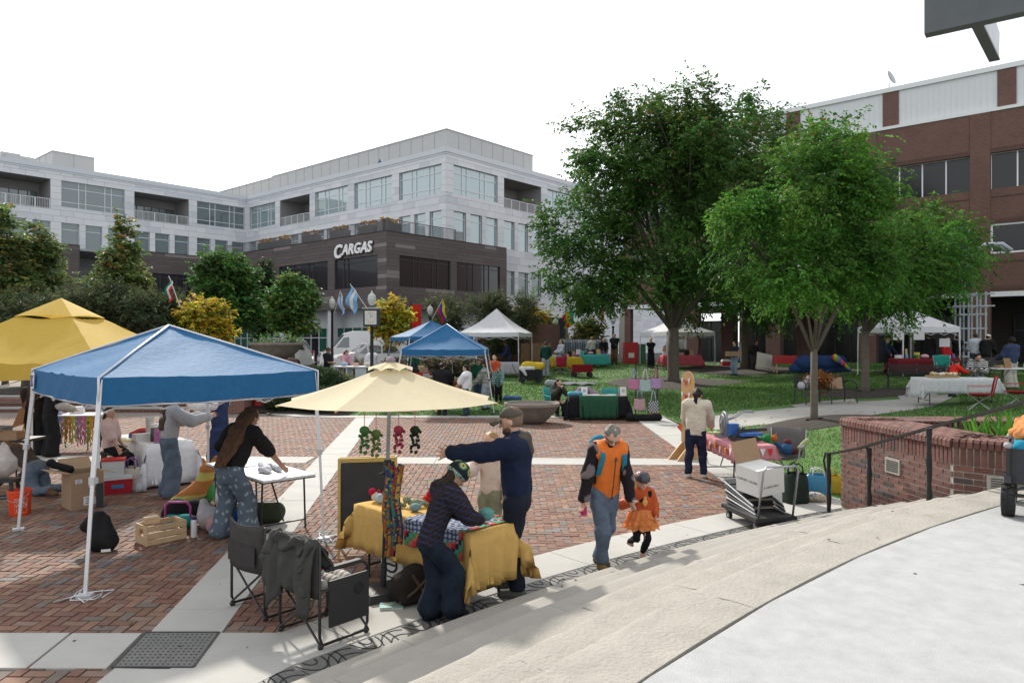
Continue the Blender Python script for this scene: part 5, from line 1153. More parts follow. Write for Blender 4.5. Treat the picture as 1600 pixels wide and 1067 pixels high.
person('broad person in black sweater seen from behind at the nearer blue tent',at(690,24.3),-12,1.74,w=1.25,hands=A_TB,head=(8,-15),hair=(.02,.016,.014),style='short',top=T((.013,.013,.015),'sweater',ease=.025,hem=-.04),bot=B((.02,.022,.03)),res=.024)
person('person in white tee with dark short hair facing left at the nearer blue tent',at(729,24.2),75,1.68,w=1.25,hands=A_TB,head=(10,5),hair=(.02,.016,.014),style='short',skin='mid',top=T(wht,'tee',sleeve=.45,ease=.025),bot=B(denimd,'pants'),res=.024)
person('woman in striped cardigan and pale jeans at the right leg of the nearer blue tent',at(760,25.6),60,1.70,hands=A_TB,head=(20,0),hair=(.06,.04,.03),style='long',top=dict(name='cardigan',mat=attrfab,cf=stripes((.04,.05,.05),(.42,.42,.38),.05,.4),sleeve=.95,hem=-.08,ease=.025),bot=B((.28,.31,.36)),res=.026)
person('person in dark green shirt under the nearer blue tent',at(748,26.8),160,1.72,hands=A_FW,head=(20,0),hair=(.25,.18,.10),style='short',top=T((.02,.10,.06)),bot=B(denimd),res=FARS)
person('woman in red orange top with auburn hair beside the tent pole',at(773,29),150,1.66,hands=A_FW,hair=(.16,.07,.03),style='bob',top=T((.40,.07,.03)),bot=B((.06,.03,.03)),res=FARS)
person('child in patterned green top looking down beside the auburn woman',at(779,27.5),170,1.32,hands=A_TB,head=(30,0),hair=(.14,.07,.04),style='bob',top=dict(name='jacket',mat=attrfab,cf=stripes((.03,.12,.11),(.30,.38,.36),.07,.6),sleeve=.95,ease=.025,hem=-.08),bot=B(blackf),res=.024)
person('man in navy suit jacket bending under the tall white tent',at(796,38),100,1.80,lean=14,hands=A_TB,head=(25,0),skin='dark',style='short',top=T((.016,.02,.05),'jacket'),bot=B((.02,.025,.05)),res=FARS)
person('man in dark green jacket with back turned at the right pole of the white tent',at(853,36.5),10,1.78,hands=A_FW,hair=(.05,.035,.025),style='short',top=T((.012,.05,.04),'jacket',ease=.02),bot=B((.30,.32,.36)),res=FARS)
person('woman in pale blue top with dark hair before the hanging shirts',at(877,40.5),120,1.66,hands=A_FW,style='long',top=T((.44,.48,.54)),bot=B((.2,.2,.22)),res=FARS)
person('person in cream sweater and black trousers seen from behind at the turquoise table',at(925,43),30,1.72,w=1.15,hands=A_FW,hair=(.22,.13,.07),style='short',top=T((.44,.42,.37),'sweater',ease=.022),bot=B(blackf,'wide'),res=FARS)
person('woman in open black jacket with a mauve pouch facing the camera',at(943,43.2),190,1.64,hands=A_FW,hair=(.04,.025,.02),style='long',top=[T(wht,'tee',sleeve=0),T(blackf,'jacket',ease=.018)],bot=B((.16,.13,.10)),res=FARS)
person('man in black jacket and tan trousers beside the pale post',at(960,44),160,1.84,w=1.1,hands=A_FOLD,style='short',skin='mid',top=T((.016,.016,.02),'jacket',ease=.022),bot=B((.14,.09,.05)),res=FARS)
person('man in black tee looking at his phone beside the evergreen mound',at(511,31),255,1.76,hands=((-.05,.17,.63),(.06,.18,.63)),head=(30,0),skin='tan',style='short',top=T((.014,.014,.018),'tee',sleeve=.5),bot=B(blackf),res=FARS)
person('woman in pink knit leaning on the white counter',at(537,32.5),235,1.64,lean=14,hands=A_TB,head=(20,0),hair=(.12,.05,.03),style='long',top=T((.55,.30,.36),'sweater',ease=.022),bot=B(denim),res=FARS)
person('man in white shirt and dark trousers seen from behind at the white counter',at(581,32),40,1.74,hands=A_FW,hair=(.10,.06,.035),style='short',top=T((.60,.61,.66),ease=.02,hem=0),bot=B((.05,.055,.045)),res=FARS)
person('grey haired person standing behind the table at the rear blue tent',at(645,34.5),180,1.74,hands=A_DN,hair=(.35,.34,.33),style='short',top=T((.03,.12,.07)),bot=B(denimd),res=FARS)
person('woman in black dress under the middle white tent',at(1017,42),170,1.68,hands=A_FOLD,hair=(.12,.08,.05),style='bun',top=T(blackf,'dress',ease=.018),bot=B(blackf,'wide'),res=FARS)
person('person seated behind the pink table at the middle white tent',at(1043,43),180,1.66,pel=(0,0,.40),feet=sitf,hands=A_TB,hair=(.10,.05,.03),style='bob',top=T((.42,.25,.18)),bot=B(denimd),res=FARS)
person('person in white shirt under the middle white tent beside the tree trunk',at(1066,44),160,1.78,hands=A_TB,hair=(.15,.09,.06),style='short',top=T(wht),bot=B((.08,.08,.1)),res=FARS)
person('person in jeans carrying a cardboard box behind the dark tree trunk',at(1148,37.5),120,1.76,hands=A_FW,style='short',top=T((.03,.03,.035),'jacket'),bot=B((.20,.27,.36)),res=FARS)
person('person in black bending by the pale board under the trees',at(1176,40),210,1.70,lean=20,hands=A_TB,style='short',skin='tan',top=T((.02,.02,.022),'jacket'),bot=B((.06,.05,.05)),res=FARS)
person('person in navy jacket behind the dark red table',at(1386,32.5),200,1.66,hands=A_TB,hair=(.06,.04,.03),style='short',top=T((.02,.025,.05),'jacket'),bot=B(blackf),res=FARS)
person('person in black holding something to the mouth behind the dark red table',at(1400,32.8),180,1.72,hands=A_FACE,style='short',skin='mid',top=T((.012,.012,.014),'coat',ease=.025),bot=B(blackf),res=FARS)
person('tall figure in black standing inside the right pole of the far white tent',at(1451,31.8),0,1.80,hands=A_DN,style='short',top=T(blackf,'coat',ease=.02),bot=B(blackf,'wide'),res=FARS)
person('person in bright red jacket beside the sign on the tent pole',at(1479,33.5),195,1.66,hands=A_DN,style='short',skin='mid',top=T((.48,.02,.025),'jacket',ease=.025),bot=B((.30,.34,.42)),res=FARS)
person('person in black vest with grey sleeves near the silver trellis',at(1496,32),-30,1.72,hands=A_FW,style='short',top=[T((.35,.36,.37)),T(blackf,'vest',sleeve=0,ease=.025)],bot=B((.12,.09,.06)),res=FARS)
person('person in pale grey hoodie with back turned in front of the brick pier',at(1524,31.5),10,1.78,w=1.15,hands=A_FW,style='short',top=T((.38,.40,.44),'hoodie',hood=True,ease=.028),bot=B(denimd),res=FARS)
person('person in white cap and black jacket bending next to the grey hoodie',at(1540,31.0),-60,1.76,lean=16,hands=A_TB,style='short',top=T(blackf,'jacket',ease=.025),bot=B(blackf),res=FARS,extra=capfn(fab((.6,.57,.5),'cap_white')))
person('child in red shirt reaching over the food on the white cloth table',at(1487,22.3),-75,1.25,lean=22,pel=(0,0,.46),hands=((-.05,.42,.62),(.08,.40,.60)),elb=((-.5,-.5,-1),(.5,-.5,-1)),style='short',head=(8,0),skin='mid',top=T((.55,.03,.02),'shirt',ease=.02),bot=B(denimd),res=.022)
person('woman in black and white striped top sitting at the white cloth table',at(1527,22.6),150,1.66,lean=14,pel=(0,-.05,.30),feet=sitf,hands=((-.06,.25,.44),(.08,.25,.44)),head=(28,25),style='long',skin='mid',hair=(.018,.014,.013),top=dict(name='top',mat=attrfab,cf=stripes((.02,.02,.022),(.46,.46,.45),.055,.5),sleeve=.95,ease=.025,hem=-.04),bot=B(blackf),res=.024)
person('boy in navy hoodie and pale trousers with back turned at the right edge',at(1581,23.5),14,1.62,w=1.05,hands=((-.12,.2,.6),(.14,.16,.55)),style='curly',hair=(.02,.016,.014),skin='dark',top=T((.035,.05,.10),'hoodie',hood=True,ease=.03,hem=-.02),bot=B((.42,.40,.36),'wide'),res=.024)
# = market: tents, tables, seats
polew=plain((.62,.62,.63),'pole_white',rough=.4);polea=M('pole_aluminium',(.42,.43,.44),.4,.1,30.,metal=.5);blk=plain((.014,.014,.015),'black_metal',rough=.45);blkp=plain((.02,.02,.021),'black_plastic',rough=.6)
card=M('cardboard',(.30,.20,.12),.9,.1,8.,.1,90);cardw=M('carton_white',(.60,.59,.57),.85,.05);woodp=M('pine_wood',(.48,.33,.19),.7,.2,5.,.2,60);woody=M('yellow_wood',(.42,.29,.08),.6,.2,5.,.15,60);woodd=M('plywood',(.46,.28,.13),.65,.2,4.,.1,50)
def tent(name,label,c_,half,rot,ez,pz,vd,mat,legmat=polew,feetk=1.,conc=.0,pipe=None,group=None,vent=None,legs=(0,1,2,3),eaves=None,feet=None,zfeet=None,logo=None):
 """square pop-up canopy: fabric roof, valance, four legs with feet and the folding truss"""
 t=thing(name,label,'canopy',(c_[0],c_[1],c_[2]),0,group)
 A=[Vector((half*math.sqrt(2)*math.cos(rad(rot+45+90*i)),half*math.sqrt(2)*math.sin(rad(rot+45+90*i)),ez))for i in range(4)]if eaves is None else[Vector(e)for e in eaves]
 pk=Vector((0,0,pz))if eaves is None else sum(A,Vector())/4+Vector((0,0,pz-ez));g=[];n_=13
 b=mb();vb=mb();tp=.0 if not vent else .30
 for i in range(4):
  a,e=A[i],A[(i+1)%4];rows=[]
  for j in range(9):
   v=j/8*(1-tp);row=[]
   for k in range(n_):
    u=k/(n_-1);p=a.lerp(e,u).lerp(pk,v);s_=math.sin(PI*u)
    p.z-=conc*math.sin(PI*min(1,v*1.0))*(.75+.25*s_)+.05*s_*(1-v)*v*3+.02*s_*(1-v)
    p.z+=.013*math.sin(u*37+v*11+i)*s_*(1-v)+.006*math.sin(v*40+u*9+i*2)
    row.append(p)
   rows.append(row)
  b.sheet(rows);nr=(e-a).cross(Vector((0,0,1))).normalized()*1.;vr=[]
  if nr.dot((a+e)/2-pk)<0:nr=-nr
  for j in range(5):
   v=j/4;row=[]
   for k in range(25):
    u=k/24;p=a.lerp(e,u);s_=math.sin(PI*u);q_=p+nr*(.012*math.sin(u*31+i*2+v*3)*s_*v+.02*v)+Vector((0,0,-vd*v-.02*s_+.008*math.sin(u*19+i)*v));row.append(q_)
   vr.append(row)
  vb.sheet(vr)
 cn=b.build('canopy_cloth',mat,t,True);vb.build('valance',mat,cn,True)
 if vent:
  b=mb();q_=[a.lerp(pk,1-tp-.02)+Vector((0,0,.022))for a in A]
  for i in range(4):b.sheet([[q_[i].lerp(q_[(i+1)%4],k/6).lerp(pk+Vector((0,0,.02)),j/4)+Vector((0,0,.03*math.sin(PI*k/6)*(1-j/4)))for k in range(7)]for j in range(5)])
  b.build('vent_cap',mat,t,True)
 if pipe:
  for i in range(4):
   b=mb();a=A[i];b.tube([a+Vector((0,0,-vd))+(a-pk)*.012,a+(a-pk)*.012+Vector((0,0,.004)),a.lerp(pk,.5)+Vector((0,0,.012-conc*.8)),pk+Vector((0,0,.012))],.013,6);b.build('piping',pipe,cn,True)
  b=mb();b.tube([x+Vector((0,0,-vd-.015))for i in range(4)for x in(A[i],A[i].lerp(A[(i+1)%4],.5)-Vector((0,0,.02)))],.012,5,True);b.build('hem_tape',pipe,cn,True)
 for i in range(4):
  a=A[i];f_=(Vector((a.x*feetk,a.y*feetk,0))if feet is None else Vector(feet[i]));
  if zfeet is None and feet is None:f_.z=zgs(c_[0]+f_.x,c_[1]+f_.y)-c_[2]
  b=mb();m_=f_.lerp(a,.52);a2=a-(a-pk).normalized()*.03-Vector((0,0,.03));b.bar(f_,m_,.032,up=(1,.3,0));b.bar(m_,a2,.042,up=(1,.3,0));l_=b.build('leg',legmat,t)
  b=mb().box((f_.x,f_.y,f_.z+.015),(.13,.10,.03),R.uniform(0,60));b.box((m_.x,m_.y,m_.z),(.055,.055,.07));b.build('foot',plain((.45,.45,.46),'foot_grey')if legmat is polew else blkp,l_)
  b=mb();e=A[(i+1)%4];k_=4;z1,z0=-.05,-.36
  for j in range(k_):p,q_=a.lerp(e,j/k_),a.lerp(e,(j+1)/k_);q_=q_*.95;p=p*.95;z1,z0=-.03,-.26;b.bar(p+Vector((0,0,z0 if j%2 else z1)),q_+Vector((0,0,z1 if j%2 else z0)),.016);b.bar(p+Vector((0,0,z1 if j%2 else z0)),q_+Vector((0,0,z0 if j%2 else z1)),.016)
  b.build('truss',legmat,t)
 return t,A
blue=fab((.02,.13,.29),'canopy_blue',rough=.7,trans=.25,var=.1,bump=.35,bscale=14,spec=.25);ylw=fab((.56,.39,.075),'canopy_yellow',rough=.7,trans=.3,var=.06,bump=.2,bscale=10);cwht=fab((.66,.66,.68),'canopy_white',rough=.7,trans=.25,var=.04,bump=.15,bscale=10)
bc=Vector((-4.46,9.45,0));ft=[(-2.38,9.14),(-5.04,12.0),(-6.54,9.58),(-4.18,7.08)];ev=[(-2.48,9.16),(-4.9,11.65),(-6.33,9.57),(-4.22,7.4)]
tb,_=tent('blue_canopy','large blue pop-up canopy with white piping and slanted white legs',bc,0,0,2.13,2.70,.28,blue,pipe=plain((.55,.56,.6),'piping_white'),eaves=[(x-bc.x,y-bc.y,2.13)for x,y in ev],feet=[(x-bc.x,y-bc.y,0)for x,y in ft])
b=mb();nL=Vector((-6.33+4.22,9.57-7.4,0)).normalized();pL=Vector((-6.33,9.57,1.89))-bc-nL*.10;nO=Vector((-nL.y,nL.x,0))*(1 if(-nL.y*-1+nL.x*-1)>0 else-1)
b.plate([pL+nO*.045,pL-nL*.14+nO*.045,pL-nL*.14+nO*.035+Vector((0,0,.2)),pL+nO*.035+Vector((0,0,.2))],nO*.006);lp=b.build('logo_patch',plain((.6,.62,.68),'patch_white'),tb)
b=mb();b.bar(pL+nO*.058+Vector((0,0,.16))-nL*.035,pL+nO*.058+Vector((0,0,.04))-nL*.10,.035,.006,up=nO);b.bar(pL+nO*.058+Vector((0,0,.16))-nL*.11,pL+nO*.058+Vector((0,0,.16))-nL*.03,.03,.006,up=nO);b.bar(pL+nO*.058+Vector((0,0,.04))-nL*.11,pL+nO*.058+Vector((0,0,.04))-nL*.03,.03,.006,up=nO);b.build('logo_mark',plain((.03,.06,.25),'mark_blue'),lp)
for(x,y,lb)in((-4.18,7.08,'loose white guy cord tangled at the front foot of the blue canopy'),(-2.32,9.2,'loose white guy cord beside the right foot of the blue canopy')):
 b=mb();pts=[Vector((.24*math.cos(i*.9)*(1-.03*i)+R.uniform(-.06,.06),.17*math.sin(i*1.3)+R.uniform(-.04,.04),.008+.006*(i%3)))for i in range(16)];b.tube(pts,.006,5);o=b.build('guy_cord',plain((.6,.6,.62),'cord_white'),None,True,(x,y,.0));tag(o,lb,'cord')
tent('yellow_canopy','yellow pop-up canopy with a raised vent top behind the blue one',(-7.98,12.8,0),1.55,0,2.17,3.25,.26,ylw,vent=True,conc=0)
tent('blue_canopy','smaller blue pop-up canopy with slanted legs at the edge of the lawn',on(-2.38,26.4),1.45,0,2.1,3.0,.2,blue,legmat=polea,feetk=1.22,conc=.05,pipe=plain((.3,.4,.6),'piping_blue'))
tent('blue_canopy','rear blue pop-up canopy seen above the nearer one on the lawn',on(-3.75,33.5),1.5,25,2.2,2.95,.18,blue,legmat=polea,feetk=1.15,conc=.05)
tent('white_canopy','tall white peaked canopy in the middle of the lawn',on(-.83,39),1.6,-14,2.15,3.45,.22,cwht,conc=.16)
tent('white_canopy','white canopy between the tall tree trunk and the brick arcade',on(9.9,43.5),1.6,18,2.0,2.9,.22,cwht,conc=.1)
tent('white_canopy','white canopy with paper signs in front of the silver trellis',on(17.7,32.4),1.42,12,2.1,3.0,.24,cwht,conc=.08)
# --- cream umbrella
um=thing('market_umbrella','cream market umbrella on a black pole over the yellow cloth table','umbrella',(-1.27,7.12,0))
umb=fab((.74,.66,.46),'umbrella_cream',rough=.8,trans=.42,var=.04,bump=.1);ctr=Vector((.075,0,2.28));tips=[ctr+Vector((1.10*math.cos(rad(-15+45*i)),1.10*math.sin(rad(-15+45*i)),-.36))for i in range(8)]
b=mb();
for i in range(8):
 a,e=tips[i],tips[(i+1)%8]
 b.sheet([[a.lerp(e,k/6).lerp(ctr,v)-Vector((0,0,(.035*math.sin(PI*k/6))*(1-v)+.05*v*(1-v)*2))+(ctr-a.lerp(e,.5))*(.05*math.sin(PI*k/6)*(1-v))for k in range(7)]for v in[j/7*.86 for j in range(8)]])
um1=b.build('canopy_cloth',umb,um,True);b=mb()
for i in range(8):
 a,e=ctr+(tips[i]-ctr)*.21+Vector((0,0,.012)),ctr+(tips[(i+1)%8]-ctr)*.21+Vector((0,0,.012));b.sheet([[a.lerp(e,k/4).lerp(ctr+Vector((0,0,.03)),j/4)+Vector((0,0,.03*math.sin(PI*k/4)*(1-j/4)))for k in range(5)]for j in range(5)])
b.build('vent_cap',umb,um1,True)
mb().lathe([(.05,2.30),(.05,2.32),(.03,2.345),(0,2.35)],10,(.075,0,0)).build('finial',plain((.2,.15,.18),'finial'),um)
for i in range(8):b=mb();b.tube([ctr-Vector((0,0,.07)),ctr.lerp(tips[i],.5)-Vector((0,0,.05)),tips[i]-Vector((0,0,.012))],.010,5);b.tube([Vector((.06,0,1.88)),ctr.lerp(tips[i],.5)-Vector((0,0,.06))],.008,5);b.build('rib',woody,um)
b=mb();b.cyl((0,0,.06),(.045,0,1.3),.023);b.build('pole',blk,um,auto=40);b=mb();b.cyl((.045,0,1.3),(.078,0,2.35),.019);b.build('upper_pole',plain((.3,.3,.31),'pole_grey'),um,auto=40);b=mb();b.cyl((.04,0,1.17),(.046,0,1.34),.038);b.bar((.04,0,1.22),(-.03,-.05,1.2),.02);b.build('clamp',blkp,um)
b=mb();b.box((0,0,.045),(.44,.44,.07),30,tap=.86);b.box((0,0,.085),(.34,.34,.02),30,tap=.6);b.cyl((0,0,.08),(.01,0,.32),.032);b.build('base',blkp,um)
for k,(dx,dy,col,lb)in enumerate(((-.20,-.04,(.05,.14,.045),'green crocheted hanging plant at the left under the umbrella'),(-.10,.02,(.10,.16,.05),'small green crocheted plant nearest the umbrella pole'),(.12,.0,(.28,.04,.07),'dark red crocheted flower hanging under the umbrella'),(.28,-.02,(.02,.03,.018),'dark trailing crocheted plant rightmost under the umbrella'))):
 t=thing('hanging_plant',lb,'ornament',(-1.21+dx,6.95+dy,1.62-.04*(k==1)),0,'crocheted plants hanging under the umbrella');mb().cyl((0,0,.05),(0,0,.25),.004,n=5).build('cord',plain((.5,.2,.25),'cord_pink'),t)
 b=mb();b.ell((0,0,.03),(.05,.05,.045),8)
 for j in range(26):a_=j*2.4;b.ell((.07*math.cos(a_)*(j%4+1)/4,.07*math.sin(a_)*(j%4+1)/4,.03-.008*j+.02*math.sin(j)),.018,5)
 b.build('leaves',fab(col),t,True)
tag(mb().bar((-1.50,6.95,1.86),(-.90,6.95,1.84),.02,.035).build('coat_hanger',woodp),'wooden hanger bar hung under the umbrella holding crocheted plants','hanger')
# --- tables
def table(label,c_,rz,L,Wd,h=.74,top=None,legmat=blk,kind='fold',name='folding_table',group=None):
 t=thing(name,label,'table',c_,rz,group);tm=top or plain((.58,.58,.59),'table_white');b=mb().box((0,0,h-.015),(L,Wd,.03));b.build('tabletop',tm,t);mb().box((0,0,h-.038),(L+.006,Wd+.006,.014)).build('edge_band',blkp,t)
 for s_ in(-1,1):
  x=s_*(L/2-.18)
  for q_ in(-1,1):b=mb();b.tube([(x,q_*(Wd/2-.07),h-.04),(x,q_*(Wd/2-.05),.03),(x+s_*.0,q_*(Wd/2-.05),0)],.014,6);b.build('leg',legmat,t)
  b=mb();b.bar((x,-Wd/2+.05,.12),(x,Wd/2-.05,.12),.018);b.bar((x,0,.14),(x-s_*.42,0,h-.05),.016);b.build('brace',legmat,t)
 return t
def cloth(name,label,c_,rz,L,Wd,h,drops,mat,cat='tablecloth',fold=.025,nf=11,group=None,parent=None,thick=.004,lift=0.):
 """draped cloth: drops = hang length at -y, +x, +y, -x sides"""
 b=mb();nx,ny=26,14;X=lambda u:u;g=[]
 hx,hy=L/2+.006,Wd/2+.006;dy0,dx1,dy1,dx0=drops
 us=list(np.linspace(-hx,hx,nx));vs=list(np.linspace(-hy,hy,ny));k=5
 us=[-hx-dx0*j/k for j in range(k,0,-1)]+us+[hx+dx1*j/k for j in range(1,k+1)];vs=[-hy-dy0*j/k for j in range(k,0,-1)]+vs+[hy+dy1*j/k for j in range(1,k+1)]
 for u in us:
  row=[]
  for v in vs:
   ox,oy=max(abs(u)-hx,0),max(abs(v)-hy,0);d=math.hypot(ox,oy)if ox and oy else ox+oy;x=max(-hx,min(hx,u));y=max(-hy,min(hy,v));z=h+.004+lift
   if d>0:
    w=fold*math.sin((u if oy>ox else v)*nf*2.2+1.3*math.sin(u*5+v*3))*min(1,d*3.2)+.012*min(1,d*4)+.02*d
    if ox:x+=math.copysign(w+(.25*oy if oy else 0),u)
    if oy:y+=math.copysign(w+(.25*ox if ox else 0),v)
    z-=max(ox,oy)*(1 if not(ox and oy)else 1.06)
   else:z+=.003*math.sin(u*9+v*13)
   row.append(Vector((x,y,max(z,.02))))
  g.append(row)
 b.sheet(g,thick);o=b.build(name,mat,parent,True,c_,(0,0,rad(rz)))
 if label:tag(o,label,cat,group)
 return o
yc=fab((.62,.40,.13),'cloth_mustard',var=.10,bump=.35,bscale=22,trans=.2);tu=math.degrees(math.atan2(-.681,.732));TC=Vector((-.83,7.41,0))
table('folding table under the mustard yellow cloth',TC,tu,1.8,.6)
cloth('tablecloth','mustard yellow cloth draped over the crochet table',TC,tu,1.8,.6,.74,(.46,.52,.40,.34),yc,fold=.034,nf=13)
def tl_(x,y,z=.75):v=Matrix.Rotation(rad(tu),4,'Z')@Vector((x,y,0));return Vector((TC.x+v.x,TC.y+v.y,z))
def cfb(V):
 a=np.floor(V[:,0]/.045);b_=np.floor(V[:,1]/.045);f_=np.hypot(V[:,0]/.045-a-.5,V[:,1]/.045-b_-.5);c_=np.tile([.02,.03,.10],(len(V),1));c_[f_<.38]=(.36,.42,.50);e=(np.abs(V[:,1])>.34)|(V[:,0]>.36)
 pal=np.array([(.45,.04,.05),(.06,.25,.08),(.02,.02,.03),(.5,.12,.1),(.1,.3,.25)]);c_[e]=pal[((a*7+b_*3)%5).astype(int)][e];return c_
g=[];N1,N2=56,60
for i in range(N1):
 row=[]
 for j in range(N2):
  x,y=-.40+.82*i/(N1-1),-.62+.98*j/(N2-1);z=.762+.006*math.sin(x*60)*math.sin(y*60);yy=y
  if y<-.345:z-=(-.345-y)*.95;yy=-.352-.02*math.sin(x*14)
  row.append(Vector((x,yy,z)))
 g.append(row)
V=np.array([tuple(p)for r_ in g for p in r_]);Vc=np.array([(-.40+.82*i/(N1-1),-.5+.98*j/(N2-1),0)for i in range(N1)for j in range(N2)])
Fq=np.array([(i*N2+j,(i+1)*N2+j,(i+1)*N2+j+1,i*N2+j+1)for i in range(N1-1)for j in range(N2-1)])
o=link('crochet_blanket',npmesh('crochet_blanket',V,Fq,attrfab,smooth=True,vcols=cfb(Vc)),None,tl_(.42,0,0),(0,0,rad(tu)));tag(o,'blue and white crocheted blanket with a bright border over the yellow table','blanket')
def plush(name,label,p,parts,cat='plush toy',group='crocheted toys on the yellow table',res=.011,rz=0):
 t=thing(name,label,cat,p,rz,group)
 for nm,pr,col in parts:soft(nm,pr,fab(col,bump=.7,bscale=130),t,res,.01,.0015,90)
 return t
bird=lambda c1,c2:[('body',[('e',(0,0,.05),(.055,.05,.055))],c1),('head',[('e',(.03,0,.115),(.035,.033,.035)),('c',(.06,0,.11),(.085,0,.105),.01,.004)],c2)]
plush('toy_hen','white crocheted hen with a red crest at the left end of the yellow table',tl_(-.84,-.06),[('body',[('e',(0,0,.05),(.06,.05,.05))],(.55,.5,.45)),('crest',[('e',(-.05,0,.10),(.04,.03,.045)),('e',(.02,0,.1),(.02,.02,.03))],(.40,.01,.04))])
plush('toy_hen','pale blue crocheted hen beside the red crested one',tl_(-.72,-.10),[('body',[('e',(0,0,.05),(.055,.045,.055))],(.36,.47,.52)),('crest',[('e',(.05,0,.11),(.03,.025,.03))],(.35,.02,.05))])
plush('toy_dinosaur','green and grey crocheted dinosaur on the yellow table',tl_(-.30,.05),[('body',[('e',(0,0,.045),(.085,.05,.045)),('c',(.08,0,.05),(.15,0,.02),.03,.01)],(.25,.30,.2)),('head',[('e',(-.10,0,.08),(.045,.04,.04))],(.3,.33,.24))])
plush('toy_bird','bright red crocheted bird between the green toys',tl_(-.30,.2),bird((.5,.03,.02),(.45,.02,.02)))
plush('toy_octopus','yellow crocheted octopus at the far side of the yellow table',tl_(-.14,.25),[('body',[('e',(0,0,.05),(.11,.07,.05)),('e',(.08,.03,.045),(.06,.05,.045))],(.55,.36,.08))])
plush('toy_pig','raspberry pink crocheted toy by the knitting person\'s elbow',tl_(-.02,.12),[('body',[('e',(0,0,.055),(.075,.06,.055)),('e',(.06,0,.09),(.04,.04,.04))],(.42,.06,.12))])
plush('toy_whale','small light blue crocheted whale at the near edge',tl_(-.16,-.08),[('body',[('e',(0,0,.04),(.06,.045,.045)),('c',(.04,0,.05),(.085,0,.09),.018,.012)],(.22,.34,.40))])
plush('toy_turtle','sage green crocheted turtle nearest the scarf',tl_(-.42,-.12),[('body',[('e',(0,0,.035),(.07,.06,.04)),('e',(.08,0,.03),(.03,.025,.025))],(.20,.24,.15))])
t=thing('yarn_jar','small jar holding crocheted sticks at the far edge of the yellow table','jar',tl_(-.36,.30));mb().lathe([(.035,0),(.04,.08),(.036,.09)],10).build('jar',plain((.25,.17,.1),'jar_tan'),t)
for k in range(5):b=mb();a_=k*1.3;b.tube([(0,0,.05),(.05*math.cos(a_),.05*math.sin(a_),.2)],.006,5);b.ell((.055*math.cos(a_),.055*math.sin(a_),.21),.018,6);b.build('stick',fab([(.05,.1,.25),(.45,.4,.1),(.1,.25,.1),(.5,.5,.5),(.05,.05,.2)][k]),t)
sc=thing('scarf','long multicoloured striped scarf hanging from the umbrella pole','scarf',(-1.18,6.98,0));pal=[(.25,.09,.02),(.02,.05,.14),(.30,.15,.03),(.05,.13,.10),(.22,.03,.04),(.03,.03,.08),(.35,.25,.05)]
for w0 in(0,1):
 nj,nw=44,12;V=np.array([(-.05+w0*.085+.085*w/(nw-1)+.012*math.sin(j*.22+w0),.02*math.sin(w*1.3+j*.12)-.03*w0,1.31-j*(.0205 if w0==0 else .0175)-.02*math.sin(w*.6))for j in range(nj)for w in range(nw)])
 Fq=np.array([(j*nw+w,j*nw+w+1,(j+1)*nw+w+1,(j+1)*nw+w)for j in range(nj-1)for w in range(nw-1)]);cc=np.array([pal[(w//2+w0*3)%7]if R.random()<.62 else R.choice(pal)for j in range(nj-1)for w in range(nw-1)])
 o=link('scarf_end',npmesh('scarf_end',V,Fq,attrfab,cols=cc,smooth=True),sc);md=o.modifiers.new('thick','SOLIDIFY');md.thickness=.018
ez_=thing('chalkboard_easel','yellow framed chalkboard easel with a blank black board','easel',(-1.72,8.62,0),12)
def lean_(x,s_,z,o_=0):return Vector((x,s_*(.05+.20*(1-z/1.12))*-1+o_,z))
for sd_ in(1,-1):
 b=mb()
 for x in(-.33,.33):b.bar(lean_(x,sd_,0),lean_(x,sd_,1.12),.045,.03)
 b.bar(lean_(-.33,sd_,1.10),lean_(.33,sd_,1.10),.03,.05);b.bar(lean_(-.33,sd_,.27),lean_(.33,sd_,.27),.03,.05);fr=b.build('frame',woody,ez_)
 b=mb();b.plate([lean_(-.31,sd_,.29,-.006*sd_),lean_(.31,sd_,.29,-.006*sd_),lean_(.31,sd_,1.08,-.006*sd_),lean_(-.31,sd_,1.08,-.006*sd_)],(0,.012*sd_,0));b.build('board',M('chalkboard',(.022,.022,.024),.8,.5,3.),fr)
def carton(label,c_,rz,d,mat=card,flaps=(),name='cardboard_box',cat='box',open_=True,fmat=None):
 t=thing(name,label,cat,c_,rz);x,y,z=d;b=mb();w=.006
 for s_ in(-1,1):b.box((s_*(x/2-w/2),0,z/2),(w,y,z));b.box((0,s_*(y/2-w/2),z/2),(x-2*w,w,z))
 b.box((0,0,w/2),(x-2*w,y-2*w,w))
 if not open_:b.box((0,0,z-w/2-.002),(x-2*w,y-2*w,w))
 b.build('carton',mat,t)
 for(ax_,s_,ang,ln)in flaps:
  b=mb();a=rad(ang)
  if ax_=='x':p=Vector((s_*(x/2-.003),0,z));b.plate([p+Vector((0,-y/2,0)),p+Vector((0,y/2,0)),p+Vector((s_*ln*math.cos(a),y/2,ln*math.sin(a))),p+Vector((s_*ln*math.cos(a),-y/2,ln*math.sin(a)))],(0,0,.005))
  else:p=Vector((0,s_*(y/2-.003),z));b.plate([p+Vector((-x/2,0,0)),p+Vector((x/2,0,0)),p+Vector((x/2,s_*ln*math.cos(a),ln*math.sin(a))),p+Vector((-x/2,s_*ln*math.cos(a),ln*math.sin(a)))],(0,0,.005))
  b.build('flap',fmat or mat,t)
 return t
def decal(t,poly,off,mat,name='label'):return mb().plate(poly,off).build(name,mat,t)
ink=plain((.02,.02,.022),'print_ink',rough=.8)
bx=carton('white carton with a black oval mark under the yellow table',(-1.10,7.62,0),47,(.42,.36,.36),cardw,open_=False)
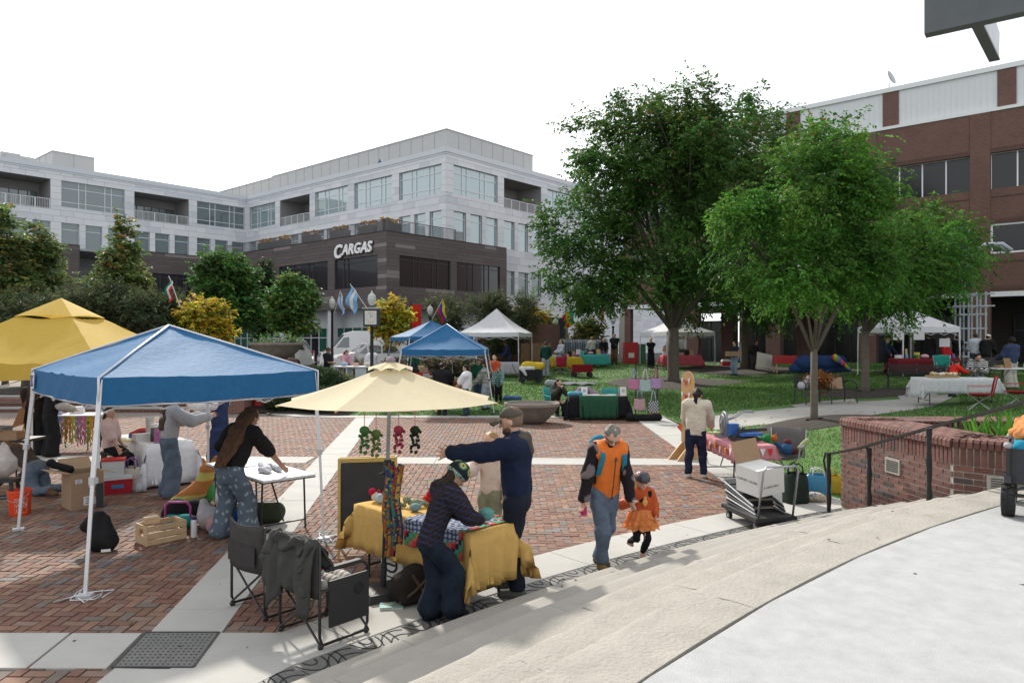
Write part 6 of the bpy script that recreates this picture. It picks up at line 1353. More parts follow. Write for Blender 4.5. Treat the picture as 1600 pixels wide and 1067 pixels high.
b=mb();b.tube([(-.214,.02+.11*math.cos(a_),.2+.075*math.sin(a_))for a_ in np.linspace(0,2*PI,19)[:-1]],.012,5,True);b.bar((-.213,-.06,.2),(-.213,.10,.2),.012,.02);b.bar((-.213,-.02,.07),(-.213,.07,.07),.008,.012);b.build('oval_mark',ink,bx)
bp_=thing('backpack','dark brown slumped backpack on the paving under the yellow table','backpack',(-.92,6.95,0),20);soft('bag',[('c',(-.13,0,.14),(.14,.02,.12),.14,.12),('e',(0,.02,.24),(.13,.11,.13)),('c',(-.12,-.1,.08),(.14,-.08,.08),.07,.08)],fab((.022,.017,.014),'bag_black'),bp_,.016,.03,.008,14)
b=mb();b.tube([(-.18,-.12,.05),(-.05,-.17,.16),(.08,-.14,.26)],.016,5);b.tube([(.16,-.12,.04),(.05,-.18,.12),(-.06,-.1,.3)],.016,5);b.build('strap',fab((.07,.045,.03),'strap_brown'),bp_)
bo=thing('book','thin colourful book lying on the slabs by the umbrella base','book',(-1.13,6.79,.004),8);mb().box((0,0,.012),(.21,.13,.016)).build('pages',plain((.6,.58,.5),'paper'),bo)
b=mb();b.col=(.12,.3,.28);b.box((0,0,.024),(.22,.14,.006));
for k in range(7):b.col=R.choice([(.5,.4,.1),(.4,.1,.12),(.1,.2,.4),(.6,.6,.55)]);b.box((-.09+.03*k,R.uniform(-.04,.04),.0285),(.022,.03,.003),R.uniform(0,90))
b.build('cover',M('book_cover',(1,1,1),.5,.1,attr=True),bo)
# --- folding director chairs with coats
greycl=fab((.055,.05,.048),'chair_canvas',bump=.4)
def director(label,c_,rz,tray=False):
 t=thing('folding_chair',label,'chair',c_,rz,'folding chairs by the steps');w,d=.29,.24
 for s_ in(-1,1):
  x=s_*w;b=mb();b.tube([(x,-d,.84),(x,-d,.10),(x,-d+.03,.035),(x,d-.03,.035),(x,d,.10),(x,d,.58),(x,d-.05,.63),(x,-d+.06,.63)],.013,7);b.build('side_frame',blk,t,True)
  b=mb();b.bar((x,-d+.08,.645),(x,d-.08,.645),.05,.025);b.build('armrest',blkp,t)
  b=mb();b.tube([(x,-d,.05),(-x*.92,-d+.0,.44)],.011,6);b.tube([(x,d,.05),(-x*.92,d,.44)],.011,6);b.build('cross_leg',blk,t)
  b=mb();b.ell((x,-d+.01,.03),(.022,.03,.028),7);b.ell((x,d-.01,.03),(.022,.03,.028),7);b.build('foot_cap',blkp,t)
 b=mb();b.sheet([[Vector((x,y,.45-.045*math.cos(x/w*PI/2)*math.cos(y/d*1.2)))for y in np.linspace(-d,d,7)]for x in np.linspace(-w*.94,w*.94,9)],.008);b.build('seat',greycl,t,True)
 b=mb();b.sheet([[Vector((x,-d-.01-.05*math.cos(x/w*PI/2),z-.03*(z>.8)*math.cos(x/w*PI/2)))for z in np.linspace(.42,.86,7)]for x in np.linspace(-w,w,9)],.008);b.build('backrest',greycl,t,True)
 b=mb();b.sheet([[Vector((x,-d-.068+.02*abs(x),z))for z in(.48,.66)]for x in np.linspace(-w*.8,w*.8,5)],.004);b.build('back_pocket',fab((.045,.04,.04),'pocket_dark'),t)
 if tray:
  x=w+.028;b=mb();b.box((x,.03,.36),(.016,.40,.38));tr=b.build('side_tray',blkp,t);b=mb();b.tube([(x+.012,.12+.045*math.cos(a_),.43+.045*math.sin(a_))for a_ in np.linspace(0,2*PI,15)[:-1]],.005,4,True);b.cyl((x+.006,.12,.43),(x+.013,.12,.43),.042,n=14);b.build('cup_ring',black,tr)
 return t
CD=math.degrees(math.atan2(.76,.65))-90
director('grey folding chair with a side tray and a coat over its back',(-1.62,6.22,0),CD,True);director('grey folding chair behind the one with the tray',(-2.27,6.82,0),CD)
co=thing('coat','dark grey coat slung over the back of the chair with the side tray','coat',(-1.62,6.22,0),CD);olc=fab((.05,.05,.046),'coat_grey',rough=.75)
g=[]
for i in range(25):
 u=-1+2*i/24;row=[]
 for j in range(23):
  v=-1+2*j/22;L_=.24 if v<0 else .50-.10*math.cos(u*3);dn=max(0,abs(v)-.12)/.88*L_;fo=.028*math.sin(u*8+2*math.sin(v*3)+v*2)*min(1,dn*6)+.012*math.sin(u*19+v*7)*min(1,dn*8)
  row.append(Vector((u*(.285+.02*math.sin(v*5))+.03*dn*math.sin(u*3),-.25+(.045+.07*min(1,dn*5))*(-1 if v>0 else 1)*min(1,abs(v)/.12)-fo,.885-dn-.03*u*u+.014*math.sin(u*11+v*3))))
 g.append(row)
mb().sheet(g,.016).build('coat_body',olc,co,True)
g=[[Vector((-.20+.40*i/12,-.33-.03*math.sin(j*1.1+i*.8)-.025*j/3,.90-.075*j/3+.02*math.sin(i*.9)))for j in range(5)]for i in range(13)];mb().sheet(g,.02).build('collar',olc,co,True)
for x0,z1 in((-.30,.40),(.20,.36)):soft('coat_sleeve',[('c',(x0+.02,-.29,.84),(x0-.02,-.34,.64),.060,.052),('c',(x0-.02,-.34,.64),(x0,-.32,z1),.052,.047)],olc,co,.011,.02,.011,34)
for x in(-.33,.20):mb().tube([(x,-.30,.41),(x,-.30,.355)],.055,10).build('cuff',fab((.13,.10,.075),'cuff_tan'),co)
cu=thing('cushion','striped seat cushion lying on the chair with the tray','cushion',(-1.62,6.22,.43),CD);soft('pad',[('c',(-.15,.02,.03),(.15,.02,.03),.05,.05),('c',(-.15,.14,.03),(.15,.14,.03),.05,.05),('c',(-.15,-.12,.03),(.15,-.12,.03),.05,.05)],attrfab,cu,.014,.04,.002,20,cf=lambda V:np.where((np.floor(V[:,0]/.03)%2==0)[:,None],np.array([.48,.46,.42]),np.array([.2,.19,.18])))
rt_=plush('knitted_hat','small yellow and red knitted piece on the striped cushion',(-1.75,6.30,.50),[('cuff',[('e',(0,0,.03),(.07,.06,.05))],(.30,.22,.04)),('crown',[('e',(.06,.02,.04),(.05,.05,.05))],(.30,.03,.06))],cat='knitted piece',group=None)
plush('red_cushion','red cushion glimpsed on the chair behind the tray chair',(-2.2,6.86,.45),[('pad',[('c',(-.12,0,.06),(.12,0,.06),.07,.07)],(.40,.015,.02))],cat='cushion',group=None,res=.016)
# --- long-hair woman's table
d1=math.degrees(math.atan2(-.72,.69));FT=Vector((-3.52,10.05,0));table('bare white folding table with black legs beside the long haired woman',FT,d1,1.85,.72)
def rel(c_,rz,x,y,z):v=Matrix.Rotation(rad(rz),4,'Z')@Vector((x,y,0));return Vector((c_[0]+v.x,c_[1]+v.y,z))
cloth('white_garment','white shirt hanging over the near edge of the folding table',rel(FT,d1,-.35,-.14,0),d1,.34,.42,.74,(.52,0,0,.0),wht,'garment',fold=.035,nf=16)
soft('folded_garment',[('c',(-.25,.05,.03),(.2,-.05,.03),.06,.05),('c',(-.2,.16,.03),(.25,.08,.03),.05,.04),('c',(.1,-.12,.02),(.35,-.1,.02),.04,.03)],wht,None,.018,.04,.008,16,[((0,0,.002),(0,0,-1))],loc=rel(FT,d1,.22,.0,.745),rot=(0,0,rad(d1)))
tag(C.objects[-1]if False else bpy.data.objects['folded_garment'],'crumpled white garment spread on the folding table top','garment')
# --- under the blue canopy
W1=Vector((-6.52,13.15,0));w1=math.degrees(math.atan2(.73,-.69));table('folding table under the white cloth below the blue canopy',W1,w1,1.83,.76)
cloth('tablecloth','plain white cloth reaching the ground on the canopy table',W1,w1,1.83,.76,.74,(.70,.66,.70,.70),wht,fold=.028,nf=9)
Wt=lambda x,y,z=.75:rel(W1,w1,x,y,z)
cr=thing('toy_cash_register','red and blue toy cash register on the white cloth table','toy',Wt(.30,.12),w1+120);mb().box((0,0,.035),(.32,.26,.07)).build('base',plain((.03,.06,.30),'toy_blue'),cr);b=mb();b.plate([(-.15,-.12,.07),(.15,-.12,.09),(.15,.12,.18),(-.15,.12,.16)],(0,0,-.06));b.build('top',plain((.42,.015,.02),'toy_red'),cr)
b=mb();b.ell((-.1,.1,.26),(.02,.09,.11),12);b.build('screen',plain((.6,.3,.35),'toy_pink'),cr,True);b=mb()
for i in range(4):
 for j in range(3):b.box((-.02+i*.035,-.08+j*.04,.105+j*.014),(.025,.025,.02))
tag(b.build('key',plain((.5,.5,.5),'toy_grey'),cr),kind='stuff')
gv=thing('glass_jar','tall clear jar of pale beads on the white cloth table','jar',Wt(-.12,.1));mb().lathe([(.07,0),(.068,.02),(.062,.2),(.068,.36),(.085,.39),(.08,.39),(.06,.36),(.055,.2),(.06,.03),(0,.02)],16).build('jar_body',M('clear_jar',(.62,.6,.6),.1,.05,trans=.35),gv,True)
mb().lathe([(.055,.03),(.055,.2),(0,.22)],12).build('beads',fab((.5,.42,.4)),gv)
jr=thing('storage_jar','squat jar of dark sweets with a white lid near the grey sweatshirt','jar',Wt(-.50,.12));mb().lathe([(.08,0),(.085,.03),(.085,.22),(.07,.24)],14).build('jar_body',M('jar_dark',(.05,.035,.03),.15,.1),jr,True);mb().lathe([(.075,.24),(.08,.245),(.08,.30),(.06,.31)],14).build('lid',plain((.6,.6,.58),'lid_white'),jr,auto=40)
t=carton('small white carton with red print at the front of the cloth table',Wt(-.28,.26),w1+95,(.30,.17,.13),cardw,open_=False);
for k in range(3):mb().box((-.09+k*.09,-.087,.07),(.06,.004,.07)).build('red_print',plain((.45,.03,.03),'print_red'),t)
t=carton('colourful game box standing at the far end of the cloth table',Wt(-.80,.1),w1+60,(.24,.10,.24),M('game_box',(.30,.10,.22),.5,.6,30.),open_=False)
b=mb();b.box((0,0,.005),(.3,.21,.01));o=b.build('clipboard',plain((.42,.38,.06),'yellow_pad'));o.location=Wt(-.16,.42,.76);o.rotation_euler=(0,0,rad(w1+100));tag(o,'yellow writing pad at the table edge by the printed carton','pad')
def stool(label,c_,rz,h=.62):
 t=thing('stool',label,'stool',c_,rz,'black stools');b=mb().box((0,0,h-.02),(.40,.28,.04));b.build('seat',blkp,t)
 for x in(-1,1):
  for y in(-1,1):b=mb();b.bar((x*.15,y*.09,h-.04),(x*.20,y*.14,0),.038);b.build('leg',blkp,t)
 b=mb();b.bar((-.18,-.12,.25),(.18,-.12,.25),.025);b.bar((-.18,.12,.25),(.18,.12,.25),.025);b.build('rung',blkp,t);return t
stool('black stool the pink shirted girl sits on',at(178,12.3),15,.64);stool('black stool under the white bag at the left picture edge',at(4,10.45),10,.52)
o=soft('plastic_bag',[('e',(0,0,.17),(.18,.16,.17)),('c',(.05,.02,.25),(.0,0,.50),.13,.03),('c',(-.06,0,.25),(-.02,0,.46),.1,.03)],fab((.52,.47,.44),'bag_white',trans=.3),None,.018,.04,.010,15,loc=at(4,10.45)+Vector((0,0,.53)));tag(o,'knotted white plastic bag resting on the left edge stool','bag')
F1=at(108,16.9);table('folding table hung with rainbow fringe near the left steps',F1,4,1.5,.7,.80)
cloth('tablecloth','white cloth on top of the rainbow fringed table',F1,4,1.5,.7,.80,(.06,.05,.05,.05),wht,fold=.01)
fr=thing('rainbow_fringe','rainbow streamers of crinkled paper hanging round the table edge','streamers',F1,4);pal=[(.5,.32,.03),(.45,.1,.2),(.12,.35,.12),(.10,.30,.45),(.33,.25,.5),(.5,.22,.05),(.48,.4,.08),(.5,.2,.32)]
for k in range(64):
 u=-.75+1.5*k/63;b=mb();ln=R.uniform(.5,.74);sp=-.35 if k<9 else R.uniform(-.05,.05);g=[]
 for j in range(10):v=j/9;x=u+sp*v*v+.012*math.sin(j*2.2+k);g.append([Vector((x-.014,-.375-.03*v-.012*math.sin(j*2.6+k*2),.80-ln*v)),Vector((x+.014,-.375-.03*v-.012*math.cos(j*2.6+k),.80-ln*v))])
 b.sheet(g,.002);b.build('streamer',fab(pal[(k//7)%8 if R.random()<.75 else R.randrange(8)],trans=.25),fr)
o=mb().lathe([(.10,0),(.14,.08),(.145,.1),(.13,.1),(.1,.02),(0,.02)],16).build('bowl',plain((.3,.36,.5),'bowl_blue'),None,True,F1+Vector((-.2,-.15,.81)));tag(o,'pale blue bowl on the fringed table','bowl')
carton('pink box on the fringed table',F1+Vector((-.35,.15,.81)),5,(.3,.22,.12),plain((.55,.15,.25),'box_pink'),open_=False);carton('white decorated box on the fringed table',F1+Vector((.12,.12,.81)),20,(.28,.2,.16),cardw,open_=False)
t=table('black table with trays at the left picture edge',at(4,13.2),0,1.2,.6,.74,blkp);carton('open cardboard tray on the black table at the left edge',at(14,13.0)+Vector((0,0,.745)),5,(.42,.3,.14));carton('grey tray behind the cardboard one at the left edge',at(-6,13.3)+Vector((0,0,.745)),0,(.4,.3,.2),plain((.12,.12,.13),'tray_grey'))
bk2=thing('bucket','bright orange plastic bucket with a white printed square','bucket',at(31,10.45),0);b=mb();b.lathe([(.125,0),(.13,.01),(.15,.33),(.158,.335),(.158,.36),(.150,.365),(.146,.34),(.12,.02),(0,.02)],24);b.build('bucket_body',plain((.66,.055,.012),'bucket_orange',rough=.4),bk2,auto=40)
b=mb();b.tube([(.155*math.cos(a_),.155*math.sin(a_),.345-.12*math.sin(a_+PI)*0-.13*abs(math.sin(a_)))for a_ in np.linspace(PI,2*PI,11)],.004,5);b.build('handle',polea,bk2);prn=plain((.6,.42,.36),'print_white')
cam_a=math.atan2(-10.45,6.9)
def around(a_,z,r_=None):r_=(.125+.025*z/.33+.0025)if r_ is None else r_;return Vector((r_*math.cos(a_),r_*math.sin(a_),z))
b=mb();c0=cam_a+.1
for k in range(10):a0,a1=c0-.55+1.1*k/10,c0-.55+1.1*(k+1)/10;b.bar(around(a0,.05),around(a1,.05),.002,.008);b.bar(around(a0,.25),around(a1,.25),.002,.008)
b.bar(around(c0-.55,.05),around(c0-.55,.25),.008,.002);b.bar(around(c0+.55,.05),around(c0+.55,.25),.008,.002);b.build('print_border',prn,bk2)
for row,(txt,zz,sz)in enumerate((('THE',.205,.045),('HOME',.15,.06),('DEPOT',.085,.056))):
 for i,ch in enumerate(txt):
  a_=c0-.42+(.2 if row==0 else .19)*i+row*.03;zl=zz+.018*i-.02;p=around(a_,zl,.148 if zl>.12 else .143);nr=Vector((math.cos(a_),math.sin(a_),0));dx=Vector((-math.sin(a_),math.cos(a_),.35)).normalized();up=nr.cross(dx)
  o=link('print_letter',text_mesh(ch,sz,.0008,prn,'print_letter',0,.0015),bk2);o.matrix_local=Matrix.Translation(p)@Matrix((dx,up,nr)).transposed().to_4x4()
t=carton('open cardboard box with white shipping labels and spread flaps',(-6.52,10.98,0),48,(.44,.44,.54),card,[('x',-1,12,.28),('y',1,35,.26),('x',1,-20,.2)])
lab=plain((.66,.66,.65),'label_white')
for(u,z,w_,h_)in((.02,.12,.15,.13),(.15,.11,.12,.10),(.08,.38,.13,.13),(-.12,.42,.09,.06)):
 lb_=decal(t,[(u-w_/2,-.221,z-h_/2),(u+w_/2,-.221,z-h_/2),(u+w_/2,-.221,z+h_/2),(u-w_/2,-.221,z+h_/2)],(0,-.002,0),lab);b=mb()
 for k in range(4):b.box((u,-.2242,z-h_*.3+k*h_*.2),(w_*(.7-.1*(k%3)),.001,h_*.07))
 tag(b.build('barcode',ink,lb_),kind='stuff')
o=soft('black_pouch',[('c',(-.12,0,0),(.14,.02,-.08),.055,.06),('e',(-.14,0,.02),(.07,.06,.06))],fab((.012,.012,.013),'pouch_black'),None,.014,.02,.004,20,loc=(-6.78,10.85,.66));tag(o,'black pouch lying across the flap of the labelled cardboard box','pouch')
ck=thing('cooler','red cooler with a white lid under the tub','cooler',at(180,11.95),35);mb().box((0,0,.12),(.46,.30,.24),tap=1.04).build('cooler_body',plain((.42,.012,.025),'cooler_red',rough=.35),ck);mb().box((0,0,.27),(.49,.33,.06),tap=.95).build('lid',plain((.55,.55,.54),'cooler_white'),ck);mb().box((.02,-.158,.13),(.18,.004,.06)).build('badge',plain((.05,.2,.4),'badge_blue'),ck)
tub=thing('storage_tub','white plastic tub with a red lid on the cooler','tub',at(178,11.95)+Vector((0,0,.302)),20);mb().box((0,0,.12),(.30,.24,.24),tap=1.08).build('tub_body',plain((.55,.55,.54),'tub_white'),tub);mb().box((0,0,.255),(.34,.28,.035)).build('lid',plain((.45,.02,.02),'tub_red'),tub)
t=carton('black and white striped box leaning by the cardboard box',at(156,11.0),30,(.10,.26,.36),blkp,open_=False)
for k in range(4):mb().box((.0525,-.09+k*.06,.18),(.004,.022,.33)).build('stripe',lab,t)
dk=thing('sandbag','black fabric bag slumped against the front leg of the blue canopy','bag',at(157,8.65),10);soft('bag',[('c',(-.02,0,.10),(.10,0,.10),.13,.10),('c',(-.02,0,.15),(-.03,0,.40),.12,.09),('c',(-.10,.0,.38),(-.17,0,.30),.07,.06),('c',(.08,0,.2),(.06,0,.36),.1,.06)],fab((.012,.012,.013),'sand_black',rough=.65),dk,.016,.03,.008,15,[((0,0,.003),(0,0,-1))]);mb().box((.10,-.115,.03),(.10,.01,.03),10).build('care_tag',lab,dk)
crt=thing('wooden_crate','slatted pine crate with a small box resting on its rim','crate',(-4.42,9.11,0),math.degrees(math.atan2(.37,.31)))
for s_ in(-1,1):
 b=mb();b.box((s_*.235,0,.055),(.018,.32,.11));b.box((s_*.235,0,.215),(.018,.32,.05));b.box((s_*.235,-.11,.15),(.018,.10,.08));b.box((s_*.235,.11,.15),(.018,.10,.08));b.build('end_panel',woodp,crt)
 for k in range(3):mb().box((0,s_*.165,.038+k*.082),(.488,.012,.062)).build('slat',woodp,crt)
for k in range(4):mb().box((0,-.12+k*.08,.008),(.45,.06,.012)).build('slat',woodp,crt)
t=carton('small pale wooden box balanced on the slatted crate',(-4.50,9.03,.243),35,(.17,.13,.07),woodp,open_=False)
bt=thing('steel_bottle','white insulated bottle with a purple lid beside the crate','bottle',at(303,9.25));mb().lathe([(.036,0),(.038,.01),(.038,.2),(.03,.225)],14).build('bottle_body',plain((.58,.57,.58),'bottle_white',rough=.3),bt,auto=40);mb().lathe([(.03,.225),(.032,.23),(.032,.265),(.02,.27)],12).build('lid',plain((.05,.03,.09),'lid_purple'),bt,auto=40)
lb_=thing('lunch_bag','black backpack with a teal pouch and a pink loop handle behind the crate','bag',at(288,9.75));soft('bag',[('e',(-.12,.05,.18),(.2,.17,.19)),('e',(.1,.08,.2),(.16,.13,.17))],blackf,lb_,.016,.03,.006,16,[((0,0,.003),(0,0,-1))]);soft('pouch',[('c',(-.12,-.16,.12),(.12,-.16,.13),.085,.085)],fab((.02,.22,.20),'pouch_teal'),lb_,.014,.02,.003,20)
b=mb();b.tube([(-.16,-.2,.1),(-.16,-.2,.33),(-.12,-.2,.38),(.12,-.2,.38),(.17,-.2,.33),(.17,-.2,.1)],.014,6);b.build('loop_handle',plain((.35,.03,.20),'handle_pink'),lb_,True)
def softthing(name,label,cat,loc,prims,mat,res=.018,k=.03,wr=.006,ws=16,rz=0,group=None,cf=None,flat=True):
 o=soft(name,prims,mat,None,res,k,wr,ws,[((0,0,.003),(0,0,-1))]if flat else None,cf,loc,(0,0,rad(rz)));return tag(o,label,cat,group)
softthing('plastic_bag','grey white plastic bag with a pink ball inside by the long haired woman','bag',at(330,9.6),[('e',(0,0,.15),(.18,.15,.16)),('c',(-.1,.05,.2),(-.14,.1,.34),.1,.05)],fab((.42,.38,.38),'bag_grey',trans=.2))
softthing('pink_ball','pink ball showing in the grey plastic bag','ball',at(338,9.42),[('e',(0,0,.11),(.13,.12,.12))],fab((.40,.22,.22),'ball_pink'),wr=.002)
softthing('blue_bag','bright blue bag under the white folding table','bag',at(374,9.55),[('e',(0,0,.13),(.13,.12,.16)),('e',(-.05,-.05,.08),(.12,.1,.1))],fab((.015,.07,.25),'bag_blue'))
softthing('green_duffel','olive green duffel bag under the white folding table','bag',at(405,9.9),[('c',(-.2,0,.15),(.2,.05,.15),.15,.14)],fab((.045,.055,.03),'bag_olive'))
softthing('plush_pile','orange and yellow plush toy slumped behind the crate','plush toy',at(308,11.1),[('c',(-.15,-.12,.10),(.02,0,.22),.12,.13),('c',(.02,0,.22),(.12,.05,.42),.13,.12),('e',(.15,.05,.52),(.12,.11,.10)),('c',(.12,.05,.6),(.05,.08,.7),.035,.02),('c',(.2,.05,.6),(.26,.08,.72),.035,.02),('e',(-.22,-.15,.08),(.11,.1,.09))],attrfab,cf=lambda V:np.where(((V[:,2]<.17)|((V[:,2]>.38)&(V[:,2]<.50)))[:,None],np.array([.45,.38,.10]),np.array([.38,.15,.045])))
softthing('toy_lizard','green plush toy peeking behind the orange one','plush toy',at(325,11.2),[('e',(0,0,.2),(.1,.09,.22)),('e',(0,-.05,.4),(.07,.07,.06))],fab((.06,.25,.07),'plush_green'))
def boxbag(name,label,cat,c_,rz,w_,d_,h_,mat,hmat=None,hl=.16):
 t=thing(name,label,cat,c_,rz);b=mb();g=[]
 for i in range(29):
  a_=2*PI*i/28;cx_,sy_=math.cos(a_),math.sin(a_);f=lambda v:math.copysign(abs(v)**.45,v);row=[]
  for j in range(10):v=j/9;k=1+.07*math.sin(v*PI)-.10*v+.02*math.sin(i*1.7+v*9);row.append(Vector((w_/2*f(cx_)*k,d_/2*f(sy_)*(k if v<.7 else k*(1-(v-.7)*.9)),h_*v*(1+.03*math.sin(i*1.1)*v))))
  g.append(row)
 b.sheet(g,.008);b.prism([(p[0].x*.97,p[0].y*.97)for p in g[:-1]],.002,.012);b.build('bag',mat,t,True)
 for y in(-1,1):b=mb();b.tube([(-w_*.24,y*d_*.36,h_*.92),(-w_*.2,y*d_*.3,h_+hl*.7),(0,y*d_*.25,h_+hl),(w_*.2,y*d_*.3,h_+hl*.7),(w_*.24,y*d_*.36,h_*.92)],.011,6);b.build('handle',hmat or mat,t,True)
 return t
boxbag('tote_bag','cream tote bag with purple handles beside the cooler','bag',at(205,12.1),10,.34,.2,.40,fab((.5,.45,.38),'tote_cream'),fab((.22,.12,.30),'handle_purple'))
# ---- left steps, wall, bin, terrace
st2=M('step_stone',(.34,.33,.31),.9,.1,3.);plb=brickwork('wall_brick',(.17,.065,.045),(.13,.05,.038),(.22,.19,.165));ls=thing('terrace_steps','wide low steps with pale stone nosings at the back of the square','steps',(-22,25,0));ls['kind']='structure';del ls['category']
for k in range(3):
 mb().box((0,.42*k+.21+.62,.167*(k+1)-.1135),(24.6,.42+1.2*(k==2),.107+.0)).build('riser',plb,ls);mb().box((0,.42*k+.21+.6,.167*(k+1)-.03),(24.7,.46,.06)).build('tread',st2,ls)
struct(mb().box((-25,36,.44),(31,19.6,.1)).build('terrace',M('terrace_paving',(.20,.16,.14),.9,.2,3.)))
struct(mb().box((-18,29.5,.42),(16,4.6,.2)).build('shrub_bed',soil))
wl=thing('brick_wall','low brick wall end beside the red bin','wall',(-9.75,26.4,0));mb().box((0,0,.5),(.9,2.6,1.0)).build('brickwork',plb,wl);mb().box((0,0,1.04),(1.0,2.7,.08)).build('coping',st2,wl)
bi=thing('litter_bin','red and black solar litter bin with white lettering on its front','bin',(-8.72,26.1,0),-8);redp=plain((.40,.018,.02),'bin_red',rough=.45)
mb().box((0,0,.66),(.86,.72,1.28)).build('cabinet',blkp,bi);mb().box((-.03,-.372,.72),(.74,.03,1.02)).build('front_panel',redp,bi);mb().box((0,-.40,.42),(.60,.04,.11)).build('hopper',plain((.55,.55,.55),'hopper_grey',rough=.3),bi);mb().box((.438,-.05,.95),(.012,.34,.42)).build('poster',plain((.10,.20,.36),'poster_blue'),bi)
for txt,z,sz in(('CITY OF',.93,.075),('LANCASTER',.80,.12)):
 me=text_mesh(txt,sz,.002,lab,'lettering',0,.002);w_=max(v.co.x for v in me.vertices);o=link('lettering',me,bi);o.location=(-.03-w_/2,-.392,z);o.rotation_euler=(rad(90),0,0)
bl_=thing('litter_bin','red litter bin by the brick pier at the back of the lawn','bin',at(985,45),0);mb().box((0,0,.65),(.85,.7,1.3)).build('cabinet',redp,bl_);mb().box((.66,0,.6),(.46,.7,1.2)).build('recycling_side',plain((.02,.12,.06),'bin_green'),bl_);mb().box((0,-.36,.5),(.35,.02,.3)).build('label',lab,bl_)
cst=M('cast_concrete',(.19,.165,.14),.95,.3,5.,.6,40)
def bowl(label,c_,r_,h,soilz=True):
 t=thing('bowl_planter',label,'planter',c_,0,'concrete bowl planters');b=mb();b.lathe([(r_*.36,0),(r_*.5,h*.08),(r_*.78,h*.45),(r_*.95,h*.82),(r_,h*.86),(r_,h),(r_*.93,h),(r_*.88,h*.88),(0,h*.86)],40);b.build('bowl',cst,t,auto=35)
 mb().lathe([(r_*.89,h*.9),(r_*.5,h*.95),(0,h*.97)],24).build('soil',soil,t,True);return t
bowl('wide concrete bowl planter of bare soil at the lawn edge',PZ(831,660,0),.86,.62)
pb=at(432,29);mb_=thing('brick_pedestal','brick pedestal under the concrete bowl planter among the shrubs','pedestal',pb);mb().box((0,0,.65),(1.3,1.3,1.3)).build('brickwork',plb,mb_)
bp2=bowl('wide concrete bowl planter raised above the blue canopy edge',pb+Vector((0,0,1.3)),1.06,.66)
bush('trailing_plant','thin green stems growing in the raised bowl planter',pb+Vector((0,0,1.9)),[(0,0,.1,.9,.8,.22)],90,.1,GRN,GP,nl=5)
# ---- green table, tote rack
G1=on(2.75,23.35);table('folding table dressed in black and green at the lawn edge',G1,0,1.85,.75);cloth('tablecloth','black fitted cloth on the table at the lawn edge',G1,0,1.85,.75,.74,(.66,.70,.6,.70),fab((.012,.012,.014),'cloth_black'),fold=.015);cloth('tablecloth','dark green cloth hanging over the front of the black one',G1+Vector((0,-.02,.006)),0,1.22,.76,.75,(.70,0,.2,0),fab((.022,.075,.042),'cloth_green',bump=.3),fold=.022,nf=14)
cush=lambda lb,p,col,s_=1.,rz=0,cf=None,m=None:softthing('cushion',lb,'cushion',p,[('c',(-.16*s_,0,.06),(.16*s_,0,.06),.065,.065),('c',(-.14*s_,.08,.06),(.14*s_,.08,.06),.07,.07),('c',(-.14*s_,-.08,.06),(.14*s_,-.08,.06),.07,.07)],m or fab(col),rz=rz,group='cushions at the green cloth table',cf=cf)
cush('teal cushion with pink bands on the black table end',G1+Vector((-.72,0,.75)),0,1.2,5,cf=lambda V:np.where((np.abs(np.abs(V[:,0])-.07)<.022)[:,None],np.array([.35,.12,.30]),np.array([.03,.28,.33])),m=attrfab)
for x,lb in((-.42,'white framed card at the left of the green table'),(.83,'white framed card at the right end of the green table')):
 t=thing('card_stand',lb,'sign',G1+Vector((x,-.1,.755)),0,'white card stands on the green table');b=mb();b.plate([(-.1,0,0),(.1,0,0),(.1,.06,.28),(-.1,.06,.28)],(0,.012,0));b.build('card',lab,t);b=mb();b.plate([(-.05,.02,.12),(.05,.02,.12),(.05,.045,.21),(-.05,.045,.21)],(0,-.004,0));b.build('print',plain((.35,.36,.36),'print_grey'),t)
for k in range(4):b=mb();b.box((0,0,.005),(.26,.2,.012));o=b.build('print_sheet',[plain((.55,.5,.42),'sheet_cream'),lab,plain((.5,.35,.3),'sheet_peach'),lab][k],None,False,G1+Vector((-.30+k*.26,R.uniform(-.08,.1),.768)),(0,0,R.uniform(-.2,.2)));tag(o,['cream print sheet leftmost on the green table','white print sheet left of the middle on the green table','peach print sheet on the green table','white print sheet rightmost on the green table'][k],'print','print sheets on the green table')
def campchair(label,c_,rz,col,frame=polea,group='folding camp chairs',cat='chair'):
 t=thing('camp_chair',label,cat,c_,rz,group);m=fab(col);w=.26
 for a_,e in(((-w,w,0),(w,-w,.42)),((w,w,0),(-w,-w,.42)),((-w,-w,0),(w,w,.42)),((w,-w,0),(-w,w,.42))):b=mb();b.tube([a_,e],.011,6);b.build('leg',frame,t)
 for s_ in(-1,1):b=mb();b.tube([(s_*w,-w,.40),(s_*(w+.05),-w-.1,.88)],.011,6);b.tube([(s_*w,w,.4),(s_*(w+.03),w,.62)],.011,6);b.build('post',frame,t);b=mb();b.sheet([[Vector((s_*(w+.03)+x,y,.63+.02*(y<0)))for x in(-.04,.04)]for y in(-w-.05,0,w)],.01);b.build('armrest',m,t)
 b=mb();b.sheet([[Vector((x,y,.42-.07*(1-(x/w)**2)*(1-(y/w)**2)))for y in np.linspace(-w,w,6)]for x in np.linspace(-w,w,6)],.01);b.build('seat',m,t,True);b=mb();b.sheet([[Vector((x,-w-.1*(z-.4)/.48-.05*(1-(x/w)**2),z))for z in np.linspace(.38,.9,6)]for x in np.linspace(-w-.03,w+.03,6)],.01);b.build('backrest',m,t,True);return t
campchair('turquoise camp chair the olive sweater woman sits on',on(1.46,24.55),200,(.05,.26,.24));c2=on(2.45,24.3);campchair('camp chair under the lavender throw',c2,178,(.1,.1,.11));campchair('turquoise camp chair behind the maroon cushion',on(3.35,24.3),182,(.05,.26,.24))
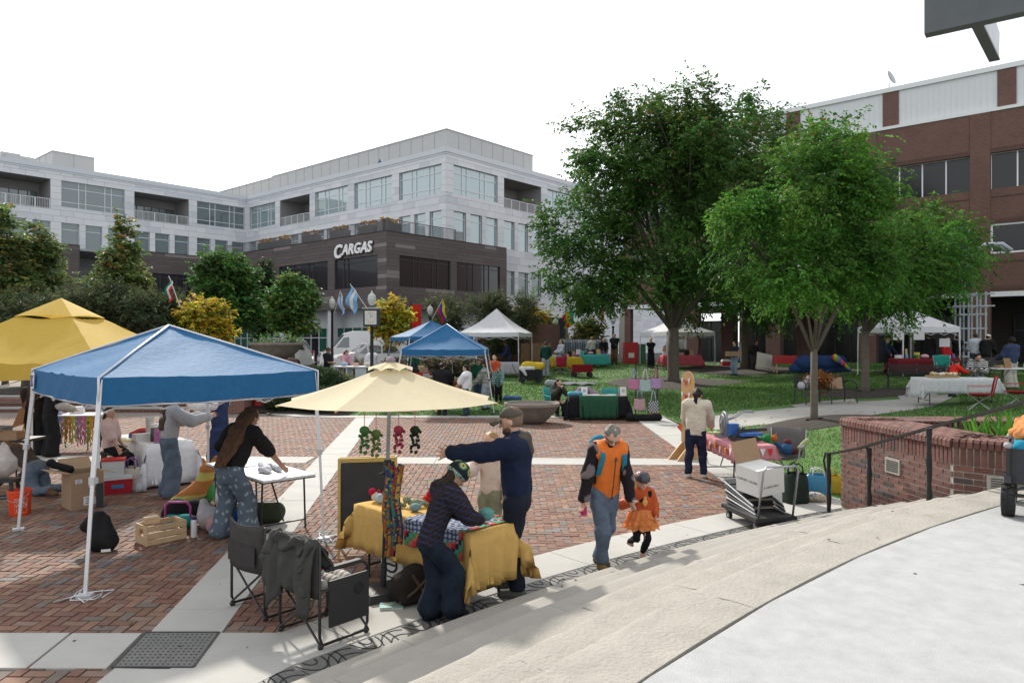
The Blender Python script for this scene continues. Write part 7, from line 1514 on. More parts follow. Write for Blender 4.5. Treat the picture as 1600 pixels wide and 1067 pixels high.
softthing('throw','lavender grey throw over a chair behind the green table','throw',c2+Vector((0,0,.45)),[('c',(-.35,.0,.18),(-.1,.1,.40),.12,.09),('c',(.35,0,.2),(.12,.1,.44),.12,.09),('c',(-.15,.1,.40),(.15,.1,.42),.1,.1),('c',(-.3,0,.1),(.3,0,.1),.15,.15)],fab((.22,.18,.22),'throw_lavender',bump=.9,bscale=30),wr=.012,ws=12);cush('maroon knitted cushion on the right turquoise chair',on(3.25,24.2)+Vector((0,0,.50)),(.16,.05,.07),1.5);cush('folded maroon throw beside the maroon cushion',on(3.55,24.25)+Vector((0,0,.58)),(.14,.04,.06),.8)
rk=thing('grid_rack','black wire grid rack hung with tote bags at the end of the lawn edge','rack',on(4.28,23.0),4)
for x in(-.36,.36):b=mb();b.cyl((x,0,0),(x,0,1.75),.018);b.bar((x,-.25,.02),(x,.25,.02),.03);b.build('post',blk,rk)
b=mb()
for i in range(10):b.cyl((-.32+i*.072,0,.12),(-.32+i*.072,0,1.75),.005,n=4)
for i in range(22):b.cyl((-.36,0,.14+i*.075),(.36,0,.14+i*.075),.005,n=4)
tag(b.build('wire_grid',blk,rk),kind='stuff')
def tote(label,x,z,col,hc,w_=.30,h_=.32,m=None,cf=None,rz=0):
 t=thing('tote_bag',label,'bag',rk.location+Vector((x,-.09,z)),rz,'tote bags on the grid rack');g=[[Vector((-w_/2*(1+.12*v)+w_*(1+.12*v)*u,-.035*math.sin(PI*u)*(.3+v),-h_*v+.012*math.sin(u*9)))for u in np.linspace(0,1,9)]for v in np.linspace(0,1,9)]
 if cf:V=np.array([tuple(p)for r_ in g for p in r_]);Fq=np.array([(i*9+j,i*9+j+1,(i+1)*9+j+1,(i+1)*9+j)for i in range(8)for j in range(8)]);cc=np.array([cf(i,j)for i in range(8)for j in range(8)]);link('bag',npmesh('bag',V,Fq,attrfab,cols=cc,smooth=True),t)
 else:mb().sheet(g,.02).build('bag',fab(col),t,True)
 b=mb();b.tube([(-w_*.25,0,0),(-w_*.12,0,.26),(0,.05,.34),(w_*.12,-.02,.26),(w_*.25,-.03,0)],.016,6);b.build('handle',fab(hc),t,True)
tote('rose pink tote bag with lilac handles, upper left on the rack',-.42,1.30,(.42,.16,.26),(.25,.22,.4));tote('pale sage tote bag with white handles, upper middle on the rack',-.06,1.28,(.30,.40,.38),(.5,.5,.5),.34,.36);tote('lilac and crimson tote bag, upper right on the rack',.28,1.33,(.34,.22,.38),(.4,.06,.16),.28);tote('dusty pink tote bag hanging below the rose one',-.24,.68,(.42,.26,.28),(.25,.22,.4),.34,.36);tote('navy and white patterned tote bag, lower right on the rack',.20,.62,0,(.35,.4,.5),.30,.42,cf=lambda i,j:(.30,.16,.05)if i==7 else((.45,.45,.45)if(i+j)%2 else(.02,.025,.06)))
softthing('black_bag','long black equipment bag lying at the foot of the grid rack','bag',on(4.15,22.72)+Vector((0,0,.0)),[('c',(-.45,0,.12),(-.2,0,.1),.14,.10),('c',(-.2,0,.1),(.45,0,.12),.10,.12)],blackf,rz=3)
# = brick planter and hand rail at the right
PA,PB,PC,PD,PE=[(4.9,10.75),(5.16,8.46),(6.6,7.05),(11.,6.),(11.,11.1)];PI_=[(5.72,10.37),(5.95,8.75),(7.1,7.75),(10.4,6.8),(10.4,10.4)];PT=1.37
pw_=thing('brick_planter','curved red brick planter wall with rounded coping beside the steps','planter');mort=M('mortar_pale',(.42,.385,.335),.95,.15,20.)
wbk=M('wall_brick_fired',(1,1,1),.85,.25,14.,.5,70,attr=True);WPAL=[(.155,.063,.047),(.13,.056,.044),(.17,.078,.058),(.115,.052,.042),(.15,.082,.066),(.06,.045,.042)]
b=mb();n_=5;O=[PA,PB,PC,PD,PE]
for i in range(5):
 a,e,ia,ie=O[i],O[(i+1)%5],PI_[i],PI_[(i+1)%5];b.add([(*a,-.2),(*e,-.2),(*e,PT-.1),(*a,PT-.1)],[(0,1,2,3)]);b.add([(*ia,.6),(*ie,.6),(*ie,PT-.1),(*ia,PT-.1)],[(3,2,1,0)]);b.add([(*a,PT-.1),(*e,PT-.1),(*ie,PT-.1),(*ia,PT-.1)],[(0,1,2,3)])
b.build('wall_core',mort,pw_);mb().prism(PI_,.6,PT-.28).build('soil',soil,pw_)
_bm={}
def wbrick(kind,ci):
 if(kind,ci)not in _bm:
  d={'s':(.195,.05,.057),'v':(.057,.05,.20),'c':(.062,.13,.10),'t':(.195,.09,.02)}[kind];b=mb();b.col=tuple(x*(.85+.1*(ci%4))for x in WPAL[ci%6])
  x,y,z=[q_/2 for q_ in d];e=.005 if kind!='c' else .028
  vs=[(-x,-y,-z),(x,-y,-z),(x,y,-z),(-x,y,-z),(-x+.004,-y-0,z-e),(x-.004,-y,z-e),(x-.004,y,z-e),(-x+.004,y,z-e),(-x+.006,-y+e,z),(x-.006,-y+e,z),(x-.006,y,z),(-x+.006,y,z)]
  b.add(vs,[(3,2,1,0),(0,1,5,4),(1,2,6,5),(2,3,7,6),(3,0,4,7),(4,5,9,8),(8,9,10,11),(5,6,10,9),(7,4,8,11),(6,7,11,10)]);_bm[(kind,ci)]=b.mesh('brick',wbk)
 return _bm[(kind,ci)]
items=[]
for(a,e)in((PA,PB),(PB,PC),(PC,PD)):
 a,e=Vector(a),Vector(e);L=(e-a).length;d=(e-a)/L;nrm_=Vector((d.y,-d.x));nrm_=nrm_ if nrm_.dot(Vector((-.7,-.7)))>0 else-nrm_;rz_=math.atan2(-nrm_.x,nrm_.y)+PI
 for r_ in range(14):
  t=-.1*(r_%2)
  while t<L-.03:
   w=.205;t0,t1=max(t,0),min(t+w,L)
   if t1-t0>.05:items.append(('s',a+d*((t0+t1)/2),PT-.31-.035-r_*.072,rz_,(t1-t0-.01)/.195,nrm_,-.012))
   t+=w
 k=int(L/.068)
 for i in range(k):items.append(('v',a+d*((i+.5)*L/k),PT-.205,rz_,1,nrm_,-.008));items.append(('c',a+d*((i+.5)*L/k),PT-.052,rz_,1.0,nrm_,-.025))
 for q_ in range(7):
  t=.1*(q_%2)
  while t<L:items.append(('t',a+d*t,PT-.018,rz_,1,nrm_,-.14-q_*.094));t+=.205
k=68
for i in range(k):items.append(('c',Vector(PE).lerp(Vector(PA),(i+.5)/k),PT-.052,0.,1.2,Vector((0,1)),-.03));
for q_ in range(7):
 for i in range(29):items.append(('t',Vector((10.9-.205*i-.1*(q_%2),11.0-.09*q_)),PT-.018,0.,1,Vector((0,1)),-.06))
for i in range(60):items.append(('v',Vector((10.4-.075*i,10.37)),PT-.13,PI,1,Vector((0,-1)),-.01))
def inh(p):
 c_=False;j=4
 for i in range(5):
  if(PI_[i][1]>p.y)!=(PI_[j][1]>p.y)and p.x<(PI_[j][0]-PI_[i][0])*(p.y-PI_[i][1])/(PI_[j][1]-PI_[i][1])+PI_[i][0]:c_=not c_
  j=i
 return c_
fl=[]
for it in items:
 kd,p,z,rz_,sx_,nr,off_=it;q_=p+nr*(off_+R.uniform(-.002,.002))
 if kd=='t' and inh(q_):continue
 if abs(q_.x)>.74*q_.y+.4:continue
 fl.append((kd,q_,z,rz_+R.uniform(-.01,.01),sx_,R.choice([0,0,1,1,2,2,3,3,4,4,5]if kd!='c' else[0,1,2,3,4])+6*R.randrange(3)))
fl.sort(key=lambda q_:({'c':0,'s':0,'v':1,'t':9}[q_[0]])+q_[1].y*.1)
for(kd,q_,z,rz_,sx_,ci)in fl[:300]:o=link('brick',wbrick(kd,ci),pw_,(q_.x,q_.y,z),(0,0,rz_));o.scale=(sx_,1,1)
Vs,Fs,Cs,o_=[],[],[],0
for(kd,q_,z,rz_,sx_,ci)in fl[300:]:
 me=wbrick(kd,ci);cs,sn=math.cos(rz_),math.sin(rz_)
 for v in me.vertices:Vs.append((v.co.x*sx_*cs-v.co.y*sn+q_.x,v.co.x*sx_*sn+v.co.y*cs+q_.y,v.co.z+z))
 for f in me.polygons:Fs.append([i+o_ for i in f.vertices]);Cs.append([x*(.85+.1*(ci%4))for x in WPAL[ci%6]])
 o_+=len(me.vertices)
tag(link('brick_courses',npmesh('brick_courses',Vs,Fs,wbk,cols=Cs),pw_),kind='stuff')
vm=M('vent_metal',(.36,.34,.30),.6,.15,20.);dAB=(Vector(PB)-Vector(PA)).normalized();dBC=(Vector(PC)-Vector(PB)).normalized()
for(p0,d,t,z,w_,h_,f_)in((PA,dAB,1.22,.86,.30,.20,6),(PB,dBC,.55,.90,.42,.17,5)):
 n2=Vector((d.y,-d.x));n2=n2 if n2.dot(Vector((-.7,-.7)))>0 else-n2;c_=Vector(p0)+d*t+n2*.014;rz_=math.atan2(d.y,d.x);M4=Matrix.Rotation(rz_,3,'Z');b=mb()
 b.box((c_.x,c_.y,z),(w_,.03,h_),math.degrees(rz_));v=b.build('wall_vent',vm,pw_)
 for k in range(f_):z_=z-h_*.32+h_*.64*k/(f_-1);p=c_+n2*.018;bb=mb().box((p.x,p.y,z_),(w_*.8,.006,.012),math.degrees(rz_));bb.build('louver',plain((.06,.058,.055),'vent_slot'),v)
blades_pal=((.06,.17,.02),(.09,.22,.03),(.05,.13,.02));n_=900;x,y=rng.uniform(6.2,10.2,n_),rng.uniform(8.3,10.2,n_);m=x-5.95>(9.6-y)*.62;x,y=x[m],y[m];P0=np.stack([x,y,np.full(len(x),PT-.28)],1);D0=nrm(rng.normal(0,.4,P0.shape)+np.array([0,0,1.]));V,Fq=leafquads(P0,D0,nrm(rng.normal(size=P0.shape)),rng.uniform(.32,.6,len(x)),.045)
tag(link('planter_grass',npmesh('planter_grass',V,Fq,leafm,cols=np.array(blades_pal)[rng.integers(0,3,len(x))]),pw_),kind='stuff')
hr_=thing('hand_rail','black iron hand rail climbing the steps beside the brick planter','railing',(4.69,10.7,0));ra=[Vector((4.66,10.75,.84)),Vector((4.69,10.55,.87)),Vector((4.75,9.93,1.03)),Vector((4.93,8.4,1.52)),Vector((5.10,7.15,1.91)),Vector((5.5,5.2,2.0))]
b=mb()
for i in range(5):b.bar(ra[i]-hr_.location,ra[i+1]-hr_.location,.045,.03)
b.build('rail',blk,hr_);b=mb();b.tube([ra[0]-hr_.location,ra[0]-hr_.location+Vector((0,.06,-.12)),ra[0]-hr_.location+Vector((.02,.02,-.3))],.016,6);b.build('scroll',blk,hr_)
for(px,z0,yy,zt)in((1295,0,10.62,.87),(1358,.15,9.75,1.07),(1452,.45,8.37,1.5),(1640,.9,6.6,1.9)):
 x=(px-CX)/FL*yy;b=mb();b.tube([(x-4.69+R.uniform(-.004,.004),yy-10.7,z0+(zt-z0)*k/8)for k in range(9)],[.026+.005*((k*7)%3)for k in range(9)],7);b.build('post',M('wrapped_post',(.012,.012,.013),.7,.2,20.,.9,50),hr_)
 # ---- pink merch table, machines, arch stand, chair, cart
MT=Vector((4.02,13.05,0));table('folding table under the pink cloth at the lawn side',MT,94,1.8,.70)
cloth('tablecloth','pink checked cloth with bunting on the merchandise table',MT,94,1.8,.70,.74,(.05,.28,.26,.24),fab((.46,.20,.22),'cloth_pink'),fold=.02)
bu=thing('bunting','string of small white red and yellow pennants along the pink table edge','bunting',MT,94)
for k in range(15):
 u=-.88+k*.125;q_=Vector((u,.365+.03,.70-.04*math.sin(k*1.1)**2));mb().plate([q_,q_+Vector((.10,0,0)),q_+Vector((.05,.01,-.13))],(0,.004,0)).build('pennant',fab([(.6,.58,.52),(.5,.03,.04),(.55,.4,.08),(.55,.14,.03)][k%4]),bu)
for k in range(5):q_=Vector((-.93,-.3+k*.13,.70));mb().plate([q_,q_+Vector((0,.1,0)),q_+Vector((-.01,.05,-.13))],(-.004,0,0)).build('pennant',fab([(.5,.03,.04),(.6,.58,.52),(.55,.14,.03),(.55,.4,.08)][k%4]),bu)
gm=M('machine_grey',(.20,.20,.22),.45,.15,8.);mc=thing('button_press','grey press machine with a big curved wheel and bent handles on the pink table','machine',rel(MT,94,.25,.10,.745),0)
for k,rr in enumerate((.20,.15)):b=mb();b.tube([(.0-.03*k,rr*math.cos(a_),.24+rr*1.1*math.sin(a_))for a_ in np.linspace(0,2*PI,20)[:-1]],.022,6,True);b.build('wheel',gm,mc,True)
b=mb();b.box((0,0,.02),(.3,.26,.04));b.bar((0,-.1,.04),(0,-.05,.3),.06);b.bar((0,.1,.04),(0,.05,.3),.06);b.bar((-.03,0,.24),(.02,0,.44),.09);b.build('frame',gm,mc)
for s_ in(-1,1):b=mb();b.tube([(.0,s_*.05,.30),(.18,s_*.06,.36),(.30,s_*.06,.46),(.45,s_*.06,.47)],.013,6);b.cyl((.40,s_*.06,.47),(.52,s_*.06,.47),.018);b.build('handle',gm,mc)
hp_=thing('heat_press','blue and black flat heat press at the near end of the pink table','machine',rel(MT,94,-.30,-.05,.745),10);mb().box((0,0,.05),(.42,.36,.06)).build('base',blkp,hp_);mb().box((.06,-.02,.13),(.40,.32,.05)).build('platen',plain((.015,.09,.30),'press_blue'),hp_);mb().box((-.16,.10,.20),(.16,.14,.2)).build('control_box',plain((.015,.09,.30),'press_blue'),hp_);b=mb();b.bar((-.1,.05,.18),(.42,-.02,.20),.05);b.bar((-.2,-.05,.05),(-.05,-.05,.24),.06);b.build('arm',blkp,hp_)
for k,(u,v,c_)in enumerate(((.62,-.1,(.5,.5,.48)),(.70,.14,(.35,.45,.2)),(.05,-.2,(.55,.5,.5)))):o=mb().box((0,0,.02),(.22,.16,.04)).build('craft_tray',plain(c_),None,False,rel(MT,94,u,v,.747),(0,0,k*.5));tag(o,['white craft tray at the far end of the pink table','green craft tray at the far end of the pink table','white craft tray between the two presses'][k],'tray')
ar=thing('arch_stand','tall rounded plywood display board on wooden feet hung with bunting','display stand',Vector((3.72,15.35,0)),-62);pts=[(-.19,.06),(.19,.06)]+[(.19*math.cos(a_),1.68+.19*math.sin(a_))for a_ in np.linspace(0,PI,11)]
b=mb();b.plate([(x,0,z)for x,z in pts],(0,.03,0));b.build('board',woodd,ar)
for s_ in(-1,1):b=mb();b.plate([(s_*.12,-.42,0),(s_*.12,.45,0),(s_*.12,.30,.12),(s_*.12,.06,.36),(s_*.12,-.03,.36),(s_*.12,-.30,.12)],(s_*.03,0,0));b.build('foot',woodd,ar)
for k in range(12):q_=Vector((-.17+.34*(k%4)/3.2,-.02,1.72-.30*(k//4)-.05*(k%2)));mb().plate([q_,q_+Vector((.08,0,0)),q_+Vector((.04,-.01,-.12))],(0,-.004,0)).build('pennant',fab([(.6,.58,.55),(.5,.05,.08),(.6,.58,.55),(.55,.3,.05)][k%4]),ar)
q_=Vector((-.30,-.02,.66));mb().plate([q_,q_+Vector((.13,0,.09)),q_+Vector((.13,0,-.09))],(0,-.004,0)).build('pennant',fab((.55,.08,.02)),ar);mb().plate([(-.03,-.06,.3),(.19,-.06,.3),(.17,-.04,.72),(0,-.04,.72)],(0,.02,0)).build('sign_cloth',fab((.25,.40,.45),'cloth_sky'),ar)
cc_=on(4.95,13.1);campchair('grey camp chair piled with plush toys behind the pink table',cc_,150,(.12,.11,.11));
plush('plush_toy','green and orange plush toy on the chair arm behind the pink table',cc_+Vector((-.30,.05,.64)),[('body',[('e',(0,0,.08),(.09,.08,.10)),('c',(-.05,.05,.12),(-.12,.08,.05),.035,.03),('c',(.03,-.06,.05),(.05,-.12,-.02),.035,.03)],(.03,.18,.06)),('head',[('e',(.09,-.05,.10),(.07,.065,.065)),('c',(.12,-.05,.15),(.14,-.06,.20),.02,.012)],(.38,.11,.03))],group=None,res=.016);plush('plush_toy','blue and dark red plush toys sunk in the camp chair seat',cc_+Vector((.02,-.02,.45)),[('body',[('e',(0,0,.10),(.11,.10,.11)),('c',(-.08,.04,.12),(-.17,.08,.2),.04,.03),('c',(.02,.08,.1),(.05,.2,.06),.045,.035)],(.03,.09,.20)),('head',[('e',(.12,.05,.06),(.10,.08,.07)),('e',(.02,.02,.22),(.07,.065,.06))],(.10,.025,.03))],group=None,res=.016)
softthing('green_plush','pale green flat plush at the right side of the camp chair','plush toy',cc_+Vector((.27,.02,.56)),[('c',(0,0,0),(.14,0,.14),.055,.045)],fab((.28,.33,.16)),flat=False)
ct=thing('platform_cart','black platform cart with a chrome loop handle carrying stacked chairs','cart',(3.37,9.92,0),102);b=mb();b.box((0,0,.17),(.92,.60,.05));b.box((0,0,.13),(.86,.5,.04));b.build('platform',blkp,ct)
for x in(-.36,.36):
 for y in(-.23,.23):w_=mb().cyl((x,y-.02,.058),(x,y+.02,.058),.058,n=16).build('wheel',plain((.02,.02,.02),'tyre_black'),ct,auto=40);mb().cyl((x,y-.023,.058),(x,y+.023,.058),.028,n=12).build('hub',plain((.4,.4,.4),'hub_grey'),w_);b=mb();b.bar((x,y-.03,.06),(x,y-.03,.12),.03,.006);b.bar((x,y+.03,.06),(x,y+.03,.12),.03,.006);b.build('fork',polea,ct)
b=mb();b.tube([(-.43,-.25,.18),(-.56,-.25,.82),(-.57,-.21,.88),(-.57,.21,.88),(-.56,.25,.82),(-.43,.25,.18)],.015,7);b.build('loop_handle',plain((.36,.37,.40),'chrome',rough=.25,metal=.8),ct,True)
for k in range(6):
 t=thing('folded_chair',['lowest folded chair on the cart','second folded chair up on the cart','third folded chair up on the cart','fourth folded chair up on the cart','fifth folded chair up on the cart','topmost folded chair on the cart'][k],'chair',rel(ct.location,102,.08+.015*k,0,.20+.040*k),102,'folded chairs on the cart');t.rotation_euler=(0,rad(-3-2.0*k),rad(102));cl_=[blkp,plain((.28,.24,.20),'chair_tan'),blkp][k%3]
 b=mb();b.tube([(-.42,-.22,.01),(.36,-.22,.01),(.44,-.15,.01),(.44,.15,.01),(.36,.22,.01),(-.42,.22,.01)],.012,6);b.build('frame',polea if k%2 else blk,t);mb().box((.02,0,.012),(.40,.40,.022)).build('seat',cl_,t);mb().box((.34,0,.014),(.16,.40,.02)).build('backrest',cl_,t)
t=carton('open white carton with stamped lettering on the loaded cart',rel(ct.location,102,-.03,-.02,.46),70,(.44,.44,.36),cardw,[('x',1,-25,.24),('y',1,72,.30)],open_=False,fmat=card)
t.rotation_euler=(rad(4),rad(-6),rad(22))
for(txt,sz,f_,z,x0)in(('COMFORT COLORS',.045,0,.17,-.19),('A UNICORN',.045,1,.10,-.13)):
 o=link('stamped_print',text_mesh(txt,sz,.0008,ink,'stamped_print'),t);o.location=(x0,-.2215,z)if f_ else(-.2215,.20,z);o.rotation_euler=(rad(90),0,0)if f_ else(rad(90),0,rad(-90))
boxbag('tote_bag','dark green upright tote bag beside the cart','bag',PZ(1243,785,0),15,.34,.24,.46,fab((.02,.03,.024),'tote_dark'),blackf)
boxbag('shopping_bag','square bright blue shopping bag standing by the rail','bag',PZ(1277,777,0),-8,.38,.2,.38,plain((.02,.17,.32),'bag_blue2',rough=.4),plain((.5,.5,.52),'handle_white'),.1)
boxbag('gift_bag','mustard yellow paper bag behind the rail foot','bag',PZ(1308,774,0)+Vector((0,.2,0)),-10,.3,.16,.30,fab((.40,.27,.03),'bag_mustard'),hl=.1)
softthing('craft_bag','clear bag of bright coloured bits in front of the blue shopping bag','bag',PZ(1270,783,0),[('e',(0,0,.07),(.16,.12,.08)),('e',(.1,0,.06),(.1,.1,.07))],attrfab,res=.016,cf=lambda V:np.array([(.5,.5,.5),(.4,.05,.08),(.1,.15,.4),(.45,.4,.1),(.15,.35,.2)])[rng.integers(0,5,len(V))])
# ---- wagon at the right edge
wg=thing('folding_wagon','black folding wagon with rugged wheels at the right picture edge','wagon',(4.98,6.80,PH),54);wf=fab((.05,.05,.055),'wagon_fabric')
b=mb();b.sheet([[Vector((x,y,z))for z in(.32,.45,.62)]for x,y in((-.38,-.24),(-.40,0),(-.38,.24),(.4,.24),(.42,0),(.4,-.24),(-.38,-.24))],.02);b.box((0,0,.32),(.78,.46,.03));b.build('tub',wf,wg)
for x in(-.40,.42):
 for y in(-.25,.25):b=mb();b.bar((x,y,.18),(x,y,.66),.03);b.bar((x,y,.36),(x-.05,y,.30),.05);b.build('post',blk,wg);b=mb();b.ell((x,y,.65),(.035,.035,.03),8);b.build('corner_cap',plain((.3,.3,.31),'cap_grey'),wg)
 b=mb();b.bar((x,-.25,.20),(x,.25,.20),.03);b.bar((x,-.25,.45),(x,.25,.22),.02);b.build('cross_bar',blk,wg)
for x in(-.36,.38):
 for y in(-.25,.25):
  b=mb();b.lathe([(.10,-.055),(.135,-.05),(.14,-.02),(.14,.02),(.135,.05),(.10,.055)],20);w_=b.build('wheel',M('rubber',(.012,.012,.013),.85,.2,30.,.4,60),wg,auto=35);w_.location=(x,y,.14);w_.rotation_euler=(rad(90),0,0);bb=mb()
  for k in range(18):a_=2*PI*k/18;bb.box((.141*math.cos(a_),.141*math.sin(a_),-.028+.056*(k%2)),(.012,.03,.045),math.degrees(a_))
  tag(bb.build('tread',MATS['rubber'],w_),kind='stuff');mb().cyl((0,0,-.058),(0,0,.058),.07,n=14).build('hub',plain((.2,.2,.2),'hub_dark'),w_)
softthing('blue_tarp','bright blue sheet folded over the wagon rim','sheet',wg.location+Vector((0,0,.60)),[('c',(-.33,-.2,.03),(.3,-.2,.03),.05,.05),('c',(-.33,.15,.03),(.3,.15,.03),.06,.06)],fab((.02,.22,.34),'tarp_blue'),flat=False,rz=54)
softthing('orange_bundle','orange crinkled bundle heaped on top of the wagon','bundle',wg.location+Vector((.02,0,.70)),[('e',(0,0,.02),(.36,.26,.09)),('e',(.2,0,.1),(.2,.2,.1))],fab((.48,.20,.07),'bundle_orange',bump=.9,bscale=20),wr=.012,ws=20,flat=False,rz=54)
# ---- benches
def bench(label,c_,rz):
 t=thing('park_bench',label,'bench',c_,rz,'black park benches');L=1.75
 for k in range(6):mb().box((0,-.20+k*.082,.44),(L,.05,.02)).build('slat',blk,t)
 for k in range(6):b=mb();z=.52+k*.062;b.box((0,-.27-.10*(z-.5),z),(L,.02,.042));b.build('slat',blk,t)
 for x in(-L/2,-.0,L/2):
  b=mb();b.tube([(x,-.36,.90),(x,-.26,.46),(x,-.30,0)],.022,6);b.tube([(x,-.27,.43),(x,.25,.43),(x,.28,.2),(x,.30,0)],.02,6);b.build('leg',blk,t);b=mb();b.tube([(x,-.30,.64),(x,-.1,.70),(x,.18,.70),(x,.30,.60),(x,.27,.44)],.02,6);b.build('armrest',blk,t,True)
 return t
b1=G(1290,630);bench('black slatted bench with a sack and dry leaves on it beside the young tree',b1,192);b2=G(1432,608);bench('empty black slatted bench by the walk before the far white tent',b2,150)
bench('black bench in shadow behind the striped top woman',at(1545,27),190)
softthing('white_sack','white plush or sack slumped on the left end of the bench','sack',b1+Vector((-.62,.02,.45)),[('c',(-.1,0,.1),(.12,0,.22),.13,.11),('e',(.1,0,.32),(.09,.08,.08))],fab((.45,.46,.48)),flat=False)
t=bush('dry_leaf_bundle','bundle of orange brown dry leaves on the bench',b1+Vector((-.20,.0,.5)),[(0,0,.15,.32,.2,.16)],110,.11,[(.30,.12,.04),(.22,.09,.04),(.4,.17,.05)],[.4,.4,.2],cat='leaves');o=mb().box((0,0,.2),(.42,.02,.36),0).build('cardboard_sheet',card,None,False,b1+Vector((.28,-.12,.44)),(rad(-12),0,rad(8)));tag(o,'plain cardboard sheet leaning on the bench','cardboard')
# ---- street furniture
def lamp(label,px,y,zt,clock=False):
 c_=at(px,y);t=thing('street_lamp' if not clock else 'street_clock',label,'street lamp' if not clock else 'clock',c_,0,None if clock else 'black street lamps with glass globes');h=zt-c_.z;b=mb();b.lathe([(.17,0),(.17,.25),(.11,.35),(.09,.8),(.075,1.),(.06,h-.75),(.09,h-.7),(.09,h-.6)],12);b.build('post',blk,t,auto=40)
 g=mb();g.lathe([(.08,h-.5),(.13,h-.42),(.18,h-.26),(.155,h-.10),(.08,h-.02),(.03,h+.02),(.02,h+.1),(0,h+.11)],8);g.build('globe',M('globe_glass',(.55,.57,.55),.25,.1,trans=.4),t)
 if clock:
  z=h-1.02;mb().box((0,0,z),(.62,.5,.72)).build('clock_case',blk,t);mb().box((0,0,z+.39),(.70,.58,.06)).build('case_cap',plain((.3,.31,.3),'cap_grey2'),t);f_=mb().box((0,-.255,z),(.48,.012,.56)).build('clock_face',plain((.55,.54,.5),'dial_cream'),t);b=mb()
  for k in range(12):a_=PI/6*k;b.bar((.15*math.sin(a_),-.264,z+.18*math.cos(a_)),(.2*math.sin(a_),-.264,z+.24*math.cos(a_)),.03,.006)
  b.build('hour_mark',ink,f_);b=mb();b.bar((0,-.266,z),(.09,-.266,z+.09),.022,.006);b.bar((0,-.266,z),(-.02,-.266,z+.19),.016,.006);b.build('clock_hand',ink,f_)
 return t
lamp('lamp post left of the street clock, by the pale blue striped flag',519,38,4.75);lamp('square street clock under a glass globe with a sky blue flag',581,30,4.5,True);lamp('lamp post beside the yellow blue and red flag',672,42,4.55);lamp('lamp post beside the red yellow and green flag',868,46,3.95);lamp('lamp post behind the red and white flag',958,47,4.1)
def flag(label,px,py,y,sx,ang,bands,w_=.9,h_=.6):
 """cloth bands run across the height; hangs from a short tilted staff"""
 t=thing('flag',label,'flag',P(px,py,y));a=rad(ang);d=Vector((math.cos(a)*sx,0,math.sin(a)));b=mb();b.cyl((0,0,0),d*1.25,.016,n=6);b.build('staff',plain((.5,.48,.45),'staff_grey'),t);n_=len(bands);dn=Vector((.25*sx,.1,-1)).normalized()
 for k,c_ in enumerate(bands):
  g=[[d*(1.22-h_*v)+dn*(w_*u*(1-.1*v))+Vector((.05*math.sin(u*6+v*4),.06*math.sin(u*7+v*3),0))for u in np.linspace(0,1,9)]for v in((k/n_),((k+.5)/n_),((k+1)/n_))]
  mb().sheet(g,.004).build('flag_band',fab(c_,trans=.25),t,True)
LB_,WH_=(.22,.45,.66),(.62,.64,.66)
flag('sky blue white and sky blue flag on the street clock',574,482,29.7,-1,55,[LB_,WH_,LB_],.85,.62);flag('white flag with pale blue edges by the lamp left of the clock',522,490,37.7,1,75,[WH_,(.2,.35,.65),WH_,(.2,.35,.65)],.95,.5);flag('yellow blue and red flag on a lamp post',676,497,41.7,1,62,[(.6,.45,.02),(.03,.06,.35),(.5,.02,.05)],1.0,.6);flag('red yellow and green flag near the brick pier',870,500,45.7,1,40,[(.03,.30,.16),(.62,.42,.02),(.5,.04,.03)],1.0,.75);flag('red and white flag at the edge of the tall tree crown',952,503,44,-1,70,[(.55,.02,.03),WH_,(.55,.02,.03)],.9,.5);flag('green white and red flag among the dark junipers',281,478,28,-1,70,[(.02,.25,.14),WH_,(.5,.03,.04)],.7,.45)
bn=thing('banner','tall red banner on a dark pole beside the yellow tree','banner',at(645,41));mb().cyl((-.12,0,0),(-.12,0,4.0),.05).build('pole',blk,bn);g=[[Vector((-.08+.55*u,.02*math.sin(z*5),z))for u in(0,.5,1)]for z in np.linspace(2.5,3.85,6)];mb().sheet(g,.01).build('banner_cloth',fab((.42,.02,.015),'banner_red',var=.5,scale=3.),bn)
cw=thing('curved_wall','curved dark brick screen wall behind the tall white tent','wall',on(1.2,44.5));b=mb();b.sheet([[Vector((3.2*math.sin(a_)-1.2,2.6-3.2*math.cos(a_),z))for z in(0,1.2,2.45)]for a_ in np.linspace(-.7,1.0,14)],.35);b.build('brickwork',plb,cw)
ws=thing('wood_cabinet','tall pale wooden shutters standing open against the curved brick wall','cabinet',on(1.35,41.5),8);
for x in(-.6,.0,.6):mb().box((x,0,.72),(.55,.05,1.44),12*(x<0)).build('shutter',M('wood_brown',(.20,.12,.06),.7,.3,6.),ws)
pp=thing('pale_post','pale square post behind the man in black jacket','post',on(7.05,46.5));mb().box((0,0,2.2),(.32,.32,4.4)).build('shaft',plain((.42,.41,.38),'post_pale'),pp);mb().box((0,0,.15),(.5,.5,.3)).build('plinth',st2,pp)
tr=thing('silver_trellis','silver lattice trellis tower with a curved hooked top by the brick pier','trellis',on(23.0,36.3),-20);sv=plain((.36,.39,.44),'silver_grey',rough=.4)
for x in(-.55,-.18,.18,.55):
 for y in(-.5,.5):mb().bar((x,y,0),(x,y,3.9),.08).build('upright',sv,tr)
for z in(.7,1.4,2.1,2.8,3.2,3.8):
 b=mb();e=.9 if z>3 else .62
 for y in(-.5,.5):b.bar((-e,y*(1.3 if z>3 else 1),z),(e,y*(1.3 if z>3 else 1),z),.07)
 for x in(-.55,.55):b.bar((x,-.55,z),(x,.55,z),.06)
 b.build('cross_bar',sv,tr)
for y in(-.28,.28):b=mb();b.tube([(-.35+0,y,3.9),(-.4,y,4.6),(-.1,y,5.6),(.6,y,6.25),(1.3,y,6.25),(1.7,y,5.9)],.11,6);b.build('curved_rail',sv,tr,True)
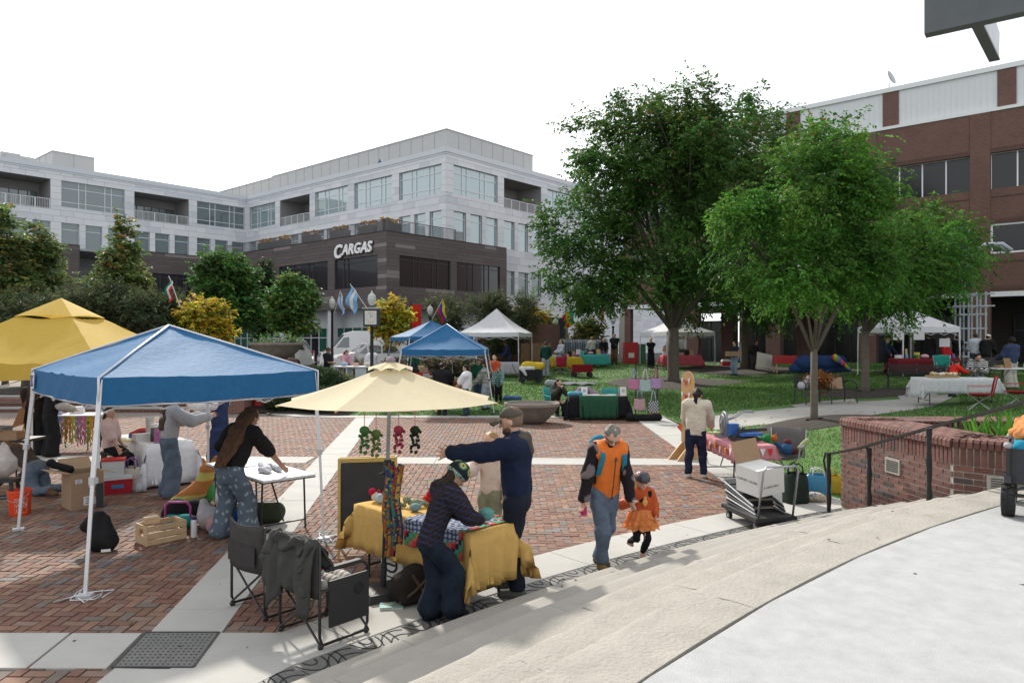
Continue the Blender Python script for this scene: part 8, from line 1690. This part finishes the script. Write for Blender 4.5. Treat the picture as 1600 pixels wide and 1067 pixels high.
for k in range(6):u=k/5;mb().bar((-.4+.5*u,-.28,4.2+1.7*u),(-.4+.5*u,.28,4.2+1.7*u),.07).build('rung',sv,tr)
def clutter(tbl,c_,rz,L,z,items):
 for k,(nm,col,kind)in enumerate(items):
  x=-L/2+L*(k+.5)/len(items);p=rel(c_,rz,x+R.uniform(-.06,.06),R.uniform(-.18,.12),z);b=mb()
  if kind=='jar':b.lathe([(.05,0),(.055,.02),(.055,.13),(.04,.16),(.04,.19)],10)
  elif kind=='card':b.plate([(-.13,0,0),(.13,0,0),(.13,.07,.3),(-.13,.07,.3)],(0,.012,0))
  elif kind=='cushion':b.ell((0,0,.08),(.18,.14,.09),10)
  else:b.box((0,0,.07),(.24,.18,.14),tap=.94)
  o=b.build('display_'+kind,fab(col),None,kind in('jar','cushion'),p,(0,0,R.uniform(-.4,.4)));tag(o,'%s %s standing on the %s'%(nm,{'jar':'jar','card':'picture card','cushion':'round cushion','box':'goods box'}[kind],tbl),{'jar':'jar','card':'card','cushion':'cushion','box':'box'}[kind],'goods on the '+tbl)
  # ---- vehicles
carw=M('car_paint_white',(.62,.63,.64),.25,.02,coat=.6);cars_=M('car_paint_silver',(.36,.38,.37),.25,.02,metal=.3,coat=.6)
def car(name,label,cat,c_,rz,L,Wd,prof,glass,paint,wr_=.33):
 """side profile lofted across the width; glass = window polygons on the side; wheels, lights and glazing are parts"""
 t=thing(name,label,cat,c_,rz);g=[];hw=Wd/2;b=mb()
 for s_ in(-1,-.97,-.86,0,.86,.97,1):
  row=[]
  for(x,z)in prof:
   k=1. if abs(s_)<.9 else(.985 if abs(s_)<.99 else .95);up=max(0,z-prof[0][1]-.62)/1.0;row.append(Vector((x*(1 if abs(s_)<.9 else .99),s_*hw*(1-.13*up),(z if abs(s_)<.99 or z<.6 else z-.05*0))))
  g.append(row)
 b.sheet(g);n_=len(prof)
 for row,rv in((g[0],0),(g[-1],1)):b.add(row,[tuple(range(n_))if rv else tuple(range(n_-1,-1,-1))])
 b.build('body',paint,t,auto=35);gk=glassm('car_glass',(.02,.025,.027),.45)
 for poly in glass:
  for s_ in(-1,1):
   f_=lambda x,z:Vector((x,s_*hw*(1-.13*max(0,z-prof[0][1]-.62))+s_*.008,z));bb=mb();q_=[f_(x,z)for x,z in poly];bb.plate(q_ if s_<0 else q_[::-1],(0,-s_*.02,0));bb.build('side_window',gk,t)
 zt_=max(z for x,z in prof);fr_=[p for p in prof if p[0]>0];
 for k in range(n_-1):
  (x0,z0),(x1,z1)=prof[k],prof[k+1]
  if abs(z1-z0)>.3 and min(z0,z1)>.75:a_,e_=Vector((x0,0,z0)),Vector((x1,0,z1));nn=Vector((-(z1-z0),0,x1-x0)).normalized();nn=nn if nn.z>0 else-nn;p0_,p1_=a_.lerp(e_,.08)+nn*.012,a_.lerp(e_,.92)+nn*.012;w2=hw*.80;bb=mb();bb.plate([p0_-Vector((0,w2,0)),p1_-Vector((0,w2*.95,0)),p1_+Vector((0,w2*.95,0)),p0_+Vector((0,w2,0))],nn*.01);bb.build('windscreen',gk,t)
 for x in(L*.31,-L*.29):
  for s_ in(-1,1):w_=mb().cyl((x,s_*(hw-.2),wr_),(x,s_*(hw+.01),wr_),wr_,n=20).build('wheel',MATS['rubber'],t,auto=40);mb().cyl((x,s_*(hw+.0),wr_),(x,s_*(hw+.02),wr_),wr_*.62,n=14).build('rim',plain((.3,.31,.32),'rim_silver',metal=.5),w_)
 for s_ in(-1,1):mb().box((L/2-.10,s_*hw*.74,prof[0][1]+.48),(.2,.3,.14)).build('headlight',plain((.6,.6,.6),'lamp_clear',rough=.15),t);mb().box((-L/2+.03,s_*hw*.8,prof[0][1]+.62),(.1,.2,.3)).build('tail_light',plain((.35,.01,.01),'lamp_red',rough=.2),t);mb().box((L*.2,s_*(hw+.06),prof[0][1]+.85),(.1,.16,.14)).build('wing_mirror',paint,t)
 mb().box((L/2-.03,0,prof[0][1]+.25),(.08,Wd*.8,.2)).build('bumper',blkp,t);return t
car('cargo_van','white high roofed cargo van parked behind the street clock','van',at(566,50)+Vector((0,0,.0)),200,5.9,2.0,[(-2.95,.35),(-2.95,2.3),(-2.85,2.6),(-2.2,2.72),(.6,2.72),(1.25,2.55),(2.05,1.55),(2.8,1.25),(2.95,.95),(2.95,.35)],[[(1.0,1.6),(1.85,1.6),(1.35,2.25),(1.0,2.3)]],carw,.36)
suv=[(-2.25,.3),(-2.25,.9),(-2.1,1.1),(-1.75,1.66),(-1.2,1.75),(.2,1.72),(.95,1.15),(2.0,.98),(2.25,.75),(2.25,.3)];sgl=[[(-1.85,1.12),(-.75,1.12),(-.75,1.58),(-1.6,1.55)],[(-.65,1.12),(.1,1.12),(.1,1.58),(-.65,1.6)],[(.2,1.12),(.72,1.12),(.25,1.55)]]
car('parked_car','white estate car parked in front of the white van','car',at(574,45.5)+Vector((0,0,.15)),205,4.5,1.8,suv,sgl,carw);car('parked_car','silver grey estate car behind the raised bowl planter','car',at(424,40)+Vector((0,0,.42)),192,4.5,1.8,suv,sgl,cars_)
# ---- small stalls at the back
def stall(label,c_,rz,L,Wd,col,drops=(.6,.5,.5,.5),lab2=None,goods=(),h=.74):
 table('folding table under '+label,c_,rz,L,Wd,h);cloth('tablecloth',label,c_,rz,L,Wd,h,drops,fab(col),fold=.02);b=mb()
 for k,(nm,lb,cat,u,v,d,cl_)in enumerate(goods):o=mb().box((0,0,d[2]/2),d,tap=.92).build(nm,plain(cl_),None,False,rel(c_,rz,u,v,c_.z+h+.01),(0,0,R.uniform(0,1)));tag(o,lb,cat)
stall('rust orange cloth under the nearer blue tent',on(-2.6,27.9),0,1.8,.7,(.20,.05,.015),goods=[('goods_box','cream goods box on the rust orange table','box',-.5,0,(.3,.2,.2),(.4,.32,.22)),('goods_box','green goods box on the rust orange table','box',.3,.1,(.25,.2,.16),(.1,.25,.08))])
stall('dark red cloth under the rear blue tent',on(-4.4,31.2),10,1.7,.7,(.22,.02,.02),goods=[('goods_pile','bright green fabric pile on the dark red table','fabric',-.3,0,(.6,.4,.14),(.02,.28,.08)),('display_box','brown open box at the end of the dark red table','box',.6,0,(.35,.3,.22),(.22,.14,.08))])
stall('plain grey white cloth at the left pole of the tall white tent',on(-.25,36.8),0,1.2,.7,(.36,.36,.38));stall('golden yellow cloth right of the tall white tent',on(3.0,40.3),12,1.6,.7,(.50,.34,.03),goods=[('goods_box','maroon box on the golden yellow table','box',-.2,0,(.4,.25,.14),(.25,.05,.06))])
stall('turquoise cloth beside the person in cream sweater',on(4.55,42.2),14,1.9,.75,(.06,.36,.33),goods=[('goods_box','pale blue box on the turquoise table','box',-.4,0,(.3,.25,.2),(.3,.45,.5))])
stall('coral pink cloth under the middle white tent',on(9.7,41.6),6,2.2,.75,(.48,.09,.11));stall('dark wine red cloth under the far white tent',on(17.6,30.9),0,2.6,.75,(.12,.012,.016),goods=[('goods_box','yellow box on the wine red table','box',-.3,0,(.25,.2,.25),(.5,.4,.05)),('goods_box','tan upright card on the wine red table','box',-.7,.1,(.25,.06,.4),(.45,.33,.15))])
wc=thing('white_counter','white counter of open panels with the pink knit woman behind','counter',at(556,31.2),-12)
mb().box((0,0,.95),(2.1,.7,.05)).build('counter_top',plain((.6,.61,.62),'counter_white'),wc)
for x in(-.95,-.3,.35,.98):mb().box((x,0,.46),(.5 if x in(-.95,.35)else .06,.6,.92)).build('panel',plain((.5,.55,.57),'panel_pale'),wc)
hs=thing('shirt_rack','long rail of pale grey blue shirts on hangers','clothes rack',on(4.2,45.5),10);b=mb();b.cyl((-1.9,0,1.45),(1.9,0,1.45),.02)
for x in(-1.9,1.9):b.cyl((x,0,0),(x,0,1.45),.02)
b.build('rail',polea,hs)
for k in range(24):x=-1.8+k*.156;b=mb();b.plate([(x,-.25,1.32),(x,0,1.42),(x,.25,1.32),(x+.02,.2,.6),(x+.02,-.2,.6)],(.06,0,0));b.build('shirt',fab(((.26,.30,.34),(.20,.24,.28),(.33,.36,.38))[k%3]),hs)
def utility(label,c_,rz,col):
 t=thing('utility_wagon',label,'wagon',c_,rz);b=mb();b.sheet([[Vector((x,y,z))for z in(.25,.62)]for x,y in((-.5,-.26),(.5,-.26),(.5,.26),(-.5,.26),(-.5,-.26))],.03);b.box((0,0,.26),(.98,.5,.03));b.build('tub',fab(col),t)
 for x in(-.4,.4):
  for y in(-.27,.27):mb().cyl((x,y-.04,.12),(x,y+.04,.12),.12,n=14).build('wheel',MATS['rubber'],t,auto=40)
 b=mb();b.tube([(-.5,0,.3),(-.75,0,.6),(-.85,0,.9)],.015,5);b.build('handle',blk,t);return t
u1=on(.85,34.2);utility('black wagon with a white cloth thrown over it on the lawn',u1,5,(.02,.02,.022));utility('dark red wagon on the lawn before the golden yellow table',on(3.55,36.8),4,(.20,.012,.018))
softthing('white_blanket','white cloth thrown over the black wagon','blanket',u1+Vector((-.1,-.12,.6)),[('c',(-.3,-.1,.05),(.25,-.05,.06),.12,.1),('c',(-.25,-.2,.0),(-.1,-.22,-.22),.10,.05)],fab((.5,.5,.5)),flat=False);softthing('yellow_blanket','yellow blanket heaped behind the black wagon','blanket',on(1.05,35.4)+Vector((0,0,.5)),[('c',(-.4,0,.15),(.35,0,.15),.22,.2)],fab((.55,.38,.03)),flat=False,wr=.02,ws=8);carton('tall box under the yellow blanket',on(1.05,35.5),0,(.9,.5,.55),blkp,open_=False)
softthing('grey_bag','pale grey bag on the grass right of the black wagon','bag',on(1.78,32.6),[('c',(-.15,0,.14),(.18,0,.14),.16,.15)],fab((.28,.28,.29)));gs_=on(2.6,33.4);tag(mb().sheet([[Vector((-1.1+2.3*i/18+.05*math.sin(j),-.45+.9*j/9+.06*math.sin(i*.8),.05+.03*math.sin(i*1.3+j)+zgs(gs_.x-1.1+2.3*i/18,gs_.y-.45+.9*j/9)-gs_.z))for j in range(10)]for i in range(19)],.012).build('ground_sheet',fab((.14,.15,.17)),None,True,gs_),'grey sheet spread on the grass right of the black wagon','sheet');softthing('blue_pad','blue folded pad lying alone on the grass','pad',on(.0,28.2),[('c',(-.25,0,.05),(.3,0,.04),.10,.09)],fab((.04,.08,.22)))
campchair('red backed folding chair by the golden yellow table',on(2.55,38.5),10,(.40,.03,.06));campchair('left red folding chair by the white cloth table',G(1530,640),60,(.30,.015,.025));campchair('right red folding chair at the picture edge',G(1588,636),60,(.30,.015,.025));campchair('green and turquoise camp chair by the far white tent pole',at(1474,29.5),160,(.02,.20,.17))
WT=on(12.6,20.6);stall('translucent white cloth flowing off the table of baked goods',WT,-6,2.0,.8,(.50,.52,.52),(.42,.3,.3,.55));tr_=thing('food_tray','wicker tray of small baked goods on the white cloth table','tray',WT+Vector((-.35,0,.76)),-6);mb().box((0,0,.025),(.75,.4,.05)).build('tray',M('wicker',(.33,.22,.10),.8,.3,30.),tr_);b=mb()
for k in range(46):b.col=R.choice([(.5,.36,.16),(.6,.52,.4),(.4,.25,.1),(.6,.6,.58)]);b.ell((R.uniform(-.34,.34),R.uniform(-.17,.17),.07+R.uniform(0,.04)),R.uniform(.03,.055),6)
tag(b.build('pastries',M('pastry',(1,1,1),.8,attr=True),tr_),kind='stuff')
t=table('second white table behind the boy in the navy hoodie',on(15.6,22.4),0,1.6,.7);carton('tan box on the second white table',on(15.2,22.4)+Vector((0,0,.75)),10,(.4,.25,.1),open_=False)
for k,(px,y,z)in enumerate(((1404,30.6,2.75),(1436,30.8,2.75),(1476,31.4,2.45))):o=mb().box((0,0,0),(.46,.012,.36)).build('paper_sign',plain((.52,.50,.52),'paper_sign'),None,False,Vector(((px-CX)/FL*y,y,z)));tag(o,['left paper sign hanging under the far white tent','middle paper sign hanging under the far white tent','paper sign taped to the right pole of the far white tent'][k],'sign')
ic=thing('ice_chest','small red and white cooler alone on the grass by a mulch ring','cooler',G(1134,572));mb().box((0,0,.16),(.5,.32,.3)).build('chest',plain((.42,.012,.025),'cooler_red'),ic);mb().box((0,0,.35),(.52,.34,.12),tap=.8).build('lid',plain((.55,.55,.54),'cooler_white'),ic)
rt2=thing('red_cabinet','red box table on pale wooden legs under the trees','table',at(1226,38));mb().box((0,0,.70),(1.1,.5,.42)).build('box',redp,rt2)
for x in(-.48,.48):
 for y in(-.2,.2):mb().bar((x,y,0),(x,y,.5),.06).build('leg',woodp,rt2)
o=mb().box((0,0,.4),(.9,.03,.8)).build('white_board',plain((.5,.49,.42),'board_cream'),None,False,at(1194,38.5)+Vector((0,0,.3)),(rad(-15),rad(12),.2));tag(o,'cream board leaning under the trees beside the red box table','board')
softthing('blue_tarpaulin','dark blue cloth heaped over a low frame under the trees','tarpaulin',at(1283,36),[('c',(-.9,0,.5),(.9,0,.55),.40,.35),('c',(-1.4,0,.2),(1.2,0,.2),.2,.25)],fab((.02,.045,.12)),res=.05,wr=.02,ws=6);softthing('rainbow_kite','rainbow striped folded umbrella lying under the trees','umbrella',at(1316,35.5),[('c',(-.35,0,.75),(.5,0,.06),.16,.05)],attrfab,res=.04,cf=lambda V:np.array([(.5,.05,.1),(.5,.4,.03),(.1,.4,.1),(.3,.1,.45),(.5,.15,.4)])[(np.floor(V[:,0]*9).astype(int))%5],flat=False)
o=carton('long cardboard box carried at chest height behind the dark trunk',at(1148,37.2)+Vector((-.1,-.1,1.02)),10,(.75,.3,.25),open_=False)
for tbl,c_,rz,L in(('coral pink table',on(9.7,41.6),6,2.2),('wine red table',on(17.6,30.9),0,2.6),('rust orange table',on(-2.6,27.9),0,1.7),('dark red table by the rear blue tent',on(-4.4,31.2),10,1.6),('turquoise table',on(4.55,42.2),14,1.9),('golden yellow table',on(3.0,40.3),12,1.6)):
 clutter(tbl,c_,rz,L,c_.z+.752,[('white',(.5,.5,.5),R.choice(['card','box'])),('sky blue',(.15,.3,.42),R.choice(['jar','box'])),('dark green',(.03,.12,.05),R.choice(['cushion','jar'])),('pale pink',(.5,.3,.32),R.choice(['box','cushion'])),('black',(.02,.02,.02),R.choice(['card','box'])),('tan',(.4,.28,.15),R.choice(['box','card'])),('violet',(.2,.08,.28),R.choice(['jar','cushion']))])
wcc=Vector(wc.location);clutter('white counter',wcc,-12,1.8,wcc.z+.98,[('pale blue',(.3,.4,.5),'cushion'),('peach',(.5,.35,.28),'box'),('cream',(.5,.46,.38),'cushion')])
clutter('second white table',on(15.6,22.4),0,1.3,zgs(15.6,22.4)+.745,[('framed brown',(.25,.15,.08),'card'),('ivory',(.55,.52,.45),'box')])
n_=150;x,y=rng.uniform(-6,5,n_),rng.uniform(4.6,16,n_);r_=rc(x,y);z=np.where(r_>RO+.02,.012,np.where(r_<RP,PH+.004,RISE*(np.clip(np.floor((RO-r_)/RUN),0,5)+1)+.006));m=(np.abs(((RO-r_)/RUN)%1-.5)<.4)|(r_>RO+.05)|(r_<RP-.1);x,y,z=x[m],y[m],z[m]
V,Fq=leafquads(np.stack([x,y,z],1),nrm(rng.normal(size=(len(x),3))*np.array([1,1,.06])),np.tile([0,0,1.],(len(x),1)),rng.uniform(.02,.055,len(x)),.3)
tag(link('leaf_litter',npmesh('leaf_litter',V,Fq,leafm,cols=np.array([(.12,.07,.03),(.2,.12,.04),(.05,.04,.03),(.10,.09,.05)])[rng.integers(0,4,len(x))])),kind='stuff')
